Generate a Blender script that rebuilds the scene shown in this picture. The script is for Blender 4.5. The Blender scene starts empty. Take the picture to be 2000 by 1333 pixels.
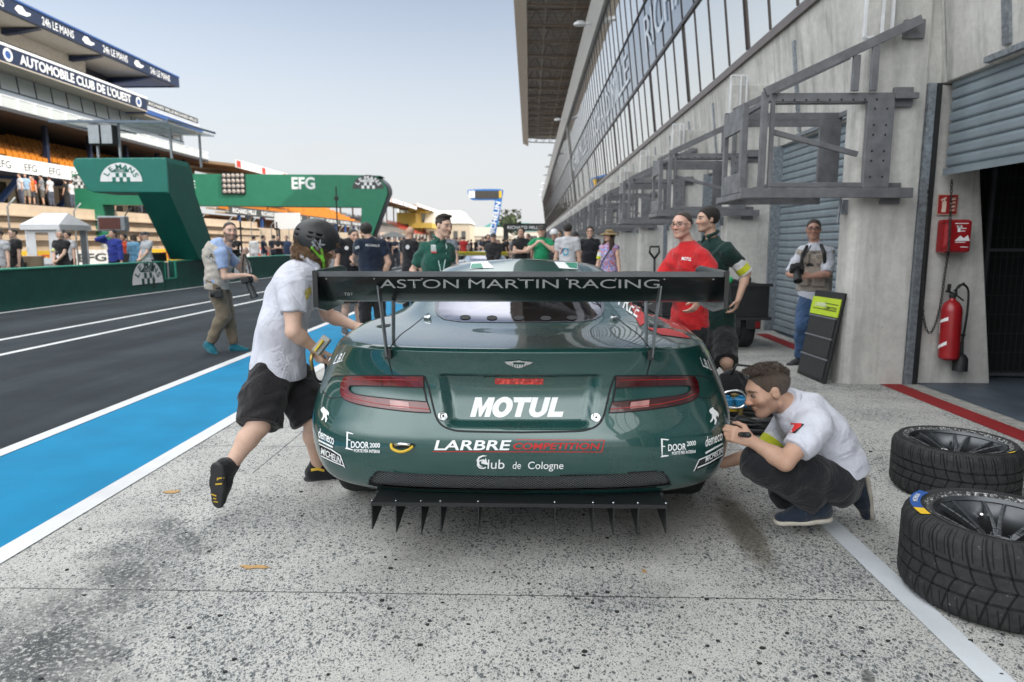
import bpy, bmesh, math, random
import numpy as np
from mathutils import Vector, Matrix, noise as mnoise
from mathutils.bvhtree import BVHTree
random.seed(7); np.random.seed(7)
R = math.radians
SC = bpy.context.scene
COL = SC.collection
# ------------------------------------------------------------------ camera
H_CAM = 1.42
YAW = math.atan(34 / 1333.33 * math.cos(R(8.154)))
PITCH = R(8.154)
cam_d = bpy.data.cameras.new('camera'); cam = bpy.data.objects.new('camera', cam_d); COL.objects.link(cam)
cam.location = (0, 0, H_CAM)
cam.rotation_euler = (R(90) - PITCH, 0, YAW)
cam_d.lens = 24; cam_d.sensor_width = 36; cam_d.clip_start = 0.05; cam_d.clip_end = 6000
cam_d.dof.use_dof = True; cam_d.dof.focus_distance = 3.25; cam_d.dof.aperture_fstop = 2.9
SC.camera = cam
SC.render.resolution_x = 1024; SC.render.resolution_y = 682
# ------------------------------------------------------------------ sky, sun, exposure
SUN_EL, SUN_AZ = R(39.5), R(112)          # azimuth clockwise from the pit straight (+Y)
world = bpy.data.worlds.new("World"); SC.world = world; world.use_nodes = True
wn = world.node_tree.nodes; wl = world.node_tree.links; wn.clear()
def wnode(t, **k):
    n = wn.new(t)
    for a, b in k.items(): setattr(n, a, b)
    return n
w_out = wnode('ShaderNodeOutputWorld'); w_bg = wnode('ShaderNodeBackground')
w_sky = wnode('ShaderNodeTexSky', sky_type='NISHITA', sun_disc=False, sun_elevation=SUN_EL, sun_rotation=SUN_AZ,
              air_density=1.0, dust_density=1.6, ozone_density=1.0, altitude=60)
w_hsv = wnode('ShaderNodeHueSaturation'); w_hsv.inputs['Saturation'].default_value = 0.60; w_hsv.inputs['Value'].default_value = 0.70
w_bg.inputs['Strength'].default_value = 0.145
w_tc = wnode('ShaderNodeTexCoord'); w_sep = wnode('ShaderNodeSeparateXYZ')
wl.new(w_tc.outputs['Generated'], w_sep.inputs[0])
w_map = wnode('ShaderNodeMapping'); w_map.inputs['Scale'].default_value = (1.6, 1.6, 7.5)
w_map.inputs['Location'].default_value = (.35, .1, .2)
wl.new(w_tc.outputs['Generated'], w_map.inputs[0])
w_no = wnode('ShaderNodeTexNoise'); w_no.inputs['Scale'].default_value = 1.5; w_no.inputs['Detail'].default_value = 7; w_no.inputs['Roughness'].default_value = .52
wl.new(w_map.outputs[0], w_no.inputs['Vector'])
w_cr = wnode('ShaderNodeValToRGB'); w_cr.color_ramp.elements[0].position = .38; w_cr.color_ramp.elements[1].position = .66
wl.new(w_no.outputs[0], w_cr.inputs[0])
w_el = wnode('ShaderNodeMapRange', interpolation_type='SMOOTHSTEP'); w_el.inputs[1].default_value = .30; w_el.inputs[2].default_value = .10
wl.new(w_sep.outputs['Z'], w_el.inputs[0])
w_mu = wnode('ShaderNodeMath', operation='MULTIPLY'); wl.new(w_cr.outputs[0], w_mu.inputs[0]); wl.new(w_el.outputs[0], w_mu.inputs[1])
w_lo = wnode('ShaderNodeMapRange', interpolation_type='SMOOTHSTEP'); w_lo.inputs[1].default_value = .36; w_lo.inputs[2].default_value = .03
w_lo.inputs[4].default_value = .93
wl.new(w_sep.outputs['Z'], w_lo.inputs[0])
w_mx = wnode('ShaderNodeMath', operation='MAXIMUM'); w_m2 = wnode('ShaderNodeMath', operation='MULTIPLY'); w_m2.inputs[1].default_value = .92
wl.new(w_mu.outputs[0], w_m2.inputs[0]); wl.new(w_m2.outputs[0], w_mx.inputs[0]); wl.new(w_lo.outputs[0], w_mx.inputs[1])
w_mix = wnode('ShaderNodeMixRGB'); w_mix.inputs[2].default_value = (3.05, 3.10, 3.14, 1)
wl.new(w_sky.outputs[0], w_hsv.inputs['Color']); wl.new(w_hsv.outputs[0], w_mix.inputs[1]); wl.new(w_mx.outputs[0], w_mix.inputs[0])
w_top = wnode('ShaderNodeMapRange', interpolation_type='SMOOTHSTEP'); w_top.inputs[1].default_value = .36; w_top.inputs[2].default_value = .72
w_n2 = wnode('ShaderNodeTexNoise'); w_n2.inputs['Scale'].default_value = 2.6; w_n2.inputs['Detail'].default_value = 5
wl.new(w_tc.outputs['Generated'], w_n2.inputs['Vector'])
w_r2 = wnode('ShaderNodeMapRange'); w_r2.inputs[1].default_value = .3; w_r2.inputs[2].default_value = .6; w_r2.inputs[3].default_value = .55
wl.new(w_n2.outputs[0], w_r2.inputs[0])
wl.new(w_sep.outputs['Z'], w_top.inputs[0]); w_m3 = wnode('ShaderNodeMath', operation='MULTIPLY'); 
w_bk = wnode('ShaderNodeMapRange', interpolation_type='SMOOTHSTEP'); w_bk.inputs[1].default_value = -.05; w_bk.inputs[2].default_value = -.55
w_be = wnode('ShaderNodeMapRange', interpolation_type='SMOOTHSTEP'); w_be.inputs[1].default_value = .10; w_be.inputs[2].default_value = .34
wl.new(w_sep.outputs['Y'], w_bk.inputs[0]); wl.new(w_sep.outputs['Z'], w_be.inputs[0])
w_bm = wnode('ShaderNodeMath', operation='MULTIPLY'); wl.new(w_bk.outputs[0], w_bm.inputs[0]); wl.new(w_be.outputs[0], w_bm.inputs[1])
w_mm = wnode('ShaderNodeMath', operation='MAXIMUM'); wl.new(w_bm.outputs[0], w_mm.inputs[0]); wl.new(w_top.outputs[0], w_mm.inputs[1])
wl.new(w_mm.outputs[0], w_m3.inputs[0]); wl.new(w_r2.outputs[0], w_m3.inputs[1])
w_mixb = wnode('ShaderNodeMixRGB'); w_mixb.inputs[2].default_value = (13.8, 14.1, 14.2, 1)      # unseen bright cloud overhead and behind the camera, added to light the shade
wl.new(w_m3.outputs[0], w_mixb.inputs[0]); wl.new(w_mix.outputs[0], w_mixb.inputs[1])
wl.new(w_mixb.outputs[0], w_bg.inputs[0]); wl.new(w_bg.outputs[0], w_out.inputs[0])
sun_d = bpy.data.lights.new('sun', 'SUN'); sun = bpy.data.objects.new('sun', sun_d); COL.objects.link(sun)
sun_d.energy = 2.6; sun_d.angle = R(0.53); sun_d.color = (1.0, .90, .76)
SUN_DIR = Vector((math.cos(SUN_EL) * math.sin(SUN_AZ), math.cos(SUN_EL) * math.cos(SUN_AZ), math.sin(SUN_EL)))
sun.rotation_euler = SUN_DIR.to_track_quat('Z', 'Y').to_euler(); sun.location = (20, -20, 40)
SC.view_settings.view_transform = 'Standard'; SC.view_settings.look = 'None'
SC.view_settings.gamma = 1; SC.view_settings.exposure = 0.87
# ------------------------------------------------------------------ pixel -> world helpers (2000 x 1333 photograph)
CM = Matrix.Rotation(YAW, 3, 'Z') @ Matrix.Rotation(R(90) - PITCH, 3, 'X')
CP = Vector((0, 0, H_CAM))
def ray(px, py): return (CM @ Vector(((px - 1000) / 1333.33, -(py - 666.5) / 1333.33, -1))).normalized()
def atY(px, py, Y):
    d = ray(px, py); return CP + d * (Y / d.y)
def atX(px, py, X):
    d = ray(px, py); return CP + d * (X / d.x)
def atZ(px, py, Z=0):
    d = ray(px, py); return CP + d * ((Z - H_CAM) / d.z)
def proj(p):
    q = CM.transposed() @ (Vector(p) - CP); return (1000 - q.x / q.z * 1333.33, 666.5 + q.y / q.z * 1333.33, -q.z)
# ------------------------------------------------------------------ material helpers
MATS = {}
class NT:
    def __init__(s, name):
        s.m = bpy.data.materials.new(name); s.m.use_nodes = True
        s.n = s.m.node_tree.nodes; s.l = s.m.node_tree.links
        s.b = s.n['Principled BSDF']; s._tc = None
    def node(s, t, ins=None, **k):
        n = s.n.new(t)
        for a, b in k.items(): setattr(n, a, b)
        for a, b in (ins or {}).items():
            if hasattr(b, 'is_linked'): s.l.new(b, n.inputs[a])
            else: n.inputs[a].default_value = b
        return n
    def co(s, kind='Object'):
        if not s._tc: s._tc = s.n.new('ShaderNodeTexCoord')
        return s._tc.outputs[kind]
    def pos(s): return s.node('ShaderNodeNewGeometry').outputs['Position']
    def noise(s, scale, vec=None, detail=4, rough=.55, dist=0):
        return s.node('ShaderNodeTexNoise', {'Vector': vec or s.co(), 'Scale': scale, 'Detail': detail, 'Roughness': rough, 'Distortion': dist}).outputs['Fac']
    def ramp(s, fac, stops):
        n = s.node('ShaderNodeValToRGB', {0: fac}); e = n.color_ramp.elements
        while len(e) < len(stops): e.new(.5)
        for el, (p, c) in zip(e, stops):
            el.position = p; el.color = (c, c, c, 1) if not hasattr(c, '__len__') else (*c, 1)
        return n.outputs[0]
    def mix(s, fac, a, b, mode='MIX'):
        c4 = lambda v: v if hasattr(v, 'is_linked') else (*v, 1)
        return s.node('ShaderNodeMixRGB', {0: fac, 1: c4(a), 2: c4(b)}, blend_type=mode).outputs[0]
    def math(s, op, a, b=0, c=None, clamp=False):
        d = {0: a, 1: b}
        if c is not None: d[2] = c
        return s.node('ShaderNodeMath', d, operation=op, use_clamp=clamp).outputs[0]
    def mapr(s, v, a, b, c=0, d=1, smooth=True):
        return s.node('ShaderNodeMapRange', {0: v, 1: a, 2: b, 3: c, 4: d}, interpolation_type='SMOOTHSTEP' if smooth else 'LINEAR').outputs[0]
    def sep(s, v): return s.node('ShaderNodeSeparateXYZ', {0: v}).outputs
    def mapping(s, v, scale=(1, 1, 1), rot=(0, 0, 0), loc=(0, 0, 0)):
        return s.node('ShaderNodeMapping', {'Vector': v, 'Scale': scale, 'Rotation': rot, 'Location': loc}).outputs[0]
    def bump(s, h, strength=.3, dist=.01, base=None):
        d = {'Height': h, 'Strength': strength, 'Distance': dist}
        if base is not None: d['Normal'] = base
        o = s.node('ShaderNodeBump', d).outputs[0]; s.l.new(o, s.b.inputs['Normal']); return o
    def set(s, **k):
        nm = {'color': 'Base Color', 'rough': 'Roughness', 'metal': 'Metallic', 'spec': 'Specular IOR Level', 'coat': 'Coat Weight',
              'coatr': 'Coat Roughness', 'sheen': 'Sheen Weight', 'trans': 'Transmission Weight', 'ior': 'IOR', 'alpha': 'Alpha',
              'emis': 'Emission Color', 'emstr': 'Emission Strength', 'sub': 'Subsurface Weight'}
        for a, v in k.items():
            i = s.b.inputs[nm[a]]
            if hasattr(v, 'is_linked'): s.l.new(v, i)
            elif hasattr(v, '__len__'): i.default_value = (*v[:3], 1)
            else: i.default_value = v
        return s
def mat(name, color, rough=.6, metal=0, spec=.5, var=.12, vs=6, bump=0, bs=60, coat=0, sheen=0, rvar=0):
    """plain material with mottled tone, optional grain bump"""
    key = (name, tuple(color), rough)
    if key in MATS: return MATS[key]
    t = NT(name); c = Vector(color)
    f = t.noise(vs, detail=5)
    t.set(color=t.ramp(f, [(.3, c * (1 - var)), (.7, c * (1 + var))]), rough=rough, metal=metal, spec=spec, coat=coat, sheen=sheen)
    if rvar: t.set(rough=t.mapr(t.noise(vs * 2.3), .3, .7, rough - rvar, rough + rvar))
    if bump: t.bump(t.noise(bs, detail=3), bump, .01)
    MATS[key] = t.m; return t.m
def cloth(color, name='cloth', var=.10, weave=900):
    key = (name, tuple(color))
    if key in MATS: return MATS[key]
    t = NT(name); c = Vector(color)
    f = t.noise(14, detail=5)
    t.set(color=t.ramp(f, [(.3, c * (1 - var)), (.7, c * (1 + var))]), rough=.85, spec=.25, sheen=.15)
    a = t.noise(8.5, detail=5, dist=1.9); b = t.noise(weave, detail=1)
    t.bump(t.math('ADD', a, t.math('MULTIPLY', b, .05)), .62, .035)
    MATS[key] = t.m; return t.m
# ------------------------------------------------------------------ mesh helpers
class MB:
    """collects shapes and links them as ONE mesh object"""
    def __init__(s): s.v = []; s.f = []; s.mi = []; s.cur = 0
    def add(s, vs, fs):
        o = len(s.v); s.v += [tuple(v) for v in vs]; s.f += [tuple(i + o for i in f) for f in fs]; s.mi += [s.cur] * len(fs); return s
    def box(s, a, b, M=None):
        (x0, y0, z0), (x1, y1, z1) = a, b
        vs = [(x0, y0, z0), (x1, y0, z0), (x1, y1, z0), (x0, y1, z0), (x0, y0, z1), (x1, y0, z1), (x1, y1, z1), (x0, y1, z1)]
        if M: vs = [M @ Vector(v) for v in vs]
        return s.add(vs, [(0, 3, 2, 1), (4, 5, 6, 7), (0, 1, 5, 4), (1, 2, 6, 5), (2, 3, 7, 6), (3, 0, 4, 7)])
    def bar(s, p, q, w, h=None, up=(0, 0, 1)):
        """rectangular bar from p to q, w across, h along up"""
        p, q = Vector(p), Vector(q); h = h or w; d = (q - p).normalized(); u = Vector(up)
        if abs(d.dot(u)) > .98: u = Vector((0, 1, 0)) if abs(d.y) < .9 else Vector((1, 0, 0))
        r = d.cross(u).normalized(); u = r.cross(d)
        vs = [c + r * (sx * w / 2) + u * (sy * h / 2) for c in (p, q) for sx, sy in ((-1, -1), (1, -1), (1, 1), (-1, 1))]
        return s.add(vs, [(3, 2, 1, 0), (4, 5, 6, 7), (0, 1, 5, 4), (1, 2, 6, 5), (2, 3, 7, 6), (3, 0, 4, 7)])
    def tube(s, pts, r, n=10, closed=False, cap=True):
        pts = [Vector(p) for p in pts]; rs = r if hasattr(r, '__len__') else [r] * len(pts); m = len(pts); rings = []
        prev = None
        for i, p in enumerate(pts):
            a = pts[i - 1] if (i or closed) else p; b = pts[(i + 1) % m] if (i < m - 1 or closed) else p
            d = (b - a).normalized()
            if prev is None:
                u = d.orthogonal().normalized()
            else:
                u = (prev - d * prev.dot(d)).normalized()
            prev = u; w = d.cross(u)
            rings.append([p + (u * math.cos(t) + w * math.sin(t)) * rs[i] for t in [2 * math.pi * k / n for k in range(n)]])
        vs = [v for r_ in rings for v in r_]; fs = []
        for i in range(m if closed else m - 1):
            j = (i + 1) % m
            for k in range(n): fs.append((i * n + k, i * n + (k + 1) % n, j * n + (k + 1) % n, j * n + k))
        if cap and not closed: fs.append(tuple(range(n - 1, -1, -1))); fs.append(tuple((m - 1) * n + k for k in range(n)))
        return s.add(vs, fs)
    def lathe(s, prof, M=None, n=32, closed=False):
        """profile of (radius, height) about local Z"""
        vs = []; m = len(prof); fs = []
        for r_, z in prof:
            for k in range(n):
                a = 2 * math.pi * k / n; v = Vector((r_ * math.cos(a), r_ * math.sin(a), z)); vs.append(M @ v if M else v)
        for i in range(m if closed else m - 1):
            j = (i + 1) % m
            for k in range(n): fs.append((i * n + k, i * n + (k + 1) % n, j * n + (k + 1) % n, j * n + k))
        return s.add(vs, fs)
    def prism(s, poly, d):
        """planar polygon (3D points) extruded by vector d"""
        p = [Vector(q) for q in poly]; n = len(p); d = Vector(d)
        nrm = sum(((p[i] - p[0]).cross(p[(i + 1) % n] - p[0]) for i in range(1, n - 1)), Vector())
        if nrm.dot(d) > 0: p = p[::-1]
        vs = p + [q + d for q in p]
        return s.add(vs, [tuple(range(n)), tuple(range(2 * n - 1, n - 1, -1))] + [(i, i + n, (i + 1) % n + n, (i + 1) % n)[::1] for i in range(n)])
    def build(s, name, m, parent=None, smooth=False, bevel=0, autosmooth=None):
        me = bpy.data.meshes.new(name); me.from_pydata(s.v, [], s.f); 
        ms = m if isinstance(m, (list, tuple)) else [m]
        for q in ms: me.materials.append(q)
        if len(ms) > 1: me.polygons.foreach_set('material_index', s.mi)
        bm = bmesh.new(); bm.from_mesh(me); bmesh.ops.recalc_face_normals(bm, faces=bm.faces); bm.to_mesh(me); bm.free()
        o = bpy.data.objects.new(name, me); COL.objects.link(o)
        if parent: o.parent = parent
        if smooth: me.polygons.foreach_set('use_smooth', [True] * len(me.polygons))
        if bevel:
            bv = o.modifiers.new('bevel', 'BEVEL'); bv.width = bevel; bv.segments = 2; bv.limit_method = 'ANGLE'
        if autosmooth: me.set_sharp_from_angle(angle=R(autosmooth))
        return o
def tag(o, label=None, cat=None, group=None, kind=None):
    if label: o['label'] = label
    if cat: o['category'] = cat
    if group: o['group'] = group
    if kind: o['kind'] = kind
    return o
def empty(name, loc=(0, 0, 0), rz=0):
    o = bpy.data.objects.new(name, None); COL.objects.link(o); o.location = loc; o.rotation_euler = (0, 0, rz); o.empty_display_size = .2
    return o
def thing(name, label, cat, loc=(0, 0, 0), rz=0, group=None): return tag(empty(name, loc, rz), label, cat, group)
def copy_tree(o, parent=None):
    c = o.copy(); COL.objects.link(c); c.parent = parent
    for ch in [x for x in bpy.data.objects if x.parent == o]: copy_tree(ch, c)
    return c
def local(parent, o):
    """parent an object built in world coordinates, keeping it in place (parent: location + z rotation)"""
    M = Matrix.Translation(parent.location) @ Matrix.Rotation(parent.rotation_euler.z, 4, 'Z')
    o.data.transform(M.inverted()); o.parent = parent; return o
def raw_mesh(name, v, f, m, parent=None, smooth=True):
    me = bpy.data.meshes.new(name)
    v = np.asarray(v, np.float32); f = np.asarray(f, np.int32)
    me.vertices.add(len(v)); me.vertices.foreach_set('co', v.ravel())
    me.loops.add(f.size); me.loops.foreach_set('vertex_index', f.ravel())
    me.polygons.add(len(f)); me.polygons.foreach_set('loop_start', np.arange(0, f.size, f.shape[1], dtype=np.int32))
    me.update(calc_edges=True)
    if smooth: me.polygons.foreach_set('use_smooth', np.ones(len(f), bool))
    for q in (m if isinstance(m, (list, tuple)) else [m]): me.materials.append(q)
    o = bpy.data.objects.new(name, me); COL.objects.link(o)
    if parent: o.parent = parent
    return o
def text_geo(txt, bold=0, spacing=1.0):
    """vertices (normalised: cap height 1, width w) and triangles of a text set in the built-in font"""
    cu = bpy.data.curves.new('t', 'FONT'); cu.body = txt; cu.offset = bold; cu.space_character = spacing; cu.fill_mode = 'FRONT'; cu.resolution_u = 5
    o = bpy.data.objects.new('t', cu); COL.objects.link(o)
    dg = bpy.context.evaluated_depsgraph_get(); dg.update()
    me = o.evaluated_get(dg).to_mesh()
    bm = bmesh.new(); bm.from_mesh(me); bmesh.ops.remove_doubles(bm, verts=bm.verts, dist=1e-5); bmesh.ops.triangulate(bm, faces=bm.faces)
    vs = [(v.co.x, v.co.y) for v in bm.verts]; bm.verts.index_update(); fs = [tuple(v.index for v in f.verts) for f in bm.faces]; bm.free()
    o.to_mesh_clear() if False else None
    bpy.data.objects.remove(o); bpy.data.curves.remove(cu)
    if not vs: return [], [], 1
    x0 = min(v[0] for v in vs); x1 = max(v[0] for v in vs)
    cap = .73
    return [((x - x0) / cap, y / cap) for x, y in vs], fs, (x1 - x0) / cap
def flat_text(mb, txt, o, ux, uy, height, width=None, bold=0.0, shear=0, off=None, align='l'):
    """adds text lying in the plane o + a*ux + b*uy to an MB (thin sheet)"""
    vs, fs, w = text_geo(txt, bold); o = Vector(o); ux = Vector(ux).normalized(); uy = Vector(uy).normalized()
    sx = (width / w) if width else height
    dx = -w * sx / 2 if align == 'c' else 0
    if off: o = o + Vector(off)
    mb.add([o + ux * (x * sx + dx + shear * y * height) + uy * (y * height) for x, y in vs], fs); return w * sx
# ================================================================== setting: ground, lane, pit building
def concrete_ground():
    t = NT('exposed aggregate concrete'); p = t.co()
    base = t.ramp(t.noise(3.0, p, 6, .6), [(.25, (.40, .392, .368)), (.75, (.525, .515, .487))])
    fine = t.ramp(t.noise(90, p, 4, .7), [(.3, .80), (.7, 1.12)])
    base = t.mix(1, base, fine, 'MULTIPLY')
    warp = t.node('ShaderNodeVectorMath', {0: p, 1: t.node('ShaderNodeVectorMath', {0: t.node('ShaderNodeTexNoise', {'Vector': p, 'Scale': 55, 'Detail': 2}).outputs['Color'], 3: .018}, operation='SCALE').outputs[0]}, operation='ADD').outputs[0]
    dens = t.noise(1.1, p, 4, .6)
    out = base; msum = None
    for sc, thr, rmax, dk in ((44, .78, .36, .035), (72, .62, .42, .045), (120, .46, .46, .06), (210, .40, .48, .10), (340, .45, .5, .16)):
        mp = t.mapping(warp, (1, .72, 1), (0, 0, .4 * sc), (sc * .013, sc * .007, 0))
        v = t.node('ShaderNodeTexVoronoi', {'Vector': mp, 'Scale': sc, 'Randomness': 1}, feature='F1', voronoi_dimensions='2D')
        cr = t.sep(v.outputs['Color'])
        rad = t.mapr(t.math('ADD', cr[0], t.math('MULTIPLY', t.math('SUBTRACT', dens, .5), .9)), thr, 1.0, 0, rmax, False)
        m = t.math('GREATER_THAN', t.math('SUBTRACT', rad, v.outputs['Distance']), 0.0)
        chip = t.mix(cr[1], (dk * .8, dk * .92, dk), (dk * 1.9, dk * 2, dk * 2.05))
        out = t.mix(m, out, chip)
    # grime: dirty tyre tracks (left foreground) and an oily patch (right)
    def blob(cx, cy, rx, ry, ang, soft=.5, wob=.5, sc=5):
        q = t.mapping(p, (1, 1, 1), (0, 0, 0), (-cx, -cy, 0))
        q = t.mapping(q, (1 / rx, 1 / ry, 0), (0, 0, 0)) if not ang else t.node('ShaderNodeMapping', {'Vector': t.node('ShaderNodeMapping', {'Vector': q, 'Rotation': (0, 0, ang)}).outputs[0], 'Scale': (1 / rx, 1 / ry, 0)}).outputs[0]
        d = t.node('ShaderNodeVectorMath', {0: q}, operation='LENGTH').outputs['Value']
        n = t.noise(sc, p, 7, .65)
        return t.mapr(t.math('ADD', d, t.math('MULTIPLY', t.math('SUBTRACT', n, .5), wob * 4)), 1.0, 1.0 - soft, 0, 1)
    g = t.noise(48, p, 6, .75)
    for (px, py, rx, ry, a, k) in ((90, 1280, .34, .62, .75, .95), (230, 1130, .16, .5, .8, .8), (360, 1050, .10, .42, .85, .75), (300, 1080, .3, .8, .6, .5), (20, 1330, .3, .5, .7, .8),
                                   (640, 1010, .22, .4, .3, .3), (820, 1120, .5, .35, .2, .3), (1180, 1160, .5, .25, 0, .2), (60, 1180, .3, .5, .6, .3)):
        w = atZ(px, py); m = t.math('MULTIPLY', blob(w.x, w.y, rx, ry, -a, .9, .5), t.math('MULTIPLY', t.mapr(g, .40, .52), k))
        out = t.mix(m, out, (.045, .05, .053))
    a, b = atZ(1405, 955), atZ(1520, 1140); c = (a + b) / 2; ang = math.atan2(b.y - a.y, b.x - a.x)
    m = t.math('MULTIPLY', blob(c.x, c.y, (b - a).length * .52, .115, -ang, .55, .22, 7), t.mapr(g, .2, .6, .35, .85)); out = t.mix(m, out, (.075, .062, .040))
    a, b = atZ(1200, 990), atZ(1480, 1040); c = (a + b) / 2
    m = t.math('MULTIPLY', blob(c.x, c.y, .55, .42, 0, .8, .4, 4), .42); out = t.mix(m, out, (.12, .105, .085))
    w = atZ(1700, 1330); m = t.math('MULTIPLY', blob(w.x, w.y, .03, .1, .1, .5, .6, 20), .7); out = t.mix(m, out, (.03, .03, .03))
    # joints between the slabs
    s = t.sep(p); wob = t.math('MULTIPLY', t.math('SUBTRACT', t.noise(30, p, 3), .5), .010)
    jy = atZ(1000, 1163).y; sl = (atZ(1560, 1165.3).y - atZ(200, 1146).y) / (atZ(1560, 1165.3).x - atZ(200, 1146).x)
    j = t.math('ABSOLUTE', t.math('ADD', t.math('SUBTRACT', s[1], t.math('ADD', jy, t.math('MULTIPLY', s[0], sl))), wob))
    jm = t.math('LESS_THAN', j, .0038)
    for k in range(1, 9):
        j2 = t.math('ABSOLUTE', t.math('ADD', t.math('SUBTRACT', s[1], jy + 2.02 * k), wob)); jm = t.math('MAXIMUM', jm, t.math('LESS_THAN', j2, .004))
    j3 = t.math('MULTIPLY', t.math('LESS_THAN', t.math('ABSOLUTE', t.math('ADD', t.math('SUBTRACT', s[0], -1.72), wob)), .004), t.math('GREATER_THAN', s[1], 4.05))
    jm = t.math('MAXIMUM', jm, j3)
    out = t.mix(t.math('MULTIPLY', jm, .85), out, (.02, .022, .024))
    t.set(color=out, rough=t.mapr(dens, .3, .7, .62, .85), spec=.35)
    t.bump(t.math('ADD', t.noise(120, p, 5, .7), t.math('MULTIPLY', jm, -3)), .35, .006); return t.m
def asphalt_mat(name='asphalt', c=.038):
    t = NT(name); p = t.co()
    a = t.ramp(t.noise(.9, p, 7, .62), [(.3, (c * .66, c * .82, c * .96)), (.7, (c * 1.1, c * 1.32, c * 1.5))])
    st = t.noise(1, t.mapping(p, (1.2, .06, 1)), 5, .6); a = t.mix(1, a, t.ramp(st, [(.3, .62), (.7, 1.35)]), 'MULTIPLY')
    f = t.noise(170, p, 3, .7); a = t.mix(1, a, t.ramp(f, [(.3, .6), (.55, 1.0), (.8, 1.7)]), 'MULTIPLY')
    t.set(color=a, rough=.9, spec=.12); t.bump(f, .5, .008); return t.m
def paint_mat(name, c, wear=.25, dirt=(.25, .25, .24), coarse=9):
    t = NT(name); p = t.co(); c = Vector(c)
    n = t.noise(coarse, t.mapping(p, (1, .35, 1)), 8, .7); col = t.ramp(t.noise(2.2, p, 5), [(.3, c * .86), (.7, c * 1.08)])
    col = t.mix(t.mapr(n, .60, .78, 0, wear), col, dirt)
    sp = t.noise(130, p, 3, .7); col = t.mix(t.mapr(sp, .66, .74, 0, wear * 1.6), col, dirt)
    t.set(color=col, rough=.7, spec=.18); t.bump(t.noise(150, p, 4, .7), .3, .005); return t.m
M_ASPH = asphalt_mat(); M_CONC = concrete_ground()
M_LINE = paint_mat('white road paint', (.58, .59, .60), .6, (.30, .31, .31))
M_BLUE = paint_mat('blue lane paint', (.002, .185, .36), .5, (.006, .11, .22), 4)
M_RED = paint_mat('red floor paint', (.24, .022, .024), .3, (.25, .2, .18))
M_LINE2 = paint_mat('worn white floor paint', (.50, .53, .56), .75, (.30, .31, .31), 5)
def sheet(name, x0, x1, y0, y1, z, m, kind='structure', nx=1, ny=1):
    mb = MB()
    for i in range(nx):
        for j in range(ny):
            xa, xb = x0 + (x1 - x0) * i / nx, x0 + (x1 - x0) * (i + 1) / nx; ya, yb = y0 + (y1 - y0) * j / ny, y0 + (y1 - y0) * (j + 1) / ny
            mb.add([(xa, ya, z), (xb, ya, z), (xb, yb, z), (xa, yb, z)], [(0, 1, 2, 3)])
    return tag(mb.build(name, m), kind=kind)
def far_ground():
    t = NT('far ground'); p = t.co(); s = t.sep(p)
    grass = t.ramp(t.noise(.4, p, 6), [(.3, (.05, .075, .025)), (.7, (.10, .11, .045))])
    sand = t.ramp(t.noise(.3, p, 6), [(.3, (.24, .22, .18)), (.7, (.34, .31, .26))])
    t.set(color=t.mix(t.mapr(t.noise(.012, p, 3), .45, .55), grass, sand), rough=.95, spec=.2); return t.m
sheet('ground', -2600, 2600, -60, 3000, -.012, far_ground())
sheet('pit_lane_road', -10.92, -3.6, -12, 175, 0.0, M_ASPH)
sheet('race_track', -27.5, -11.0, -12, 420, -.004, asphalt_mat('track asphalt', .05))
sheet('pit_exit_road', -10.92, 1.5, 175, 420, -.002, asphalt_mat('exit asphalt', .07))
sheet('pit_apron', -2.42, 5.2, -12, 175, 0.0, M_CONC)
sheet('blue_lane', -3.60, -2.42, -12, 172, .001, M_BLUE)
sheet('lane_line', -3.665, -3.545, -12, 172, .005, M_LINE)
sheet('lane_line', -2.478, -2.355, -12, 172, .005, M_LINE)
sheet('lane_line', -6.83, -6.72, -12, 172, .004, M_LINE)
sheet('lane_line', -7.88, -7.77, -12, 172, .004, M_LINE)
sheet('lane_line', -10.90, -10.76, -12, 172, .004, M_LINE)
sheet('pit_box_line', 1.485, 1.592, -6, 9, .004, M_LINE2)
for k in range(-2, 34):
    y0 = 7.05 + 4.4 * k if k else 6.75
    sheet('garage_stripe', 3.565, 3.775, y0 + (.15 if k != -1 else -.2), y0 + 4.4 - .35 + (.45 if k == -1 else 0), .004, M_RED)
M_ORANGE = paint_mat('faded orange paint', (.42, .26, .11), .9, (.42, .41, .39), 30)
for px, py, sx, sy, sd in ((336, 962, .055, .035, 1), (497, 1109, .075, .022, 2), (1258, 1117, .012, .02, 3), (1688, 945, .05, .012, 4), (1640, 985, .03, .015, 5)):
    w = atZ(px, py); rr = random.Random(sd); mb = MB()
    pts = [(w.x + math.cos(a) * sx * rr.uniform(.55, 1.1), w.y + math.sin(a) * sy * rr.uniform(.5, 1.15), .004) for a in [k * 2 * math.pi / 18 for k in range(18)]]
    mb.add(pts, [tuple(range(18))]); tag(mb.build('paint_mark', M_ORANGE), kind='structure')
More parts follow.
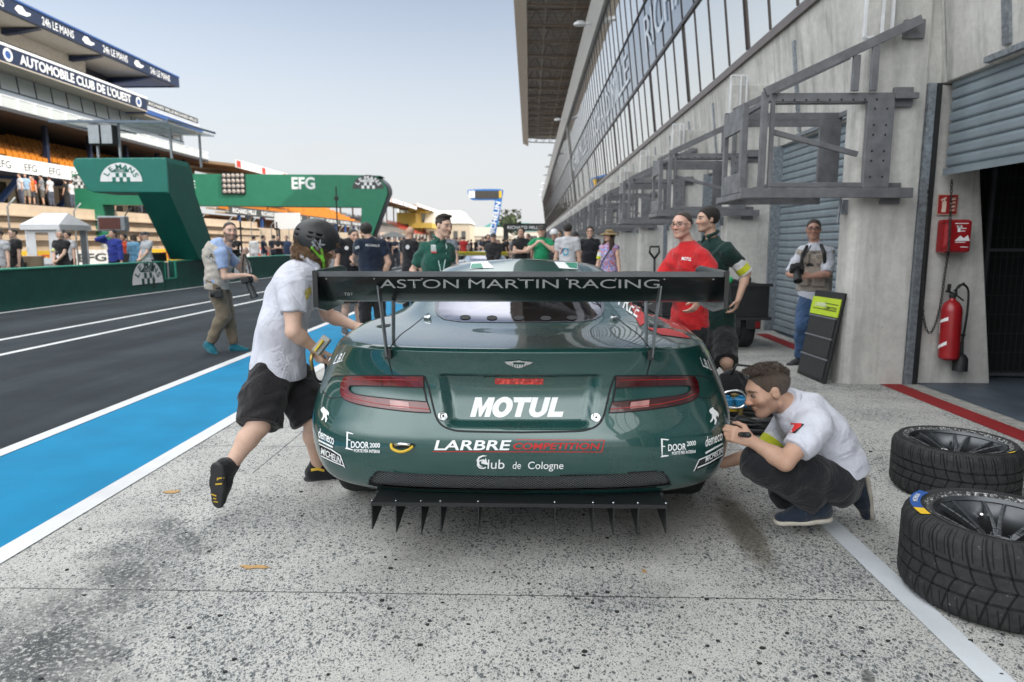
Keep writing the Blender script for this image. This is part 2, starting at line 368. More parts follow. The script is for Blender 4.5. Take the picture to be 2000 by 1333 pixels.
# ------------------------------------------------------------------ pit building (right)
def stained_concrete(name, c=(.53, .522, .50), streak=.38):
    t = NT(name); p = t.co(); c = Vector(c)
    col = t.ramp(t.noise(1.3, p, 7, .6), [(.25, c * .80), (.75, c * 1.12)])
    st = t.noise(1, t.mapping(p, (5, 5, .55)), 7, .62, .4); col = t.mix(t.mapr(st, .44, .72, 0, streak), col, (.14, .147, .14))
    gr = t.noise(3.5, p, 8, .7); col = t.mix(t.mapr(gr, .56, .72, 0, streak * .8), col, (.20, .20, .185))
    pit = t.noise(46, p, 4, .7); col = t.mix(t.mapr(pit, .64, .72, 0, .5), col, (.18, .18, .17))
    col = t.mix(t.mapr(t.noise(14, p, 5, .65), .35, .65), col, t.mix(1, col, (1.13, 1.13, 1.12), 'MULTIPLY'))
    t.set(color=col, rough=.88, spec=.25)
    t.bump(t.math('ADD', t.noise(11, p, 7, .7), t.math('MULTIPLY', t.mapr(pit, .62, .74), -.5)), .5, .012); return t.m
M_WALL = stained_concrete('weathered concrete'); M_PANEL = stained_concrete('streaked concrete panel', (.53, .522, .50), .5)
M_STEEL = mat('grey painted steel', (.165, .168, .18), .5, .25, .5, .24, 7, .15, 120, rvar=.1)
M_GALV = mat('galvanised steel', (.28, .31, .34), .42, .6, .5, .35, 22, .1, 90, rvar=.12)
M_DARK = mat('dark metal', (.028, .03, .033), .5, .3)
M_BLACK = mat('black', (.012, .013, .014), .6)
M_SHUT = mat('grey shutter steel', (.225, .272, .305), .42, .2, .5, .14, 2.2, .08, 30, rvar=.1)
M_ALU = mat('white aluminium', (.72, .73, .75), .35, .2)
M_MULL = mat('bronze window frame', (.055, .045, .043), .4, .4)
def tinted(name, c, rough=.02):
    t = NT(name); n = t.noise(1.0, detail=2)
    t.set(color=c, rough=rough, metal=.92, spec=.5); t.bump(t.noise(.5, detail=1), .05, .05); return t.m
M_GLASS = tinted('reflective facade glass', (.80, .80, .78)); M_GLASS_B = tinted('grey banner glass', (.30, .335, .38), .12)
M_BTEXT = mat('pale banner print', (.72, .75, .78), .25, .75)
def fx(z): return 3.97 - .12 * (z - 2.94)
Z_SILL, Z_T2, Z_T1, Z_TOP = 4.67, 6.52, 8.33, 10.74
BAY = 4.4; Y0 = 6.9; NB = 35
bld = thing('pit_building', 'long concrete pit building with leaning glass front and overhanging roof', 'building', (4, 0, 0))
def P(mb, name, m, **k): return local(bld, mb.build(name, m, **k))
# one full-length leaning concrete wall panel per bay, with joints
for k in range(-3, NB):
    ya, yb = Y0 + BAY * k + .012, Y0 + BAY * (k + 1) - .012
    mb = MB(); mb.prism([(fx(2.94), ya, 2.94), (fx(4.56), ya, 4.56), (fx(4.56) + .3, ya, 4.56), (fx(2.94) + .5, ya, 2.94)], (0, yb - ya, 0))
    pn = P(mb, 'wall_panel', M_PANEL, bevel=.012)
    mb = MB(); n = Vector((-1, 0, -.12)).normalized() * .012
    for a, b, w1, w2 in [(Vector((fx(3.05), yy, 3.05)) + n, Vector((fx(4.3), yy, 4.3)) + n, .09, .03) for yy in (yb - .85, ya + 1.3)] + [(Vector((fx(2.98) - .012, ya + .9, 2.985)), Vector((fx(2.98) - .012, yb - .6, 2.985)), .07, .05)]:
        if k < 10: mb = MB(); mb.bar(a, b, w1, w2, (1, 0, .12) if w1 > .08 else (0, 0, 1)); q = mb.build('metal_trim', M_GALV); local(bld, q); q.parent = pn
mb = MB()
for y0_, y1_ in ((-6.3, 160.5),):
    mb.prism([(fx(4.56) - .05, y0_, 4.56), (fx(4.67) - .03, y0_, 4.70), (fx(4.67) + .25, y0_, 4.70), (fx(4.56) + .25, y0_, 4.56)], (0, y1_ - y0_, 0))
P(mb, 'window_sill', mat('brown sill metal', (.16, .135, .125), .45, .3))
# pillars with a rounded outer edge
for k in range(-2, NB):
    y = Y0 + BAY * k; mb = MB(); r = .09
    pts = [(3.80, y), (3.17 + r, y)] + [(3.17 + r - r * math.sin(a), y + r - r * math.cos(a)) for a in [R(22.5 * i) for i in range(1, 5)]] + [(3.17, y + .28), (3.80, y + .28)]
    if k != 0: pts[0] = (3.97, y); pts[-1] = (3.97, y + .28)
    else: pts += [(3.97, y + .28), (3.97, y + .05), (3.80, y + .05)]
    mb.prism([(x, yy, -.02) for x, yy in pts], (0, 0, 3.92)); P(mb, 'pillar', M_WALL, bevel=.02)
# galvanised door posts and roller shutters
def shutter(k, zb=0.03, ztop=3.3):
    ya, yb = Y0 + BAY * k + .30, Y0 + BAY * (k + 1) - .02; X = 4.02; mb = MB(); z = zb + .07; prof = [(X - .02, zb), (X - .02, zb + .06), (X + .012, zb + .065)]
    while z < ztop:
        prof += [(X + .022, z), (X + .022, z + .010), (X + .006, z + .016), (X, z + .03), (X, z + .075), (X + .006, z + .094)]; z += .104
    vs = [(x, yy, zz) for x, zz in prof for yy in (ya, yb)]; fs = [(2 * i, 2 * i + 2, 2 * i + 3, 2 * i + 1) for i in range(len(prof) - 1)]
    mb.add(vs, fs); sh = P(mb, 'garage_shutter', M_SHUT)
    for bx in ((((3.87, yb - .05, 0), (4.05, yb + .018, 2.94)),) if k != -1 else ()) + (((3.90, ya - .015, 0), (4.05, ya + .06, 2.94)),):
        mb = MB(); mb.box(*bx); q = mb.build('door_post', M_GALV); local(bld, q); q.parent = sh
    return sh
for k in range(-2, NB): shutter(k, 2.07 if k == -1 else .03)
mb = MB(); mb.box((3.803, Y0 - .03, 0), (3.87, Y0 + .04, 2.93)); P(mb, 'door_post', M_GALV)
mb = MB(); mb.box((3.873, Y0 - .02, 0), (3.93, Y0 + .04, 2.93)); P(mb, 'door_seal', M_BLACK)
# glazing: lower windows (per bay), banner band, upper windows
def leaning(mb, ya, yb, za, zb, off=0.0, th=.02):
    mb.prism([(fx(za) + off, ya, za), (fx(zb) + off, ya, zb), (fx(zb) + off + th, ya, zb), (fx(za) + off + th, ya, za)], (0, yb - ya, 0))
up = (1, 0, .12)
for k in range(-3, NB):
    ya, yb = Y0 + BAY * k + 1.15, Y0 + BAY * (k + 1) + 1.15
    if ya > 158: continue
    yb = min(yb, 160)
    for nm, za, zb, gm in (('lower_window', Z_SILL + .05, Z_T2 - .06, M_GLASS), ('banner_window', Z_T2 + .04, Z_T1 - .02, M_GLASS_B), ('upper_window', Z_T1 + .02, Z_TOP - .05, M_GLASS)):
        mb = MB(); leaning(mb, ya + .006, yb - .006, za, zb); w = P(mb, nm, gm)
        mb = MB()
        for i in range(4):
            yy = ya + 1.1 * i
            thick = .08 if (i == 0 and nm == 'lower_window') else .018
            mb.bar((fx(za) - .006, yy, za), (fx(zb) - .006, yy, zb), thick, .03, up)
            if thick > .05: mb.bar((fx(za) - .02, yy, za), (fx(zb) - .02, yy, zb), .03, .04, up)
        mb.bar((fx(zb) - .012, ya, zb + .02), (fx(zb) - .012, yb - .002, zb + .02), .05, .10 if nm == 'lower_window' else .05)
        q = mb.build('window_frame', M_MULL); local(bld, q); q.parent = w
def banner_text(y_start):
    mb = MB(); un = Vector((-.12, 0, 1)).normalized(); nrm = Vector((-1, 0, -.12)).normalized()
    z = Z_T2 + .50; w = 13.2
    for wd, dy, wl_ in (('RICHARD', 0, 7.6), ('MILLE', 8.4, 4.8)):
        mb = MB(); flat_text(mb, wd, Vector((fx(z), y_start - dy, z)) + nrm * .034, (0, -1, 0), un, 1.02, wl_); P(mb, 'banner_lettering', M_BTEXT)
for ys in (21.4, 38.2, 56.0): banner_text(ys)
mb = MB(); mb.bar((fx(4.6) - .05, 57, 4.6), (fx(10.7) - .05, 57, 10.7), .4, .14, up); P(mb, 'facade_column', mat('grey column', (.28, .28, .27), .6))
# end wall and the body of the building behind the glass
mb = MB(); mb.prism([(4.5, -6.3, 0), (4.3, -6.3, 2.9), (fx(4.6) + .28, -6.3, 4.6), (fx(10.7) + .3, -6.3, 10.7), (16, -6.3, 10.7), (16, -6.3, 0)][::1], (0, .05, 0))
mb.box((9.4, -6.2, 0), (9.6, 160, 10.7)); mb.box((4.05, -6.2, 3.32), (9.4, 160, 3.5)); mb.prism([(4.4, 159.9, 0), (4.3, 159.9, 2.9), (fx(4.6) + .28, 159.9, 4.6), (fx(10.7) + .3, 159.9, 10.7), (9.6, 159.9, 10.7), (9.6, 159.9, 0)], (0, .1, 0))
P(mb, 'inner_wall', M_WALL)
mb = MB()
mb.prism([(fx(10.75) - .16, -6.3, 10.78), (2.72, -6.3, 12.2), (3.4, -6.3, 12.2), (fx(10.75) + .3, -6.3, 10.78)], (0, 166.8, 0))
P(mb, 'roof_beam', mat('pale roof beam', (.42, .415, .39), .6))
M_SOFF = mat('brown roof deck', (.36, .31, .27), .6, 0, .4, .2, 3); M_TRUSS = mat('brown truss steel', (.36, .29, .23), .5, .2); M_FASC = mat('beige fascia', (.50, .44, .37), .55)
ZR = 15.6; YE = 104
mb = MB(); n = 260
prof = [(-6.3 + (YE + 6.3) * i / n, ZR + 1.1 + (.07 if i % 2 else 0)) for i in range(n + 1)]
mb.add([(x, y, z) for y, z in prof for x in (-.25, 12)], [(2 * i, 2 * i + 1, 2 * i + 3, 2 * i + 2) for i in range(n)])
mb.box((-.25, -6.3, ZR + 1.2), (16, YE, ZR + 1.35)); mb.box((5.2, -6.3, 12.2), (16, YE, ZR + 1.05))
roof = P(mb, 'roof', M_SOFF)
mb = MB(); mb.prism([(-.20, -6.4, ZR), (-1.02, -6.4, ZR + .4), (-1.02, -6.4, ZR + 1.5), (-.20, -6.4, ZR + 1.5)], (0, YE + 6.6, 0)); P(mb, 'roof_fascia', M_FASC, bevel=.03)
for i in range(29):
    y = -5.4 + 3.78 * i; mb = MB()
    mb.bar((-.19, y, ZR + .1), (5.2, y, ZR - .1), .11, .11); mb.bar((-.19, y, ZR + 1), (5.2, y, ZR + 1), .11, .11)
    for j in range(5):
        xa = -.1 + 1.04 * j; mb.bar((xa, y, ZR + .1), (xa + .52, y, ZR + 1), .05); mb.bar((xa + .52, y, ZR + 1), (xa + 1.04, y, ZR), .05)
    if i < 28:
        for xx, zz in ((.95, ZR + .1), (2.7, ZR)): mb.bar((xx, y, zz), (xx, y + 3.78, zz), .07)
        mb.bar((-.1, y, ZR + .1), (1.8, y + 1.9, ZR + .2), .05); mb.bar((1.8, y + 1.9, ZR + .2), (3.7, y, ZR), .05)
    P(mb, 'roof_truss', M_TRUSS)
# open garage (nearest bay): floor, dark room, inner buttress wall
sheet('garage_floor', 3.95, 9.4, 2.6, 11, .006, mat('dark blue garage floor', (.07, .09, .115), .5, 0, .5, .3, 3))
sheet('threshold_strip', 3.80, 3.95, 2.6, 6.9, .004, mat('worn threshold concrete', (.30, .30, .28), .8, 0, .3, .3, 12))
mb = MB(); mb.prism([(3.958, 6.955, 0), (4.70, 6.955, 0), (4.41, 6.955, 2.05), (4.33, 6.955, 2.93), (3.958, 6.955, 2.93)], (0, .24, 0)); P(mb, 'inner_buttress', M_WALL, bevel=.01)
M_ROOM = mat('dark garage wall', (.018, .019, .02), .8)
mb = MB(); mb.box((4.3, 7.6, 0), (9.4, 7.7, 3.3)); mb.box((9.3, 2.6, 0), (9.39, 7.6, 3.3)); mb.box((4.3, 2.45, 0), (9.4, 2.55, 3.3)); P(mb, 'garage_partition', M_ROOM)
gate = thing('mesh_gate', 'dark wire mesh gate standing inside the half open garage', 'gate', (5.5, 7.25, 0))
mb = MB()
for i in range(40): x = 4.35 + .06 * i; mb.bar((x, 7.25, .06), (x, 7.25, 2.9), .006)
for i in range(15): z = .08 + .2 * i; mb.bar((4.35, 7.244, z), (6.75, 7.244, z), .006)
local(gate, mb.build('wire_mesh', mat('dull wire', (.05, .052, .055), .5, .5)))
mb = MB()
for x in (4.72, 5.9): mb.bar((x, 7.23, .03), (x, 7.23, 2.9), .035)
for z in (.05, 1.35): mb.bar((4.74, 7.23, z), (5.88, 7.23, z), .03)
local(gate, mb.build('gate_frame', mat('grey gate frame', (.10, .105, .115), .5, .4)))
# equipment cages, white sign frames, one per pillar
def make_cage():
    y = 6.80; g = thing('equipment_cage', 'x', 'cage', (3.25, y, 0))
    def part(mb, nm, m=M_STEEL): return local(g, mb.build(nm, m, bevel=.004))
    mb = MB(); yf = y
    mb.box((2.30, yf, 1.96), (2.335, yf + .05, 2.83)); mb.box((2.335, yf, 2.75), (3.45, yf + .035, 2.83)); mb.box((2.335, yf, 1.955), (3.23, yf + .04, 2.0))
    mb.box((3.20, yf - .006, 1.95), (3.45, yf + .036, 2.752)); mb.box((2.335, yf + .0355, 2.73), (3.2, yf + .06, 2.75))
    mb.bar((2.34, yf + .06, 2.48), (3.16, yf + .06, 2.27), .035, .05); f = part(mb, 'front_frame')
    mb = MB()
    for i in range(9): mb.lathe([(0, 0), (.011, 0)], Matrix.Translation((2.40 + .11 * i, yf - .001, 2.765)) @ Matrix.Rotation(R(90), 4, 'X'), 8)
    for i in range(6):
        for x in (3.265, 3.38): mb.lathe([(0, 0), (.011, 0)], Matrix.Translation((x, yf - .008, 2.05 + .12 * i + (.03 if i % 2 else 0))) @ Matrix.Rotation(R(90), 4, 'X'), 8)
    q = part(mb, 'bolt_hole', M_BLACK); q.parent = f
    yb_ = y + 1.0; mb = MB()
    mb.box((2.14, yb_, 1.93), (2.19, yb_ + .05, 2.83)); mb.box((2.19, yb_, 2.75), (3.41, yb_ + .03, 2.83)); mb.box((2.19, yb_ + .001, 2.68), (3.2, yb_ + .012, 2.75)); mb.box((3.17, yb_ - .005, 1.94), (3.40, yb_ + .036, 2.751)); mb.box((2.19, yb_, 1.95), (3.17, yb_ + .04, 2.0))
    part(mb, 'back_frame')
    for bx in [((x + .003, y + .051, z0), (x + .04, y + 1.0, z1)) for x in (2.30, 3.36) for z0, z1 in ((2.77, 2.825), (1.958, 1.99))]: mb = MB(); mb.box(*bx); part(mb, 'side_rail')
    for bx in (((2.20, y - .03, 1.946), (2.26, y + .02, 2.84)), ((2.12, y + .30, 1.93), (2.18, y + .37, 2.80))): mb = MB(); mb.box(*bx); part(mb, 'post')
    for bx in (((2.125, y + .371, 2.55), (2.16, y + .95, 2.79)), ((2.125, y + .371, 1.93), (2.16, y + .95, 2.13))): mb = MB(); mb.box(*bx); part(mb, 'side_plate')
    for i in range(4): mb = MB(); mb.box((2.5 + .22 * i, y + .041, 1.962), (2.54 + .22 * i, y + .998, 1.992)); part(mb, 'cross_bar')
    for bx in (((2.03, y - .06, 1.85), (3.66, y - .005, 1.945)), ((2.10, y + 1.05, 1.85), (3.24, y + 1.1, 1.925)), ((2.1, y - .004, 1.86), (2.16, y + 1.049, 1.92))): mb = MB(); mb.box(*bx); part(mb, 'support_beam')
    for a, b, w1, w2 in (((2.22, y - .03, 2.83), (3.62, y - .03, 3.47), .05, .085), ((2.2, y + .9, 2.83), (3.9, y + .9, 3.62), .04, .06)): mb = MB(); mb.bar(a, b, w1, w2); part(mb, 'brace')
    for x, z in ((3.02, 3.16), (3.19, 3.24)): mb = MB(); mb.box((x, y - .05, 2.835), (x + .065, y - .011, z)); part(mb, 'hanger_strut')
    for x0, x1, z0, z1 in ((3.47, 3.65, 2.71, 2.89), (3.42, 3.60, 1.80, 2.0), (3.52, 3.71, 3.33, 3.50)):
        mb = MB(); mb.box((x0, y + .056, z0), (x1, y + .099, z1)); mp = part(mb, 'mounting_plate')
    mb = MB(); mb.box((3.452, y - .002, 2.775), (3.675, y + .055, 2.83)); part(mb, 'mounting_arm')
    mb = MB(); mb.tube([(3.05, y + .1, 1.86), (3.03, y + .1, 1.62)], .014, 8); part(mb, 'hanging_rod', M_GALV); mb = MB(); mb.prism([(3.12, y + .2, 1.85), (3.32, y + .2, 1.85), (3.32, y + .2, 1.72), (3.10, y + .2, 1.70)], (0, .05, 0)); part(mb, 'hinge_stop', M_GALV)
    return g
cage = make_cage(); CG = 'grey steel equipment cages along the pit wall front'
def label_nth(k): return ['first', 'second', 'third', 'fourth', 'fifth', 'sixth', 'seventh', 'eighth', 'ninth', 'tenth', 'eleventh', 'twelfth'][k]
for k in range(0, 28):
    g = cage if k == 0 else copy_tree(cage)
    g.location = (3.25, 6.80 + BAY * k, 0); g['group'] = CG
    g['label'] = 'nearest grey steel cage bracket, above the photographer by the concrete pillar' if k == 0 else ('grey steel cage bracket above the man in the red shirt, second along the row' if k == 1 else
                  (f'{label_nth(k)} grey steel cage bracket counted along the concrete wall' if k < 9 else 'distant small grey steel cage bracket in the far end of the row'))
def make_sign_frame():
    mb = MB(); y = 6.86
    for a, b in (((3.15, 3.34), (3.15, 4.02)), ((3.40, 3.34), (3.40, 4.02)), ((3.15, 3.34), (3.40, 3.34)), ((3.15, 4.02), (3.40, 4.02)), ((3.31, 3.34), (3.31, 4.02))):
        mb.bar((a[0] - 3.25, 0, a[1]), (b[0] - 3.25, 0, b[1]), .022, .03, (0, 1, 0))
    return mb.build('sign_frame', M_ALU)
sf = make_sign_frame()
for k in range(0, 16):
    o = sf if k == 0 else sf.copy()
    if k: COL.objects.link(o)
    o.parent = bld; o.location = (3.25 - 4, 6.86 + BAY * k, 0)
    if 0: tag(o, 'nearest empty white metal frame, high on the concrete pillar at the top edge' if k == 0 else (f'{label_nth(k)} empty white metal frame along the concrete wall' if k < 6 else 'far small white metal frame along the concrete wall'), 'sign frame', 'empty white frames on the pillars')
# floodlights on the roof beam
def make_lamp():
    g = thing('floodlight', 'x', 'lamp', (2.9, 0, 11.3))
    mb = MB(); mb.tube([(-.05, 0, 0), (-.25, 0, .06), (-.45, 0, .04)], .05, 8); local_o = mb.build('lamp_arm', M_ALU, smooth=True); local_o.parent = g
    mb = MB(); mb.lathe([(0, .16), (.12, .14), (.22, .05), (.25, -.02), (.23, -.06)], Matrix.Translation((-.70, 0, .03)) @ Matrix.Diagonal((1.25, .8, 1, 1)), 20); h = mb.build('lamp_head', M_ALU, smooth=True); h.parent = g
    mb = MB(); mb.lathe([(0, -.09), (.15, -.08), (.225, -.05)], Matrix.Translation((-.70, 0, .03)) @ Matrix.Diagonal((1.25, .8, 1, 1)), 20); q = mb.build('lamp_glass', mat('lamp glass', (.6, .62, .6), .15), smooth=True); q.parent = h
    return g
lamp = make_lamp()
for i, y in enumerate((33, 57.5, 80, 92, 103, 118, 131, 146)):
    g = lamp if i == 0 else copy_tree(lamp); g.location = (2.98, y, 11.3)
    g['label'] = ['large white floodlight on the roof beam, nearest of the row', 'second white floodlight on the roof beam, just before the facade column'][i] if i < 2 else 'small distant floodlight on the building edge beyond the roof overhang'
    g['group'] = 'floodlights along the roof beam'
# ================================================================== race car (car coordinates: x right, y forward from the tail, z up)
YR, XC = 2.90, -.045
from mathutils.geometry import tessellate_polygon
def car_paint(name, c, c2):
    t = NT(name); p = t.co()
    fl = t.node('ShaderNodeTexVoronoi', {'Vector': p, 'Scale': 900}).outputs['Color']
    col = t.mix(t.math('MULTIPLY', t.sep(fl)[0], .45), c, c2)
    d = t.noise(5, p, 6, .65); col = t.mix(t.mapr(d, .5, .8, 0, .12), col, (.12, .13, .125))
    t.set(color=col, rough=t.mapr(t.noise(3, p, 5), .3, .7, .24, .34), metal=.25, spec=.5, coat=1.0, coatr=.018); t.b.inputs['Coat IOR'].default_value = 1.6
    return t.m
M_GREEN = car_paint('racing green metallic', (.0068, .050, .045), (.022, .105, .094))
M_CARBON = None
def carbon():
    t = NT('carbon fibre'); p = t.co(); q = t.sep(t.mapping(p, (1, 1, 1)))
    a = t.math('SINE', t.math('MULTIPLY', t.math('ADD', q[0], t.math('ADD', q[2], q[1])), 1500)); b = t.math('SINE', t.math('MULTIPLY', t.math('SUBTRACT', q[0], t.math('ADD', q[2], q[1])), 1500))
    f = t.math('MULTIPLY', a, b)
    t.set(color=t.ramp(f, [(.0, (.006, .007, .008)), (.6, (.020, .022, .024))]), rough=.30, spec=.45, coat=.3, coatr=.08); return t.m
M_CARBON = carbon()
M_GLOSSB = mat('gloss black', (.008, .009, .010), .12, 0, .5, .1, 3)
M_SEAM = mat('panel gap', (.006, .007, .008), .7)
M_WHITE = mat('white vinyl', (.78, .79, .80), .35, 0, .4, .05)
M_REDV = mat('red vinyl', (.45, .02, .02), .35, 0, .4, .05)
M_CHROME = mat('bright metal', (.75, .76, .78), .12, 1.0, .5, .06)
def outline(R0, W, L, n, z0, z1, k, f):
    """half outline of one body row at angle fraction f in 0..1 (0 tail centre, 1 flank)"""
    a = f * math.pi / 2; s, c = math.sin(a), math.cos(a)
    x = W * (s ** (2 / n) if s > 0 else 0); y = R0 + L * (1 - (c ** (2 / n) if c > 1e-6 else 0))
    return Vector((x, y, z0 + (z1 - z0) * (f ** k)))
#            R0    W     L    n    z0    z1    k      tail rows, bottom to spine
TAIL = [(.12, .985, .62, 3.3, .272, .285, 3),
        (.04, 1.022, .62, 3.2, .295, .335, 3),
        (.00, 1.058, .64, 3.1, .43, .47, 2),
        (-.012, 1.064, .64, 2.9, .55, .59, 2),
        (.030, 1.050, .66, 2.8, .635, .69, 2),
        (.078, 1.022, .68, 2.7, .75, .79, 2),
        (.062, .978, .70, 2.7, .880, .88, 2),
        (.030, .940, .74, 2.7, .947, .93, 2),
        (.048, .915, .76, 2.7, .962, .950, 2),
        (.16, .885, .78, 2.5, .972, .985, 1.6),
        (.42, .815, .72, 2.3, .985, .995, 2),
        (.74, .735, .64, 2.4, 1.005, 1.00, 2),
        (.98, .685, .64, 2.4, 1.085, 1.06, 2),
        (1.45, .610, .55, 2.3, 1.245, 1.20, 2),
        (1.66, .540, .50, 2.2, 1.305, 1.265, 2)]
FR = [0, .16, .31, .45, .575, .69, .80, .90, 1.0]
#  flank stations: y, then (x, z) per row
def side_row(i, y):
    """x, z of body row i at length y on the flank (y from 1.0 to the nose)"""
    Rr = TAIL[i]; t = min(max((y - .75) / 3.2, 0), 1)
    waist = .035 * math.sin(min(max((y - .9) / 2.3, 0), 1) * math.pi)
    if i <= 8:
        x = Rr[1] - waist * (1 if i > 1 else 1.6) - .05 * t * t; z = Rr[5] + ([-.06, -.04, 0, 0, 0, 0, -.01, -.02, -.025][i]) * min(t * 2, 1)
        if y > 3.9: z -= (y - 3.9) * .10 * max(0, i - 3) / 5; x -= (y - 3.9) ** 2 * .35
        return x, z
    hood = min(max((y - 2.55) / .75, 0), 1); hood = hood * hood * (3 - 2 * hood)
    cab = {9: (.885, .955), 10: (.80, .965), 11: (.745, .985), 12: (.70, 1.06), 13: (.60, 1.21), 14: (.52, 1.275)}[i]
    hd = {9: (.86, .915), 10: (.74, .925), 11: (.62, .90), 12: (.50, .905), 13: (.36, .925), 14: (.18, .935)}[i]
    x = cab[0] * (1 - hood) + hd[0] * hood; z = cab[1] * (1 - hood) + hd[1] * hood
    if 1.2 < y < 2.4 and i >= 13: z += .012
    if y > 3.3: z -= (y - 3.3) * .11; x *= 1 - .10 * max(0, y - 3.6)
    return x, z
NOSE = 4.55
def body_cage():
    cols = []
    for f in FR: cols.append([outline(*r, f) for r in TAIL] + [None])
    for c in cols:
        pass
    sy = [1.15, 1.55, 2.0, 2.45, 2.85, 3.25, 3.65, 4.0]
    nr = len(TAIL)
    for y in sy:
        c = []
        for i in range(nr):
            # upper rows start further forward: compress so they do not fold over the tail arcs
            yy = y
            if i >= 9:
                y0 = TAIL[i][0] + TAIL[i][2]
                if y < y0 + .45: yy = y0 + .10 + max(0, (y - 1.05)) * .30 + (.0)
            x, z = side_row(i, yy); c.append(Vector((x, yy, z)))
        cols.append(c + [None])
    for f in (.8, .45, .2, 0):
        c = []
        for i in range(nr):
            x1, z1 = side_row(i, 4.0); e = .55 - .05 * abs(i - 4) if i <= 8 else .40 - .09 * (i - 9)
            a = f * math.pi / 2; c.append(Vector((x1 * math.sin(a) ** .7 if f else 0, 4.0 + max(e, .04) * math.cos(a) ** .8, z1 - (.05 + .02 * (i - 6) if i > 6 else 0) * (1 - f))))
        cols.append(c + [None])
    # spine points
    for k, c in enumerate(cols):
        last = c[nr - 1]
        if k < len(FR): y = 1.70 + .32 * FR[k]; z = 1.322
        else: y = max(last.y, 2.03 + .01 * k); z = last.z + .018 if last.y > 2.2 else 1.325
        c[nr] = Vector((0, y, z))
    return cols
def build_body(level=4):
    cols = body_cage(); nr = len(cols[0]); nc = len(cols)
    vs = [v for c in cols for v in c]
    fs = [(k * nr + i, (k + 1) * nr + i, (k + 1) * nr + i + 1, k * nr + i + 1) for k in range(nc - 1) for i in range(nr - 1)]
    me = bpy.data.meshes.new('body'); me.from_pydata([tuple(v) for v in vs], [], fs)
    bm = bmesh.new(); bm.from_mesh(me)
    # mirror
    geom = bm.verts[:] + bm.edges[:] + bm.faces[:]
    bmesh.ops.mirror(bm, geom=geom, axis='X', merge_dist=1e-4)
    bmesh.ops.remove_doubles(bm, verts=bm.verts, dist=1e-4)
    bmesh.ops.recalc_face_normals(bm, faces=bm.faces)
    cl = bm.edges.layers.float.new('crease_edge')
    key = {}
    for k in range(len(FR) + 3):
        for i, cr in ((7, .55), (8, .35), (0, .8)):
            key[(round(cols[k][i].x, 4), round(cols[k][i].y, 4), round(cols[k][i].z, 4))] = (i, cr)
    for e in bm.edges:
        a, b = [(round(abs(v.co.x), 4), round(v.co.y, 4), round(v.co.z, 4)) for v in e.verts]
        if a in key and b in key and key[a][0] == key[b][0]: e[cl] = key[a][1]
    up = [f for f in bm.faces if abs(f.normal.z) > .8 and f.calc_center_median().z > 1.2]
    if up and up[0].normal.z < 0: bmesh.ops.reverse_faces(bm, faces=bm.faces)
    bm.to_mesh(me); bm.free()
    o = bpy.data.objects.new('body', me); COL.objects.link(o)
    m = o.modifiers.new('s', 'SUBSURF'); m.levels = level; m.render_levels = level
    dg = bpy.context.evaluated_depsgraph_get(); dg.update()
    me2 = bpy.data.meshes.new_from_object(o.evaluated_get(dg)); o.modifiers.clear(); o.data = me2; return o
car = thing('race_car', 'dark green race car with a tall black rear wing, seen from behind', 'race car', (XC, YR, 0))
body = build_body(4)
# ---- sculpt the tail: licence plate recess, mesh slot, tow slot
def sstep(a, b, x): t = np.clip((x - a) / (b - a), 0, 1); return t * t * (3 - 2 * t)
me = body.data; nv = len(me.vertices); co = np.empty(nv * 3, np.float32); me.vertices.foreach_get('co', co); co = co.reshape(-1, 3)
ax = np.abs(co[:, 0]); z = co[:, 2]; y = co[:, 1]; rear = (y < .6)
def C(px, py, yc=.05):           # photo pixel on the right half -> car coordinates at length yc
    w = atY(px, py, YR + yc); return w.x - XC, w.z
zt, zb2 = C(1014, 734, .085)[1], C(1014, 823, .07)[1]; xr = C(1160, 740, .07)[0] + (z - zt) / (zb2 - zt) * (C(1143, 818, .07)[0] - C(1160, 740, .07)[0])
m = rear * sstep(xr + .03, xr - .006, ax) * sstep(zb2 - .03, zb2 + .008, z) * sstep(zt + .004, zt - .006, z)
co[:, 1] += .042 * m
# soft shelf below the tail lights and the swollen bumper
zg0, zg1 = C(1014, 958, .03)[1], C(1014, 920, .0)[1]; xg = C(1308, 940, .06)[0]
me.vertices.foreach_set('co', co.ravel()); me.update()
me.polygons.foreach_set('use_smooth', [True] * len(me.polygons)); me.materials.append(M_GREEN)
body.parent = car
bvh = BVHTree.FromPolygons([tuple(v) for v in co.astype(float)], [tuple(p.vertices) for p in me.polygons])
CW = Vector((XC, YR, 0))
def hit(px, py):
    """point and normal on the bodywork (car coordinates) seen at a photo pixel"""
    d = ray(px, py); loc, nrm, i, _ = bvh.ray_cast(CP - CW, d)
    if loc is None: return None
    if nrm.dot(d) > 0: nrm = -nrm
    return loc, nrm
def hit_near(px, py):
    h = hit(px, py)
    if h: return h
    d = ray(px, py); best = None
    for s in [2.7 + .05 * i for i in range(40)]:
        q = CP - CW + d * s; loc, nrm, i, dist = bvh.find_nearest(q)
        if loc is not None and (best is None or dist < best[0]): best = (dist, loc, nrm)
    loc, nrm = best[1], best[2]
    if nrm.dot(d) > 0: nrm = -nrm
    return loc, nrm
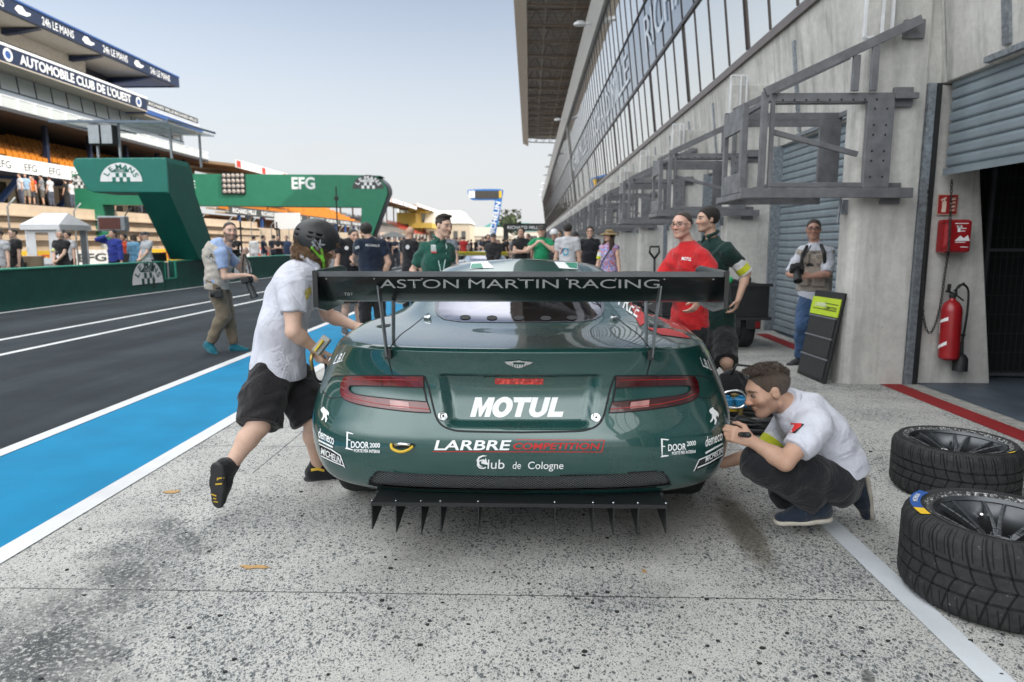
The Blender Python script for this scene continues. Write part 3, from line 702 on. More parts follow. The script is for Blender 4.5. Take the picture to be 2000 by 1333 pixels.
def lay(name, verts2d, faces, m, parent=body, off=.0016, maxlen=.02, thick=0, smooth=True):
    """lays a flat drawing, given in photo pixels, on the bodywork as a thin vinyl or lens"""
    bm = bmesh.new()
    vs = [bm.verts.new((x, y_, 0)) for x, y_ in verts2d]
    for f in faces:
        try: bm.faces.new([vs[i] for i in f])
        except ValueError: pass
    bmesh.ops.triangulate(bm, faces=[f for f in bm.faces if len(f.verts) > 3])
    for _ in range(5):
        long = [e for e in bm.edges if e.calc_length() > maxlen * 450]
        if not long: break
        bmesh.ops.subdivide_edges(bm, edges=long, cuts=1); bmesh.ops.triangulate(bm, faces=[f for f in bm.faces if len(f.verts) > 3])
    o3 = CP - CW
    for v in bm.verts:
        loc, nrm = hit_near(v.co.x, v.co.y)
        v.co = loc + nrm * off
    bm.normal_update()
    s = sum((f.normal.dot(o3 - f.calc_center_median()) for f in bm.faces))
    if s < 0: bmesh.ops.reverse_faces(bm, faces=bm.faces)
    if thick:
        bm.normal_update()
        r = bmesh.ops.solidify(bm, geom=bm.faces[:], thickness=thick)
    me = bpy.data.meshes.new(name); bm.to_mesh(me); bm.free(); me.materials.append(m)
    o = bpy.data.objects.new(name, me); COL.objects.link(o); o.parent = parent
    if smooth and not thick: me.polygons.foreach_set('use_smooth', [True] * len(me.polygons))
    return o
def lay_text(name, txt, x, y, w, h, m, slant=0, rise=0, bold=0, parent=body, off=.0022, curve=0):
    """x, y baseline-left pixel; w, h pixel size; slant = shear; rise = pixels the baseline climbs over its width"""
    vs, fs, tw = text_geo(txt, bold); sx = w / tw
    pts = []
    for a, b in vs:
        u = a * sx; fr = u / w
        pts.append((x + u + slant * b * h, y - b * h - rise * fr + curve * (4 * fr * (1 - fr))))
    return lay(name, pts, fs, m, parent, off, .03)
def lay_poly(name, polys, m, **k):
    """list of simple polygons"""
    vs, fs = [], []
    for p in polys:
        p = [q for i, q in enumerate(p) if math.hypot(q[0] - p[i - 1][0], q[1] - p[i - 1][1]) > .02]
        o = len(vs); vs += p
        fs += [tuple(i + o for i in t3) for t3 in tessellate_polygon([[Vector((a, b, 0)) for a, b in p]])]
    return lay(name, vs, fs, m, **k)
def seam(name, pts, width=.005, m=M_SEAM, off=.0012, parent=body, closed=False):
    """dark gap following a pixel polyline on the bodywork"""
    q = []
    n = len(pts)
    for i in range(n if closed else n - 1):
        a, b = pts[i], pts[(i + 1) % n]; k = max(1, int(math.hypot(b[0] - a[0], b[1] - a[1]) / 7))
        for j in range(k): q.append((a[0] + (b[0] - a[0]) * j / k, a[1] + (b[1] - a[1]) * j / k))
    if not closed: q.append(pts[-1])
    hs = [hit(*p) for p in q]; hs = [h for h in hs if h]; mb = MB(); vs = []; m_ = len(hs)
    for i, (loc, nrm) in enumerate(hs):
        a = hs[i - 1][0] if (i or closed) else loc; b = hs[(i + 1) % m_][0] if (i < m_ - 1 or closed) else loc
        s = (b - a).cross(nrm).normalized() * width / 2; vs += [loc - s + nrm * off, loc + nrm * (off + .0006), loc + s + nrm * off]
    fs = []
    for i in range(m_ if closed else m_ - 1):
        j = (i + 1) % m_; fs += [(3 * i, 3 * i + 1, 3 * j + 1, 3 * j), (3 * i + 1, 3 * i + 2, 3 * j + 2, 3 * j + 1)]
    mb.add(vs, fs); return mb.build(name, m, parent, smooth=True)
CXP = 1015.0
def mir(p): return [(2 * CXP - x, y_) for x, y_ in p]
def arc(pts, n=6):
    """Catmull-Rom smoothing of a pixel polyline"""
    out = []
    for i in range(len(pts) - 1):
        p0, p1, p2, p3 = [Vector(pts[max(0, min(len(pts) - 1, j))]) for j in (i - 1, i, i + 1, i + 2)]
        for k in range(n):
            t = k / n; v = .5 * ((2 * p1) + (p2 - p0) * t + (2 * p0 - 5 * p1 + 4 * p2 - p3) * t * t + (3 * p1 - p0 - 3 * p2 + p3) * t ** 3); out.append((v.x, v.y))
    out.append(tuple(pts[-1])); return out

# ---- open the body: rear window, mesh slot, wheel arches
def inside(px, py, poly):
    c = False; n = len(poly)
    for i in range(n):
        (x1, y1), (x2, y2) = poly[i], poly[(i + 1) % n]
        if (y1 > py) != (y2 > py) and px < (x2 - x1) * (py - y1) / (y2 - y1) + x1: c = not c
    return c
WIN = [(872, 540), (858, 560), (851, 585), (850, 605), (855, 617), (868, 625), (900, 629.5), (960, 630.5), (1015, 631)]
WIN = WIN + mir(WIN)[::-1][1:]
GRL = arc([(719, 947), (722, 936), (730, 926), (743, 920.5), (790, 923), (885, 928), (1015, 930.5)], 4)
GRL_B = arc([(1015, 960.5), (900, 959), (800, 956), (740, 951), (719, 947)], 4)
GRL = GRL + mir(GRL)[::-1][1:-1] + mir(GRL_B)[::-1][:-1] + GRL_B[:-1]
bm = bmesh.new(); bm.from_mesh(me)
dead = []
for f in bm.faces:
    c = f.calc_center_median()
    for yw in (.93, 3.68):
        if abs(c.x) > .70 and (c.y - yw) ** 2 + (c.z - .36) ** 2 < .385 ** 2: dead.append(f); break
    else:
        if c.y < 1.8 and f.normal.y < .2:
            p = proj(c + CW)
            if (c.y > .6 and c.z > .98 and inside(p[0], p[1], WIN)) or (c.y < .4 and c.z < .5 and inside(p[0], p[1], GRL)): dead.append(f)
bmesh.ops.delete(bm, geom=dead, context='FACES'); bm.to_mesh(me); bm.free()
glass = NT('polycarbonate window'); _t = glass.node('ShaderNodeBsdfTransparent', {0: (.42, .43, .46, 1)}); _g = glass.node('ShaderNodeBsdfGlossy', {0: (.86, .86, .98, 1), 1: .03})
_f = glass.mapr(glass.node('ShaderNodeLayerWeight', {0: .35}).outputs['Fresnel'], 0, 1, .24, 1, False)
glass.l.new(glass.node('ShaderNodeMixShader', {0: _f, 1: _t.outputs[0], 2: _g.outputs[0]}).outputs[0], glass.n['Material Output'].inputs[0]); M_POLY = glass.m
rw = lay_poly('rear_window', [WIN], M_POLY, parent=car, off=.001, maxlen=.06)
win_in = [(1015 + (x - 1015) * .965, y - 1 if y > 600 else y) for x, y in WIN]
edge = []
n_ = len(WIN)
sv = WIN + win_in; lay('window_seal', sv, [(i, (i + 1) % n_, n_ + (i + 1) % n_, n_ + i) for i in range(n_)], mat('grey window surround', (.10, .105, .125), .15, 0, .5, .05), rw, .0025)
for i, (x, yv) in enumerate(((909, 621), (961, 622), (1013, 622.5), (1066, 623), (1117, 622))):
    lay_poly('window_vent', [[(x + 10.5 * math.cos(a), yv + 4.3 * math.sin(a)) for a in [k * math.pi / 10 for k in range(20)]]], M_SEAM, parent=rw, off=.004)
# cabin: dark tub, roll cage
mb = MB(); mb.box((-.88, .45, .34), (.88, 3.6, .42)); mb.box((-.72, .62, .42), (.72, .66, .90)); mb.box((-.70, 2.9, .42), (.70, 2.95, .95)); mb.box((-.84, .42, .27), (.84, 4.2, .30)); mb.build('floor_pan', M_BLACK, car)
mb = MB(); mb.prism([(-.64, .68, .93), (-.63, 2.2, .93), (.63, 2.2, .93), (.64, .68, .93)], (0, 0, -.02)); mb.build('rear_shelf', mat('dark cabin trim', (.03, .03, .034), .8), car)
mb = MB()
for p, q in (((-.5, 1.95, 1.20), (.42, 1.0, .98)), ((.5, 1.95, 1.20), (-.42, 1.0, .98)), ((-.52, 1.95, .5), (-.50, 1.95, 1.2)), ((.52, 1.95, .5), (.50, 1.95, 1.2)), ((-.5, 1.95, 1.2), (.5, 1.95, 1.2)), ((0, 1.6, 1.2), (.36, 1.05, .96))):
    mb.tube([p, q], .021, 8)
mb.build('roll_cage', mat('grey roll cage', (.42, .43, .44), .4), car, smooth=True)
# wheel arches
for sx in (-1, 1):
    for yw in (.93, 3.68):
        mb = MB(); pts = []
        for k in range(25):
            a = math.pi * (1.02 * k / 24 - .01); yy, zz = yw + .385 * math.cos(a), .36 + .385 * math.sin(a)
            loc, *_ = bvh.ray_cast(Vector((sx * 3, yy, zz)), Vector((-sx, 0, 0)))
            pts.append(loc + Vector((sx * .002, 0, 0)) if loc is not None else Vector((sx * 1.0, yy, zz)))
        mb.tube(pts, .011, 6); mb.build('arch_lip', M_GREEN, car, smooth=True)
        mb = MB(); vs = []
        for k in range(25):
            a = math.pi * k / 24; vs += [(sx * .60, yw + .40 * math.cos(a), .36 + .40 * math.sin(a)), (sx * .985, yw + .40 * math.cos(a), .36 + .40 * math.sin(a))]
        mb.add(vs, [(2 * i, 2 * i + 1, 2 * i + 3, 2 * i + 2) for i in range(24)]); mb.add([(sx * .60, yw + .4 * math.cos(math.pi * k / 24), .36 + .4 * math.sin(math.pi * k / 24)) for k in range(25)], [tuple(range(25))])
        mb.build('wheel_well', M_BLACK, car)
def spin(t=0): return Matrix.Rotation(R(90), 4, 'Y')
M_RUB = mat('tyre rubber', (.016, .017, .018), .75, 0, .35, .3, 18, .4, 40)
M_RIM = mat('anthracite wheel metal', (.085, .09, .097), .32, .75, .5, .12)
def tyre_prof(r, w, rim):
    h = w / 2; return [(rim, -h * .80), (rim + .015, -h * .92), ((rim + r) / 2, -h * 1.02), (r - .035, -h * .97), (r - .010, -h * .86), (r, -h * .66), (r, h * .66), (r - .010, h * .86), (r - .035, h * .97), ((rim + r) / 2, h * 1.02), (rim + .015, h * .92), (rim, h * .80)]
for sx in (-1, 1):
    for yw in (.93, 3.68):
        M4 = Matrix.Translation((sx * .86, yw, .345)) @ Matrix.Rotation(R(90) * sx, 4, 'Y')
        w_ = empty('wheel', (0, 0, 0)); w_.parent = car
        mb = MB(); mb.lathe(tyre_prof(.345, .31, .235), M4, 48); mb.build('tyre', M_RUB, w_, smooth=True)
        mb = MB(); mb.lathe([(.235, -.12), (.22, -.10), (.215, .10), (.235, .13), (.24, .145)], M4, 48)
        for k in range(10):
            a = 2 * math.pi * k / 10; mb.bar(M4 @ Vector((.03 * math.cos(a), .03 * math.sin(a), .07)), M4 @ Vector((.218 * math.cos(a), .218 * math.sin(a), .11)), .022, .016, (sx, 0, 0))
        mb.lathe([(.0, .08), (.05, .08), (.055, .05)], M4, 20); mb.build('rim', M_RIM, w_)
# ---- tail lights
def lens_mat(name, c, e=0):
    t = NT(name); p = t.co(); s = t.sep(p)
    l = t.math('SINE', t.math('MULTIPLY', s[2], 1500)); v = t.math('SINE', t.math('MULTIPLY', s[0], 90))
    f = t.math('MULTIPLY', t.math('ADD', l, 1), t.math('ADD', t.math('MULTIPLY', v, .35), .8))
    c = Vector(c); n = t.noise(9, p, 3)
    t.set(color=t.mix(t.mapr(n, .4, .65, 0, .3), t.ramp(f, [(.2, c * .5), (.9, c * 1.25)]), c * .7), rough=.16, spec=.5, coat=1, coatr=.02)
    t.bump(f, .06, .002); return t.m
M_LENS = lens_mat('red lens', (.115, .002, .004)); M_LENSD = lens_mat('dark red lens', (.05, .0015, .003)); M_CLEAR = lens_mat('pink clear lens', (.42, .20, .19))
LO = arc([(827, 735), (760, 734.5), (700, 734.5), (677, 736), (669.5, 745), (666.5, 758), (667, 770), (674, 780), (690, 787), (715, 793), (755, 799), (800, 804), (841, 806.5)], 4)
GI = arc([(834, 785.5), (790, 782), (740, 777), (705, 772.5), (690, 768), (683.5, 762), (684, 757), (690, 754), (740, 754.5), (828, 757.2)], 4)
for side in (0, 1):
    f = mir if side else (lambda p: list(p))
    o = lay_poly('tail_light', [f(LO + GI)], M_LENSD if side else M_LENS, parent=car, off=.007, maxlen=.03)
    lay_poly('reverse_lamp', [f([(763, 782), (799, 786.3), (801, 799.3), (764, 795.5)])], M_CLEAR, parent=o, off=.0085)
    rim_ = f(LO + [(834, 785.5), (828, 757.2)]); seam('light_seal', rim_, .008, M_SEAM, .003, o, True)
    seam('light_seal', f(GI), .005, M_SEAM, .008, o)
    seam('light_line', f(arc([(676, 771), (700, 781), (755, 792), (838, 800)], 4)), .0035, mat('bright red line', (.30, .02, .015), .2), .0095, o); seam('light_line', f([(690, 741), (820, 742)]), .003, mat('bright red line', (.30, .02, .015), .2), .0095, o)
    seam('light_divider', f([(746, 735), (748, 754)]), .004, M_LENSD, .009, o)
    # boot seams, bumper seams
    seam('panel_gap', f(arc([(829, 735), (838, 760), (845, 790), (852, 815), (862, 830), (880, 839), (910, 843), (1015, 845)], 4)), .009)
    seam('panel_gap', f(arc([(755.5, 690), (768, 671), (783, 654), (801, 641), (816, 629), (829, 618.5), (838, 612)], 4)), .006)
    seam('panel_gap', f([(757, 693), (762, 715), (767, 734)]), .006)
    seam('panel_gap', f([(640, 748), (648, 738), (660, 735), (677, 734)]), .006); seam('panel_gap', f(arc([(630, 764), (636, 771), (643, 777.5), (655, 778), (667, 775)], 3)), .005)
    lk = (865, 813.5) if not side else (1164, 816)
    h = hit(*lk); q = h[1].to_track_quat('Z', 'Y').to_matrix().to_4x4(); M4 = Matrix.Translation(h[0]) @ q
    mb = MB(); mb.lathe([(0, .006), (.008, .006), (.0085, .004), (.018, .005), (.0215, .003), (.022, 0)], M4, 24); lo = mb.build('boot_lock', M_CHROME, car, autosmooth=30)
    mb = MB(); mb.lathe([(0, .0072), (.0055, .0072)], M4, 12); mb.build('lock_core', M_SEAM, lo)
    # clips beside the window
    h = hit(*((835, 624) if not side else (1198, 626))); q = h[1].to_track_quat('Z', 'Y').to_matrix().to_4x4(); M4 = Matrix.Translation(h[0]) @ q
    mb = MB(); mb.box((-.018, -.012, 0), (.018, .012, .012), M4); mb.tube([M4 @ Vector((-.022, 0, .012)), M4 @ Vector((.022, .004, .016))], .006, 8); mb.lathe([(0, .02), (.009, .02), (.01, .01)], M4 @ Matrix.Translation((.004, .014, 0)), 12); mb.build('window_clip', M_CHROME, car, bevel=.002)
    lay_poly('fender_vent', [f([(733, 638.5), (748, 634.5), (764, 634), (761, 637.5), (746, 640.5)])], M_SEAM, off=.003)
# brake light
lay_poly('brake_housing', [arc([(950, 735.5), (944, 741), (947, 749), (958, 754), (1015, 755), (1072, 754.5), (1082, 750), (1085, 742), (1080, 736), (1015, 735), (950, 735.5)], 3)], mat('housing green', (.012, .06, .048), .3, 0, .5, .05, coat=1), off=.006, parent=car)
t = NT('red brake lens'); c = t.node('ShaderNodeTexVoronoi', {'Vector': t.mapping(t.co(), (1, .2, 1)), 'Scale': 62}).outputs['Distance']
t.set(color=t.ramp(c, [(.1, (.85, .06, .03)), (.6, (.35, .008, .006))]), rough=.15, coat=1, coatr=.02); t.bump(c, .5, .01)
lay_poly('brake_light', [[(967, 738.5), (1061, 738.8), (1061, 750.5), (967, 750)]], t.m, off=.009, parent=car)
# mesh slot
t = NT('black mesh'); p = t.sep(t.co()); k = 190
a = t.math('SINE', t.math('MULTIPLY', t.math('ADD', p[0], t.math('MULTIPLY', p[2], 1.5)), k * 2)); b = t.math('SINE', t.math('MULTIPLY', t.math('SUBTRACT', p[0], t.math('MULTIPLY', p[2], 1.5)), k * 2))
wv = t.math('MAXIMUM', a, b); t.set(color=t.ramp(wv, [(.72, (.004, .0045, .005)), (.92, (.17, .18, .19))]), rough=.6, spec=.3, alpha=1); t.bump(wv, .4, .004)
gr = lay_poly('mesh_grille', [GRL], t.m, parent=car, off=-.014, maxlen=.03)
seam('grille_edge', GRL, .012, M_SEAM, -.004, gr, True)
seam('grille_lip', [(x, y_ + 2.2) for x, y_ in (GRL_B[::-1] + mir(GRL_B)[::1][1:])] if False else [(x, y_ + 2.4) for x, y_ in arc([(722, 949), (740, 953), (800, 958), (900, 961), (1015, 962.5), (1130, 961), (1230, 958), (1290, 953), (1308, 949)], 4)], .009, M_GREEN, .004, gr)
# tow strap
lay_poly('tow_slot', [[(787.5 + 24 * math.cos(a), 869.5 + 5.5 * math.sin(a)) for a in [k * math.pi / 12 for k in range(24)]]], M_SEAM, parent=car, off=.002)
hs = [hit(*p) for p in arc([(766, 867), (770, 875), (785, 880), (800, 877), (808, 871)], 5)]
mb = MB(); mb.tube([h[0] + h[1] * (.012 + .012 * math.sin(math.pi * i / (len(hs) - 1))) for i, h in enumerate(hs)], .0065, 8); mb.build('tow_strap', mat('yellow strap', (.55, .37, .03), .7), car, smooth=True)
hs = [hit(*p) for p in ((772, 868.5), (788, 867), (803, 868.5))]; mb = MB(); mb.tube([h[0] + h[1] * .01 for h in hs], .008, 8); mb.build('tow_bar', M_CHROME, car, smooth=True)
# ---- lettering and stickers
RING = [(.5 + .52 * math.cos(a), .5 + .53 * math.sin(a)) for a in [2 * math.pi * k / 32 for k in range(33)]] + [(.5 + .20 * math.cos(a), .5 + .25 * math.sin(a)) for a in [-2 * math.pi * k / 24 for k in range(25)]]
UU = [(0, 1), (0, .38)] + [(.48 - .48 * math.cos(a), .38 - .40 * math.sin(a)) for a in [math.pi * k / 14 for k in range(1, 14)]] + [(.96, .38), (.96, 1), (.65, 1), (.65, .38)] + [(.48 + .17 * math.cos(a), .36 - .13 * math.sin(a)) for a in [math.pi * k / 8 for k in range(1, 8)]] + [(.31, .38), (.31, 1)]
LET = [(0, [(0, 0), (0, 1), (.34, 1), (.52, .5), (.70, 1), (1.04, 1), (1.04, 0), (.75, 0), (.75, .55), (.58, .02), (.46, .02), (.29, .55), (.29, 0)]), (1.08, RING), (2.02, [(0, 1), (.98, 1), (.98, .74), (.65, .74), (.65, 0), (.33, 0), (.33, .74), (.1, .74)]), (3.02, UU), (4.06, [(0, 0), (0, 1), (.31, 1), (.31, .27), (.80, .27), (.80, 0)])]
lay_poly('lettering', [[(918 + (o_ + a) * 37 + .27 * b * 38.5, 815 - b * 38.5) for a, b in P_] for o_, P_ in LET], M_WHITE, parent=car, off=.0022)
lay_text('lettering', 'LARBRE', 848, 879, 146, 19.5, M_WHITE, .28, 0, .018, car)
lay_text('lettering', 'COMPETITION', 1001, 877.5, 168, 12.5, M_REDV, .26, 0, .02, car)
lay_poly('sticker_line', [[(845, 881.3), (1175, 882.3), (1175, 883.8), (845, 882.8)], [(1008, 858.5), (1181, 859.5), (1181, 860.9), (1008, 859.9)], [(1179.5, 859.6), (1181.5, 859.6), (1176, 883), (1174, 883)]], M_REDV, parent=car, off=.0022)
lay_text('lettering', 'Club', 931, 915.5, 54, 19, M_WHITE, .06, 0, 0, car); lay_text('lettering', 'de', 1001, 915.8, 16, 15, M_WHITE, .08, 0, 0, car); lay_text('lettering', 'Cologne', 1031, 916, 69, 15, M_WHITE, .06, 0, 0, car)
lay_poly('sticker_emblem', [[(940, 905), (941, 899), (943, 902), (944, 896), (946, 901), (949, 894), (951, 902), (955, 908), (948, 907)], [(937, 911), (932, 905), (931, 898), (935, 892), (943, 889), (952, 890.5), (943, 892), (937, 895), (935, 901), (937, 908), (943, 912)]], M_WHITE, parent=car, off=.0024)
lay_poly('sticker_emblem', [[(677.5, 843), (691, 847.5), (690, 848.8), (680.5, 846.5), (680, 858), (685, 859.5), (685, 861), (680, 860), (679.5, 874), (690, 878.5), (691, 880), (674.5, 876.5), (677, 874)]], M_WHITE, parent=car, off=.0022)
lay_text('lettering', 'DOOR', 686, 874.5, 35, 13, M_WHITE, 0, -1.5, .018, car); lay_text('lettering', '2000', 722.5, 874, 20, 9, M_WHITE, 0, -.5, .02, car); lay_text('lettering', 'PORTE PER INTERNI', 692, 883, 50, 6.2, M_WHITE, 0, -2, .02, car)
lay_poly('sticker_emblem', [[(1290.5, 857), (1306.5, 858.5), (1305, 860.5), (1294, 859.5), (1294, 871), (1299, 871.5), (1299, 873), (1294, 873), (1293.5, 889.5), (1305, 889), (1306, 891), (1289.5, 893.5), (1292, 890)]], M_WHITE, parent=car, off=.0022)
lay_text('lettering', 'DOOR', 1304.5, 881, 35, 13, M_WHITE, 0, 2.5, .018, car); lay_text('lettering', '2000', 1341, 871.5, 17.5, 9, M_WHITE, 0, 2, .02, car); lay_text('lettering', 'PORTE PER INTERNI', 1312, 888.5, 46, 6, M_WHITE, 0, 4, .02, car)
# corner stickers
M_BLUEV = mat('blue vinyl', (.02, .13, .26), .3)
lay_poly('sticker_panel', [[(624, 866), (648, 877), (666, 889), (675, 914), (652, 905), (628, 893)]], M_GLOSSB, parent=car, off=.002)
lay_poly('sticker_line', [[(624, 866), (648, 877), (666, 889), (675, 914), (673, 913), (664.5, 890.5), (647, 879), (625, 868.5)], [(628, 889), (652, 901), (673, 909.5), (673, 911.5), (652, 903), (628, 891.5)]], M_WHITE, parent=car, off=.003)
lay_text('lettering', 'MICHELIN', 628, 886, 38, 12, M_WHITE, .1, -20, .02, car, .0032)
lay_text('lettering', 'demeco', 623, 854, 30, 19, M_WHITE, 0, -15, .015, car, .003); lay_poly('sticker_line', [[(623, 858), (651, 872), (651, 875.5), (623, 861.5)]], M_WHITE, parent=car, off=.003)
lay_poly('sticker_panel', [[(1353, 921), (1364, 897), (1390, 886), (1411, 873), (1412, 893), (1395, 903), (1372, 914)]], M_GLOSSB, parent=car, off=.002)
lay_poly('sticker_line', [[(1353, 921), (1364, 897), (1390, 886), (1411, 873), (1411, 875), (1390, 888), (1365.5, 899), (1356, 919)], [(1362, 912), (1385, 902), (1411, 887), (1411, 889), (1385, 904.5), (1361, 915)]], M_WHITE, parent=car, off=.003)
lay_text('lettering', 'MICHELIN', 1377, 902, 33, 11, M_WHITE, .1, 17, .02, car, .0032)
lay_text('lettering', 'demeco', 1377, 873, 33, 20, M_WHITE, 0, 14, .015, car, .003); lay_poly('sticker_line', [[(1377, 883), (1410, 865), (1410, 868.5), (1377, 887)]], M_WHITE, parent=car, off=.003)
HORSE = [(0, 7), (3, 3), (8, 0), (10, 4), (13, 6), (17, 9), (20, 14), (19, 20), (16, 16), (14, 20), (16, 26), (13, 34), (11, 33), (12, 26), (9, 22), (7, 27), (3, 30), (2, 28), (6, 21), (6, 14), (3, 12)]
lay_poly('sticker_emblem', [[(627 + x * .82, 795 + y_ * .9) for x, y_ in HORSE]], M_WHITE, parent=car, off=.003)
lay_poly('sticker_emblem', [[(1384 + x * .95, 796 + y_) for x, y_ in HORSE]], M_WHITE, parent=car, off=.003)
lay_text('lettering', 'L.B.I.', 651, 712, 18, 19, M_WHITE, .5, 6, .01, car, .003); lay_text('lettering', 'L.B.I.', 1372, 716, 18, 19, M_WHITE, -.35, -8, .01, car, .003)
# winged badge
lay_poly('badge', [[(985, 706), (1004, 705), (1013, 703.5), (1022, 705), (1041, 706.5), (1036, 711), (1028, 714), (1020, 717.5), (1013, 719), (1006, 717.5), (997, 714), (990, 711)]], M_CHROME, parent=car, off=.004)
lay_poly('badge_plate', [[(1002, 707.5), (1025, 707.8), (1024, 711.3), (1003, 711)]], mat('badge green', (.01, .06, .045), .3), parent=car, off=.0055)
for k in range(9):
    x0 = 1013 + (k - 4) * 5.2; seam('badge_feather', [(x0 * .98 + 1013 * .02, 712), (x0 * .86 + 1013 * .14, 717 - .06 * (k - 4) ** 2)], .0022, M_SEAM, .0058)
# roof stickers, side stickers
M_GRNV = mat('green vinyl', (.03, .22, .14), .4)
lay_poly('roof_sticker', [[(918, 526), (921, 513), (952, 511.5), (965, 524)]], M_WHITE, parent=car, off=.003); lay_poly('roof_sticker', [[(919, 525), (922, 517), (940, 516), (944, 525)]], M_GRNV, parent=car, off=.005)
lay_poly('roof_sticker', [[(1082, 512), (1128, 514), (1128, 527), (1092, 525)]], M_WHITE, parent=car, off=.003); lay_poly('roof_sticker', [[(1103, 514), (1127, 515), (1127, 526), (1112, 524)]], M_GRNV, parent=car, off=.005)
lay_poly('side_sticker', [[(1228, 590), (1244, 590), (1264, 629), (1250, 638), (1243, 625)]], M_REDV, parent=car, off=.003)
lay_text('lettering', 'FREE', 1206, 596, 38, 26, M_WHITE, .35, -26, .01, car, .0035)
lay_poly('side_sticker', [[(1262, 641), (1302, 643), (1332, 651), (1350, 662), (1330, 660), (1290, 655)]], M_REDV, parent=car, off=.003)
# ---- rear wing
wing = empty('rear_wing'); wing.parent = car
zT = 1.0
def WP(px, py, yc): w = atY(px, py, YR + yc); return Vector((w.x - XC, w.y - YR, w.z))
zt_ = WP(1015, 531, -.06).z; HW = (WP(1417, 560, -.06).x - WP(614, 560, -.06).x) / 2 - .006; zb_ = WP(1015, 590, .18).z
under = [(-.06, zt_ - .022), (-.045, zt_ - .034), (.00, zt_ - .062), (.06, zt_ - .095), (.12, zb_ + .014), (.18, zb_), (.26, zb_ + .001), (.33, zb_ + .018), (.37, zb_ + .04)]
top = [(.36, zb_ + .055), (.30, zb_ + .068), (.22, zb_ + .072), (.12, zt_ - .052), (.02, zt_ - .014), (-.054, zt_ - .004)]
n = 44; vs = []; prof = under + top; m_ = len(prof)
for i in range(n + 1):
    x = -HW + 2 * HW * i / n; e = max(0, (abs(x) - HW * .72) / (HW * .28)); lift = .0 * e
    for y_, z_ in prof: vs.append((x, y_, z_ + lift * (1 if y_ > .0 else .2)))
mb = MB(); mb.add(vs, [(i * m_ + k, i * m_ + (k + 1) % m_, (i + 1) * m_ + (k + 1) % m_, (i + 1) * m_ + k) for i in range(n) for k in range(m_)] + [tuple(range(m_)), tuple(n * m_ + k for k in range(m_))])
mb.build('wing_plane', M_CARBON, wing, autosmooth=40, smooth=True)
mb = MB(); mb.box((-HW, -.066, zt_ - .021), (HW, -.0605, zt_ + .001)); mb.build('gurney_flap', mat('grey flap', (.10, .108, .118), .25, .4, .5, .3, 4), wing)
mb = MB()
for i in range(9): mb.lathe([(0, .0), (.004, 0)], Matrix.Translation((-HW * .95 + HW * 1.9 * i / 8, -.0495, zt_ - .030)) @ Matrix.Rotation(R(60), 4, 'X'), 8)
mb.build('rivet', M_CHROME, wing)
for s in (-1, 1):
    mb = MB(); zq = WP(614, 601, -.07).z
    mb.prism([(s * HW, -.075, zt_ + .004), (s * HW, -.075, zq), (s * HW, .10, zb_ - .035), (s * HW, .36, zb_ - .025), (s * HW, .44, zb_ + .03), (s * HW, .44, zt_ - .005), (s * HW, .36, zt_ + .012)], (s * .009, 0, 0)); mb.build('end_plate', M_GLOSSB, wing, bevel=.0015)
    mb = MB(); mb.box((s * (HW + .0005) - .004, -.08, zq), (s * (HW + .0005) + .014 * 1, -.0755, zt_ + .004)); mb.build('end_plate_edge', M_CARBON, wing)
    for (xt, yt, xb, yb_, ya_, w_) in ((739, 558, 757, 692, -.015, .05), (768, 588, 769, 682, .13, .055)):
        a_ = WP(xt, yt, ya_); b_ = WP(xb, yb_, .10 if ya_ < 0 else .22)
        a_.x = s * abs(a_.x); b_.x = s * abs(b_.x); 
        if ya_ > 0: a_.z = zb_ + .01
        mb = MB(); mb.prism([a_ + Vector((0, -.008, 0)), a_ + Vector((0, w_, 0)), b_ + Vector((0, w_ * .6, -.02)), b_ + Vector((0, -.012, -.01))], (s * .007, 0, 0)); mb.build('wing_strut', mat('grey strut metal', (.20, .215, .22), .3, .6, .5, .15), wing, bevel=.0015)
    mb = MB(); b_ = WP(760, 688, .11); mb.box((min(s * (abs(b_.x) - .012), s * (abs(b_.x) + .016)), .09, b_.z - .03), (max(s * (abs(b_.x) - .012), s * (abs(b_.x) + .016)), .20, b_.z + .012)); mb.build('strut_foot', M_BLACK, wing, bevel=.003)
# wing lettering follows the curved underside
def wing_text(txt, x0, x1, ybase, hpx, m, bold=0):
    vs, fs, tw = text_geo(txt, bold); pts = []
    A = [(p[0], p[1]) for p in under]
    for a, b in vs:
        px = x0 + (x1 - x0) * a / tw; py = ybase - hpx * b
        d = ray(px, py); best = None
        for i in range(len(A) - 1):
            (ya, za), (yb_, zb__) = A[i], A[i + 1]
            # intersect ray with the strip (infinite in x)
            o = CP - CW; ny, nz = -(zb__ - za), (yb_ - ya); den = d.y * ny + d.z * nz
            if abs(den) < 1e-9: continue
            t_ = ((ya - o.y) * ny + (za - o.z) * nz) / den; q = o + d * t_
            if ya - 1e-4 <= q.y <= yb_ + 1e-4: best = q + Vector((0, -.0025, -.0015)); break
        if best is None: best = CP - CW + d * 3.0
        pts.append(best)
    return raw_mesh('lettering', [tuple(p) for p in pts], fs, m, wing, False)
M_SILV = mat('silver lettering', (.62, .63, .64), .35, .1)
for w_, x0, x1 in (('ASTON', 742, 896), ('MARTIN', 915, 1091), ('RACING', 1111, 1288)): wing_text(w_, x0, x1, 562.5, 18, M_SILV)
wing_text('TBT', 672, 690, 577, 6, M_SILV)
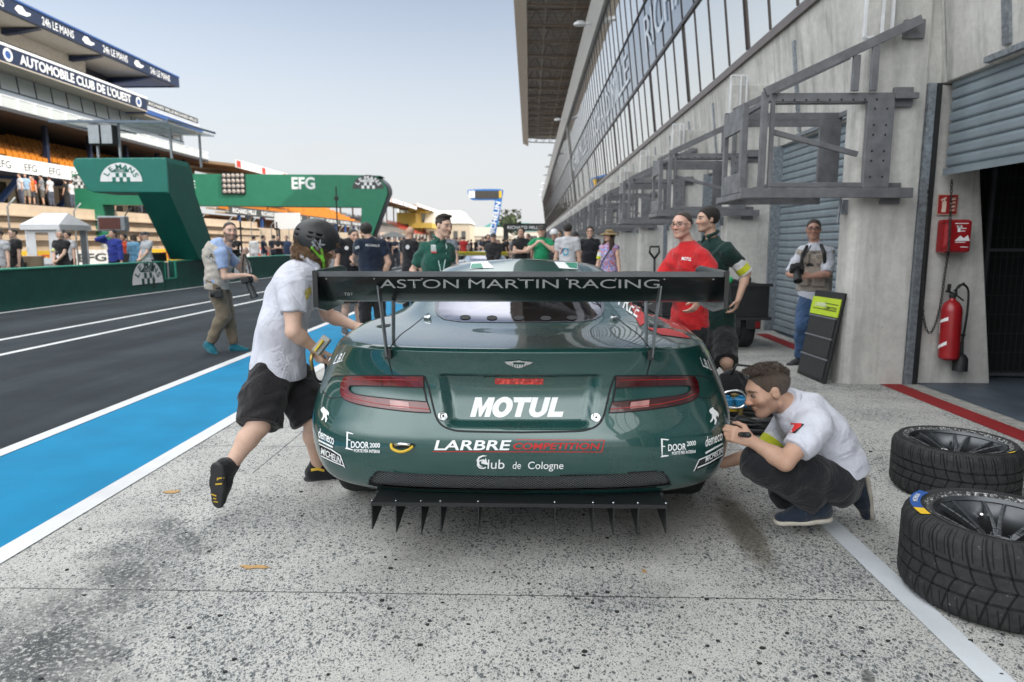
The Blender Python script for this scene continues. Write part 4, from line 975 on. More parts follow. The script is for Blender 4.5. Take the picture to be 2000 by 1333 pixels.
# ---- diffuser
dif = empty('diffuser'); dif.parent = car
zd = WP(1015, 989, -.05).z; xl = (WP(1303, 989, -.05).x - WP(725, 989, -.05).x) / 2
mb = MB(); mb.prism([(-xl, -.05, zd), (xl, -.05, zd), (xl * .97, .75, zd), (-xl * .97, .75, zd)], (0, 0, .008)); mb.prism([(-xl, -.056, zd - .003), (xl, -.056, zd - .003), (xl, -.056, zd + .014), (-xl, -.056, zd + .014)], (0, .005, 0)); mb.build('diffuser_plate', M_CARBON, dif)
mb = MB(); mb.box((-.66, .10, zd - .05), (.66, .14, .29)); mb.build('diffuser_back', M_BLACK, dif)
for px, tip in ((725, 1034), (772, 1040), (821, 1043), (859, 1043), (933, 1040), (1083, 1040), (1158, 1042), (1198, 1045), (1246, 1046), (1301, 1042)):
    p = WP(px, 990, -.05); zt2 = WP(px, tip, -.05).z
    mb = MB(); mb.prism([(p.x, -.05, zd - .0005), (p.x, -.05, zt2), (p.x, .74, zd - .001)], (.005, 0, 0)); mb.build('diffuser_fin', M_BLACK, dif)
    mb = MB(); mb.lathe([(0, .004), (.005, .003), (.006, 0)], Matrix.Translation((p.x + .002, -.035, zd + .0145)), 8); mb.build('fin_screw', M_CHROME, dif)
# side windows and windscreen seen from the flanks
for s in (-1, 1):
    if True:
        pts = [(1.45, 1.06), (1.75, 1.20), (2.2, 1.235), (2.75, 1.08), (2.85, 1.03), (2.2, 1.02)]
        bm = bmesh.new(); vv = [bm.verts.new((a, b, 0)) for a, b in pts]; bm.faces.new(vv); bmesh.ops.triangulate(bm, faces=bm.faces)
        for _ in range(3): bmesh.ops.subdivide_edges(bm, edges=bm.edges[:], cuts=1); bmesh.ops.triangulate(bm, faces=[f for f in bm.faces if len(f.verts) > 3])
        for v in bm.verts:
            loc, nrm, *_ = bvh.ray_cast(Vector((s * 3, v.co.x, v.co.y)), Vector((-s, 0, 0)))
            v.co = (loc + Vector((s * .004, 0, .002))) if loc is not None else Vector((s * .6, v.co.x, v.co.y))
        m2 = bpy.data.meshes.new('side_window'); bm.to_mesh(m2); bm.free(); m2.materials.append(M_GLOSSB); o = bpy.data.objects.new('side_window', m2); COL.objects.link(o); o.parent = car
    mb = MB(); mb.lathe([(0, -.07), (.06, -.06), (.09, 0), (.07, .06), (0, .08)], Matrix.Translation((s * 1.0, 2.62, 1.02)) @ Matrix.Rotation(R(90), 4, 'X'), 16); mb.bar((s * .78, 2.66, .96), (s * .96, 2.64, 1.0), .03); mb.build('wing_mirror', M_GREEN, car, smooth=True)
# ================================================================== people: bodies and clothes grown from one distance field each
def surface_nets(F, org, h):
    nx, ny, nz = F.shape; S = F < 0
    c = S[:-1, :-1, :-1].astype(np.int8)
    cnt = np.zeros((nx - 1, ny - 1, nz - 1), np.int8)
    offs = [(i, j, k) for i in (0, 1) for j in (0, 1) for k in (0, 1)]
    for i, j, k in offs: cnt += S[i:nx - 1 + i, j:ny - 1 + j, k:nz - 1 + k]
    idx = np.argwhere((cnt > 0) & (cnt < 8))
    if len(idx) == 0: return None
    V = np.stack([F[idx[:, 0] + i, idx[:, 1] + j, idx[:, 2] + k] for i, j, k in offs], 1)
    acc = np.zeros((len(idx), 3), np.float32); num = np.zeros(len(idx), np.float32)
    O = np.array(offs, np.float32)
    for a in range(8):
        for b in range(a + 1, 8):
            if np.abs(O[a] - O[b]).sum() != 1: continue
            m = (V[:, a] < 0) != (V[:, b] < 0); va, vb = V[m, a], V[m, b]; t = va / (va - vb)
            acc[m] += O[a] + (O[b] - O[a]) * t[:, None]; num[m] += 1
    P = (idx + acc / num[:, None]) * h + org
    ids = -np.ones((nx - 1, ny - 1, nz - 1), np.int32); ids[idx[:, 0], idx[:, 1], idx[:, 2]] = np.arange(len(idx))
    Q = []
    for ax in range(3):
        sl0 = [slice(1, -1)] * 3; sl1 = [slice(1, -1)] * 3; sl0[ax] = slice(0, -1); sl1[ax] = slice(1, None)
        A = S[tuple(sl0)]; B = S[tuple(sl1)]; e = np.argwhere(A != B)
        if len(e) == 0: continue
        flip = A[e[:, 0], e[:, 1], e[:, 2]]
        u, v = [(1, 2), (2, 0), (0, 1)][ax]; base = e.copy()
        for d in range(3):
            if d != ax: base[:, d] += 1
        q = []
        for du, dv in ((-1, -1), (0, -1), (0, 0), (-1, 0)):
            p = base.copy(); p[:, u] += du; p[:, v] += dv; q.append(ids[p[:, 0], p[:, 1], p[:, 2]])
        q = np.stack(q, 1); q[~flip] = q[~flip][:, ::-1]; q = q[(q >= 0).all(1)]; Q.append(q)
    return P, np.concatenate(Q)
class Field:
    """smooth union of simple solids; every solid only touches the grid cells near it"""
    def __init__(s): s.items = []; s.cuts = []
    def cap(s, a, b, ra, rb=None, k=.02, flat=None, cutp=None):
        """tapered capsule; flat = (axis, ratio) squashes it along an axis"""
        s.items.append(('c', np.array(a, float), np.array(b, float), ra, ra if rb is None else rb, k, flat, cutp)); return s
    def ell(s, c, r, k=.02, M=None): s.items.append(('e', np.array(c, float), np.array(r, float), k, np.array(M, float) if M is not None else np.eye(3))); return s
    def sub(s, c, r, k=.01, M=None): s.items.append(('s', np.array(c, float), np.array(r, float), k, np.array(M, float) if M is not None else np.eye(3))); return s
    def cut(s, p, n, k=0): s.cuts.append((np.array(p, float), np.array(n, float) / np.linalg.norm(n))); return s   # keeps the side the normal points away from
    def mesh(s, name, m, h, parent=None, noise=0, nscale=9, grow=0, smooth=2, nseed=0):
        lo = np.full(3, 1e9); hi = -lo
        for it in s.items:
            if it[0] == 'c':
                r = max(it[3], it[4]); lo = np.minimum(lo, np.minimum(it[1], it[2]) - r); hi = np.maximum(hi, np.maximum(it[1], it[2]) + r)
            elif it[0] == 'e':
                r = it[2].max(); lo = np.minimum(lo, it[1] - r); hi = np.maximum(hi, it[1] + r)
        pad = 3 * h + grow + noise; lo -= pad; hi += pad; n = np.ceil((hi - lo) / h).astype(int) + 1
        F = np.full(n, .3, np.float32); ax = [lo[d] + h * np.arange(n[d]) for d in range(3)]
        for it in s.items:
            k = it[5] if it[0] == 'c' else it[3]; mg = 2.5 * h + k + .012 + grow
            if it[0] == 'c': r = max(it[3], it[4]); b0 = np.minimum(it[1], it[2]) - r - mg; b1 = np.maximum(it[1], it[2]) + r + mg
            else: r = it[2].max(); b0 = it[1] - r - mg; b1 = it[1] + r + mg
            i0 = np.maximum(((b0 - lo) / h).astype(int), 0); i1 = np.minimum(((b1 - lo) / h).astype(int) + 2, n)
            if (i1 <= i0).any(): continue
            X, Y, Z = np.meshgrid(*[ax[d][i0[d]:i1[d]] for d in range(3)], indexing='ij', sparse=True)
            if it[0] == 'c':
                a, b, ra, rb = it[1:5]; fl = it[6]
                px, py, pz = X - a[0], Y - a[1], Z - a[2]; ba = b - a
                if fl is not None:
                    f = np.array(fl[0], float); f /= np.linalg.norm(f); d = px * f[0] + py * f[1] + pz * f[2]; q = d * (1 / fl[1] - 1)
                    px, py, pz = px + f[0] * q, py + f[1] * q, pz + f[2] * q; ba = ba + f * (ba @ f) * (1 / fl[1] - 1)
                L = max(ba @ ba, 1e-9); t = np.clip((px * ba[0] + py * ba[1] + pz * ba[2]) / L, 0, 1)
                D = np.sqrt((px - ba[0] * t) ** 2 + (py - ba[1] * t) ** 2 + (pz - ba[2] * t) ** 2) - (ra + (rb - ra) * t)
                if fl is not None: D *= fl[1] ** .5
                if it[7] is not None: cp, cn = it[7]; D = np.maximum(D, (X - cp[0]) * cn[0] + (Y - cp[1]) * cn[1] + (Z - cp[2]) * cn[2])
            else:
                c, r, M = it[1], it[2], it[4]; px, py, pz = X - c[0], Y - c[1], Z - c[2]
                u = [M[0, d] * px + M[1, d] * py + M[2, d] * pz for d in range(3)]
                k0 = np.sqrt((u[0] / r[0]) ** 2 + (u[1] / r[1]) ** 2 + (u[2] / r[2]) ** 2); k1 = np.sqrt((u[0] / r[0] ** 2) ** 2 + (u[1] / r[1] ** 2) ** 2 + (u[2] / r[2] ** 2) ** 2) + 1e-9
                D = k0 * (k0 - 1) / k1
            sub = F[i0[0]:i1[0], i0[1]:i1[1], i0[2]:i1[2]]
            if it[0] == 's':
                D = -D; hh = np.maximum(k - np.abs(sub - D), 0) / k; sub[...] = np.maximum(sub, D) + hh * hh * k * .25
            else:
                hh = np.maximum(k - np.abs(sub - D), 0) / k; sub[...] = np.minimum(sub, D) - hh * hh * k * .25
        if grow: F -= grow
        if noise:
            X, Y, Z = np.meshgrid(*ax, indexing='ij', sparse=True); rr = np.random.RandomState(nseed + 5); N = 0
            for _ in range(5):
                d = rr.normal(size=3); d /= np.linalg.norm(d); f = nscale * rr.uniform(.6, 1.9); N = N + np.sin((X * d[0] + Y * d[1] + Z * d[2]) * f * 6.28 + rr.uniform(0, 6) + 1.5 * np.sin((X * d[2] + Y * d[0] - Z * d[1]) * f * 3.1))
            F += (N * (noise / 3.2)).astype(np.float32)
        if s.cuts:
            X, Y, Z = np.meshgrid(*ax, indexing='ij', sparse=True)
            for p, nn in s.cuts: F = np.maximum(F, (X - p[0]) * nn[0] + (Y - p[1]) * nn[1] + (Z - p[2]) * nn[2])
        r = surface_nets(F.astype(np.float32), lo, h)
        if r is None: return None
        V, Q = r
        for _ in range(smooth):
            S = np.zeros_like(V); C = np.zeros(len(V), np.float32)
            for a, b in ((0, 1), (1, 2), (2, 3), (3, 0)):
                for i, j in ((a, b), (b, a)):
                    S += np.stack([np.bincount(Q[:, i], V[Q[:, j], d], len(V)) for d in range(3)], 1); C += np.bincount(Q[:, i], minlength=len(V))
            V = V * .5 + .5 * S / np.maximum(C, 1)[:, None]
        return raw_mesh(name, V, Q, m, parent)
# ---- skin with colours painted per vertex (lips, brows, beard are the person's own colouring)
def skin_mat():
    t = NT('skin'); a = t.node('ShaderNodeVertexColor', layer_name='tone').outputs[0]; n = t.noise(40, detail=5)
    t.set(color=t.mix(t.mapr(n, .3, .7, 0, .30), a, t.mix(1, a, (.86, .74, .70), 'MULTIPLY')), rough=.52, spec=.4, sub=.06)
    t.b.inputs['Subsurface Radius'].default_value = (.02, .008, .004); t.bump(t.noise(300, detail=3), .12, .003); return t.m
M_SKIN = skin_mat()
M_EYE = mat('eye', (.16, .14, .13), .15, 0, .5, .6, 300)
def hair_mat(c):
    key = ('hair', tuple(c))
    if key in MATS: return MATS[key]
    t = NT('hair'); c = Vector(c); n = t.noise(1, t.mapping(t.co(), (150, 150, 45)), 5, .7, 1.2)
    t.set(color=t.ramp(n, [(.3, c * .45), (.7, c * 1.5)]), rough=.55, spec=.4, sheen=.1); t.bump(n, .9, .012); MATS[key] = t.m; return t.m
V3 = lambda v: np.array(v, float)
def unit(v): v = V3(v); return v / max(np.linalg.norm(v), 1e-9)
def frame(fwd, up):
    f = unit(fwd); u = V3(up); u = unit(u - f * (u @ f)); r = np.cross(f, u); return np.stack([r, f, u], 1)   # columns right, forward, up
def ik(a, c, l1, l2, pole):
    """middle joint between a and c for bone lengths l1, l2, bending towards pole"""
    a, c = V3(a), V3(c); d = c - a; L = np.linalg.norm(d); L2 = min(L, (l1 + l2) * .999); n = d / max(L, 1e-6)
    x = (l1 ** 2 - l2 ** 2 + L2 ** 2) / (2 * L2); hgt = math.sqrt(max(l1 ** 2 - x ** 2, 0)); p = V3(pole); p = unit(p - n * (p @ n)); return a + n * x + p * hgt
class Person:
    """builds a person (top-level Empty) from joints in world coordinates"""
    def __init__(s, label, loc, rz=0, H=1.78, h=.0075, group=None, tone=(.50, .33, .25), sex='m', cat='person'):
        s.root = thing('person', label, cat, loc, 0, group); s.H = H; s.k = H / 1.78; s.h = h; s.tone = tone; s.J = {}; s.rz = rz; s.loc = V3(loc); s.build = 1.0; s.sex = sex
        s.beard = 0; s.brow = (.05, .035, .025); s.curl = {'l': .5, 'r': .5}; s.hand = {}; s.lean = 0
        c, n = math.cos(rz), math.sin(rz); s.R = np.array([[c, -n, 0], [n, c, 0], [0, 0, 1]])      # local +Y is the way the person faces
        s.stand()
    def W(s, x, y, z): return s.loc + s.R @ (V3((x, y, z)) * s.k)
    def stand(s, spread=.11, twist=0):
        J = s.J; w = .96 if s.sex == 'm' else .90
        J['pelvis'] = s.W(0, 0, .96); J['mid'] = s.W(0, .01, 1.16); J['chest'] = s.W(0, .0, 1.33); J['neck'] = s.W(0, -.02, 1.50); J['head'] = s.W(0, .02, 1.665)
        J['hf'] = s.R @ V3((0, 1, 0)); J['hu'] = V3((0, 0, 1))
        for sd, q in (('l', -1), ('r', 1)):
            J['sh' + sd] = s.W(q * .170 * w, -.015, 1.442); J['hip' + sd] = s.W(q * .09, 0, .93); J['kn' + sd] = s.W(q * (spread), .02, .50); J['an' + sd] = s.W(q * (spread + .01), -.03, .085)
            J['toe' + sd] = s.R @ V3((q * .25, 1, 0))
            s.arm(sd, s.W(q * .27, .06, .86), s.R @ V3((q * .4, -1, .0)))
    def arm(s, sd, wrist, pole=None, hand=None, palm=None):
        J = s.J; q = -1 if sd == 'l' else 1
        pole = V3(pole) if pole is not None else s.R @ V3((q * .5, -.8, -.3))
        J['el' + sd] = ik(J['sh' + sd], wrist, .295 * s.k, .265 * s.k, pole); d = V3(wrist) - J['el' + sd]; J['wr' + sd] = J['el' + sd] + unit(d) * .265 * s.k
        s.hand[sd] = (unit(hand) if hand is not None else unit(d), V3(palm) if palm is not None else s.R @ V3((-q, 0, 0)))
    def leg(s, sd, ankle, pole=None, toe=None):
        J = s.J; pole = V3(pole) if pole is not None else s.R @ V3((0, 1, 0))
        J['an' + sd] = V3(ankle); J['kn' + sd] = ik(J['hip' + sd], ankle, .44 * s.k, .425 * s.k, pole)
        if toe is not None: J['toe' + sd] = V3(toe)
    def hf(s): return frame(s.J['hf'], s.J['hu'])
    def hp(s, x, y, z):
        """point in head coordinates (right, forward, up) about the head centre, metres for an average head"""
        return s.J['head'] + s.hf() @ (V3((x, y, z)) * s.k * 1.0)
    def tfw(s):
        J = s.J; return unit(np.cross(unit(J['neck'] - J['pelvis']), unit(J['shr'] - J['shl'])))
    def torso(s, F, g=0.0, belly=0.0, k=.05):
        J = s.J; b = s.build; kk = s.k; rt = unit(J['shr'] - J['shl']); hr = unit(J['hipr'] - J['hipl'])
        def M(a, r):
            u = unit(a); r = unit(r - u * (r @ u)); return np.stack([r, np.cross(u, r), u], 1)
        up1 = J['mid'] - J['pelvis']; up2 = J['neck'] - J['mid']; m1 = M(up1, hr); m2 = M(up2, rt); mm = M(up1 + up2, rt + hr); f = s.tfw()
        fem = s.sex == 'f'
        F.ell(J['pelvis'], ((.162 if not fem else .172) * b * kk + g, .112 * b * kk + g, .135 * kk + g), k, m1)
        F.ell(J['mid'] + f * (.02 + belly) * kk, ((.150 if not fem else .128) * b * kk + g, (.108 + belly * .7) * b * kk + g, .165 * kk + g), k, mm)
        F.ell(J['chest'] + f * .004, ((.158 if not fem else .142) * b * kk + g, .114 * b * kk + g, .185 * kk + g), k, m2)
        if fem:
            for q in (-1, 1): F.ell(J['chest'] + rt * q * .068 * kk + f * .085 * kk - unit(up2) * .03, (.058 * kk + g, .055 * kk + g, .06 * kk + g), .03)
        else:
            for q in (-1, 1): F.ell(J['chest'] + rt * q * .07 * kk + f * .06 * kk + unit(up2) * .03, (.075 * b * kk + g, .052 * kk + g, .065 * kk + g), .04)
        for sd in 'lr':
            F.cap(J['chest'] * .35 + J['neck'] * .65, J['sh' + sd] - (J['sh' + sd] - J['chest']) * .06, .068 * kk + g, .060 * kk + g, .05)
        if g > 0: F.cap(J['chest'] * .4 + J['neck'] * .6, J['chest'] * .14 + J['neck'] * .86, .082 * kk + g, .060 * kk + g * .5, .04)
        else: F.cap(J['chest'] * .3 + J['neck'] * .7, J['neck'], .085 * kk + g, .055 * kk + g, .04)
        return F
    def arm_field(s, F, sd, g=0.0, t1=2.0, k=.02, cut=False):
        """upper arm (0..1) and forearm (1..2)"""
        J = s.J; a, e, w = J['sh' + sd], J['el' + sd], J['wr' + sd]; kk = s.k * s.build ** .5
        if s.sex == 'f': kk *= .86
        up = lambda t: a + (e - a) * t
        lo = lambda t: e + (w - e) * t
        tt = min(t1, 1); c1 = (up(tt), unit(e - a)) if cut and t1 <= 1 else None
        F.cap(a, up(tt * .5), .053 * kk + g, .048 * kk + g, k, None, c1); F.cap(up(tt * .5), up(tt), .048 * kk + g, (.039 if t1 >= 1 else .047) * kk + g, k, None, c1)
        if t1 > 1:
            tt = min(t1 - 1, 1); c2 = (lo(tt), unit(w - e)) if cut else None
            F.cap(e, lo(min(.32, tt)), .039 * kk + g, .040 * kk + g, k, None, c2); F.cap(lo(min(.3, tt)), lo(tt), .040 * kk + g, (.0265 if tt >= 1 else .03) * kk + g, k, None, c2)
        return F
    def leg_field(s, F, sd, g=0.0, t1=2.0, k=.03, loose=0.0, cut=False):
        J = s.J; a, n, w = J['hip' + sd], J['kn' + sd], J['an' + sd]; kk = s.k * s.build ** .5
        lo = lambda t: n + (w - n) * t
        tt = min(t1, 1); e = a + (n - a) * tt; c1 = (e, unit(n - a)) if cut and t1 <= 1 else None
        F.cap(a, a + (e - a) * .45, .094 * kk + g, .083 * kk + g + loose * .3, k, None, c1); F.cap(a + (e - a) * .45, e, .083 * kk + g + loose * .3, (.058 if t1 >= 1 else .066) * kk + g + loose, k, None, c1)
        if t1 > 1:
            d = unit(w - n); bk = V3(J['toe' + sd]) * -1; bk = bk - d * (bk @ d); bk = unit(bk) if np.linalg.norm(bk) > .1 else -s.tfw()
            tt = t1 - 1; c2 = (lo(tt), d) if cut else None
            F.cap(n, lo(min(.32, tt)) + bk * .012, .052 * kk + g + loose * .6, .053 * kk + g + loose * .8, k, None, c2); F.cap(lo(min(.3, tt)) + bk * .012, lo(min(tt, 1)), .052 * kk + g + loose * .8, .035 * kk + g + loose, k, None, c2)
        return F
    def head_field(s, F, simple=False):
        kk = s.k; P = s.hp; M = s.hf(); e = lambda c, r, k=.015: F.ell(P(*c), V3(r) * kk, k, M)
        nar = .95 if s.sex == 'f' else 1
        F.cap(s.J['neck'] - unit(s.J['head'] - s.J['neck']) * .02, P(0, -.022, -.045), .058 * kk * nar, .054 * kk * nar, .03)
        e((0, -.016, .035), (.0745, .094, .082)); e((0, .018, .0), (.066, .075, .085)); F.cap(P(0, .02, -.045), P(0, .056, -.088), .054 * kk * nar, .028 * kk * nar, .03)
        if simple: e((0, .095, -.012), (.014, .018, .026), .012); return F
        e((0, .062, .032), (.052, .028, .020), .02)                                          # brow
        for q in (-1, 1):
            e((q * .040, .056, -.014), (.026, .022, .026), .025)                              # cheek
            F.sub(P(q * .032, .093, .012), V3((.017, .014, .0105)) * kk, .010, M)            # eye socket
            e((q * .078, -.008, .0), (.011, .020, .032), .008); F.sub(P(q * .088, .0, .002), V3((.006, .009, .016)) * kk, .006, M)
            F.cap(P(q * .05, -.01, -.055), P(q * .022, .055, -.085), .022 * kk, .018 * kk, .02)
        F.cap(P(0, .080, .018), P(0, .105, -.020), .0095 * kk, .0135 * kk, .012)
        for q in (-1, 1): e((q * .012, .094, -.024), (.010, .012, .009), .008)
        e((0, .082, -.052), (.023, .014, .0062), .007); e((0, .080, -.0635), (.020, .013, .0065), .007); e((0, .070, -.090), (.022, .018, .016), .015)
        F.sub(P(0, .098, -.0575), V3((.016, .006, .0018)) * kk, .004, M)
        return F
    def hand_field(s, F, sd):
        J = s.J; kk = s.k * (.9 if s.sex == 'f' else 1); w = J['wr' + sd]; d, n = s.hand[sd]; n = unit(n - d * (n @ d)); q = 1 if sd == 'r' else -1
        side = np.cross(d, n) * q                                                            # towards the thumb
        side = side if True else side
        c = s.curl[sd]; c = c if hasattr(c, '__len__') else (c * .7, c * .85, c, c * 1.1)
        F.cap(w, w + d * .03 * kk, .026 * kk, .027 * kk, .012, (n, .72))
        for i, o in enumerate((.027, .009, -.009, -.026)):
            F.cap(w + d * .025 * kk + side * o * .75 * kk, w + d * (.086 - abs(i - 1) * .004) * kk + side * o * kk, .014 * kk, .0115 * kk, .012, (n, .85))
            p = w + d * (.088 - abs(i - 1) * .005) * kk + side * o * kk; L = (.042, .047, .043, .034)[i] * kk; a = .15 + c[i] * .85
            for j in range(3):
                dd = d * math.cos(a) + n * math.sin(a); e = p + dd * L * (1, .68, .55)[j]
                F.cap(p, e, (.0096, .0088, .0082)[j] * kk, (.0090, .0083, .0072)[j] * kk, .004); p = e; a += c[i] * (1.15, .75, 0)[j] + .08
        b = w + d * .022 * kk + side * .022 * kk; t1 = unit(d * .62 + side * .75 + n * .35); p = b + t1 * .042 * kk; F.cap(b, p, .0155 * kk, .0125 * kk, .012)
        t2 = unit(d * .9 + side * .25 + n * (.3 + .5 * s.thumb(sd))); e = p + t2 * .032 * kk; F.cap(p, e, .0115 * kk, .0100 * kk, .005); F.cap(e, e + unit(d * .85 + n * (.35 + .7 * s.thumb(sd)) - side * .1) * .024 * kk, .0098 * kk, .0080 * kk, .005)
        return F
    def thumb(s, sd): c = s.curl[sd]; return c if not hasattr(c, '__len__') else sum(c) / 4
    def body(s, simple=False, legs=True, hands=True, arms=True, belly=0):
        F = Field(); s.torso(F, -.004, belly); s.head_field(F, simple)
        for sd in 'lr':
            if arms: s.arm_field(F, sd)
            if hands:
                if simple: d, n = s.hand[sd]; F.cap(s.J['wr' + sd], s.J['wr' + sd] + d * .10 * s.k, .026 * s.k, .022 * s.k, .015); F.cap(s.J['wr' + sd] + d * .09 * s.k, s.J['wr' + sd] + (d * .9 + n * .3) * .15 * s.k, .018 * s.k, .013 * s.k, .012)
                else: s.hand_field(F, sd)
            if legs: s.leg_field(F, sd)
        o = F.mesh('body', M_SKIN, s.h, None, smooth=1)
        me = o.data; n = len(me.vertices); co = np.empty(n * 3, np.float32); me.vertices.foreach_get('co', co); co = co.reshape(-1, 3)
        L = (co - s.J['head']) @ s.hf() / s.k; x, y, z = np.abs(L[:, 0]), L[:, 1], L[:, 2]
        T = np.tile(V3(s.tone), (n, 1)).astype(np.float32); rr = np.random.RandomState(3)
        near = (np.abs(L) < .16).all(1)
        def paint(m, c, a=1.0): T[m] = T[m] * (1 - a) + V3(c) * a
        paint(near & (((x - .04) / .024) ** 2 + ((z + .02) / .02) ** 2 < 1) & (y > .05), V3(s.tone) * (1.12, .85, .82), .5)
        paint(near & (y > .085) & (z < .0) & (z > -.035) & (x < .02), V3(s.tone) * (1.1, .84, .80), .5)
        if s.beard: paint(near & (y > -.01) & (z < -.035 + .5 * np.maximum(0, x - .03)) & (z > -.13) & ~((z > -.05) & (x < .018) & (z < -.032) & (y > .11)), V3(s.brow) * 1.4, s.beard); paint(near & (z < -.01) & (x > .055) & (y > -.005) & (y < .04), V3(s.brow) * 1.4, s.beard * .8)
        paint(near & (y > .06) & (((x) / .019) ** 2 + ((z + .0575) / .0115) ** 2 < 1), V3(s.tone) * (.82, .60, .58), .7)
        paint(near & (y > .05) & (((x - .033) / .024) ** 2 + ((z - .034 - .12 * (.033 - x)) / .0062) ** 2 < 1), s.brow, .85)
        paint(near & (y > .05) & (((x - .033) / .0165) ** 2 + ((z - .012) / .0085) ** 2 < 1), (.05, .04, .036), .85)
        at = me.color_attributes.new('tone', 'FLOAT_COLOR', 'POINT'); buf = np.ones((n, 4), np.float32); buf[:, :3] = T; at.data.foreach_set('color', buf.ravel())
        s.own(o); s.bodyo = o; return o
    def own(s, o, parent=None):
        o.data.transform(Matrix.Translation(Vector(-s.loc))) ; o.parent = parent or s.root; return o
    def eyes(s):
        for q in (-1, 1):
            F = Field().ell(s.hp(q * .0325, .073, .012), V3((.0125,) * 3) * s.k); s.own(F.mesh('eye', M_EYE, .004, smooth=1))
    def top(s, col, sleeve=.55, hem=-.06, g=.016, name='shirt', noise=.006, collar=None, belly=0, m=None, neck=.0, nseed=0, cuff=None):
        J = s.J; F = Field(); s.torso(F, g, belly)
        upv = unit(J['mid'] - J['pelvis']); nd = unit(J['head'] - J['neck'])
        F.cap(J['pelvis'] - upv * (-hem - .02), J['mid'], .158 * s.build * s.k + g + .012, .135 * s.build * s.k + g, .05, (s.tfw(), .76))
        for sd in 'lr':
            if sleeve > 0: s.arm_field(F, sd, g + .006, sleeve, .035, True)
        F.cut(J['pelvis'] + upv * hem * s.k, -upv)
        o = F.mesh(name, m or cloth(col, 'shirt cloth'), s.h * 1.05, smooth=1, noise=noise, nscale=6, nseed=nseed)
        s.own(o)
        if collar:
            C = Field(); nd2 = nd; c0 = J['neck'] + nd * .026 * s.k; f = s.tfw(); r_ = unit(np.cross(f, nd))
            pts = [c0 + (r_ * math.sin(a) * .071 + f * (math.cos(a) * .069 - .004)) * s.k + nd * (.012 - .020 * math.cos(a)) * s.k for a in [2 * math.pi * i / 20 for i in range(21)]]
            for i in range(20):
                if i in (0, 19): continue
                C.cap(pts[i], pts[i + 1], .0145 * s.k, None, .01)
            for q in (-1, 1): C.cap(pts[1 if q > 0 else -2], pts[1 if q > 0 else -2] + (f * .022 + r_ * q * .028 - nd * .050) * s.k, .014 * s.k, .009 * s.k, .012)
            s.own(C.mesh('collar', cloth(collar, 'shirt cloth'), max(s.h * .8, .005), smooth=2), o)
        return o
    def legs_wear(s, col, t1=1.9, loose=.012, g=.012, name='trousers', noise=.007, m=None, waist=.08, nseed=3):
        J = s.J; F = Field(); b = s.build; up = unit(J['mid'] - J['pelvis']); hr = unit(J['hipr'] - J['hipl'])
        r = unit(hr - up * (hr @ up)); F.ell(J['pelvis'] - up * .01, (.163 * b * s.k + g * .4, .116 * b * s.k + g * .4, .125 * s.k), .05, np.stack([r, np.cross(up, r), up], 1))
        for sd in 'lr': s.leg_field(F, sd, g, t1, .045, loose, True)
        o = F.mesh(name, m or cloth(col, 'trouser cloth'), s.h * 1.1, smooth=2, noise=noise, nscale=7, nseed=nseed); s.own(o); return o
    def shoes(s, col, sole=(.5, .5, .48), lo=True, sock=None):
        for sd in 'lr':
            J = s.J; a = J['an' + sd]; t = unit(J['toe' + sd]); up = V3(J.get('sup' + sd, (0, 0, 1))); up = unit(up - t * (up @ t)); kk = s.k * (.9 if s.sex == 'f' else 1); r = np.cross(t, up); M = np.stack([r, t, up], 1)
            P_ = lambda x, y, z: a + M @ (V3((x, y, z)) * kk)
            F = Field(); F.cap(P_(0, -.035, -.038), P_(0, .07, -.045), .040 * kk, .040 * kk, .03); F.cap(P_(0, .07, -.045), P_(0.004, .165, -.055), .041 * kk, .031 * kk, .03, (up, .8)); F.cap(P_(0, -.02, -.02), P_(0, -.012, .02), .043 * kk, .041 * kk, .03); F.cap(P_(0, .02, -.01), P_(0, .10, -.045), .035 * kk, .032 * kk, .03)
            F.cut(P_(0, 0, -.070), -up); o = F.mesh('shoe', cloth(col, 'shoe'), max(s.h * .8, .006), smooth=1); s.own(o)
            G = Field(); G.cap(P_(0, -.035, -.07), P_(0, .06, -.07), .043 * kk, .043 * kk, .01); G.cap(P_(0, .06, -.07), P_(.004, .168, -.07), .046 * kk, .034 * kk, .02); G.cut(P_(0, 0, -.085), -up); G.cut(P_(0, 0, -.064), up)
            q = G.mesh('sole', mat('shoe sole', sole, .7), max(s.h * .8, .006), smooth=0); s.own(q, o)
            if sock: S = Field(); w = J['an' + sd]; S.cap(w + unit(J['kn' + sd] - w) * -.02, w + unit(J['kn' + sd] - w) * sock[1], .043 * kk, .045 * kk); s.own(S.mesh('sock', cloth(sock[0], 'sock'), s.h))
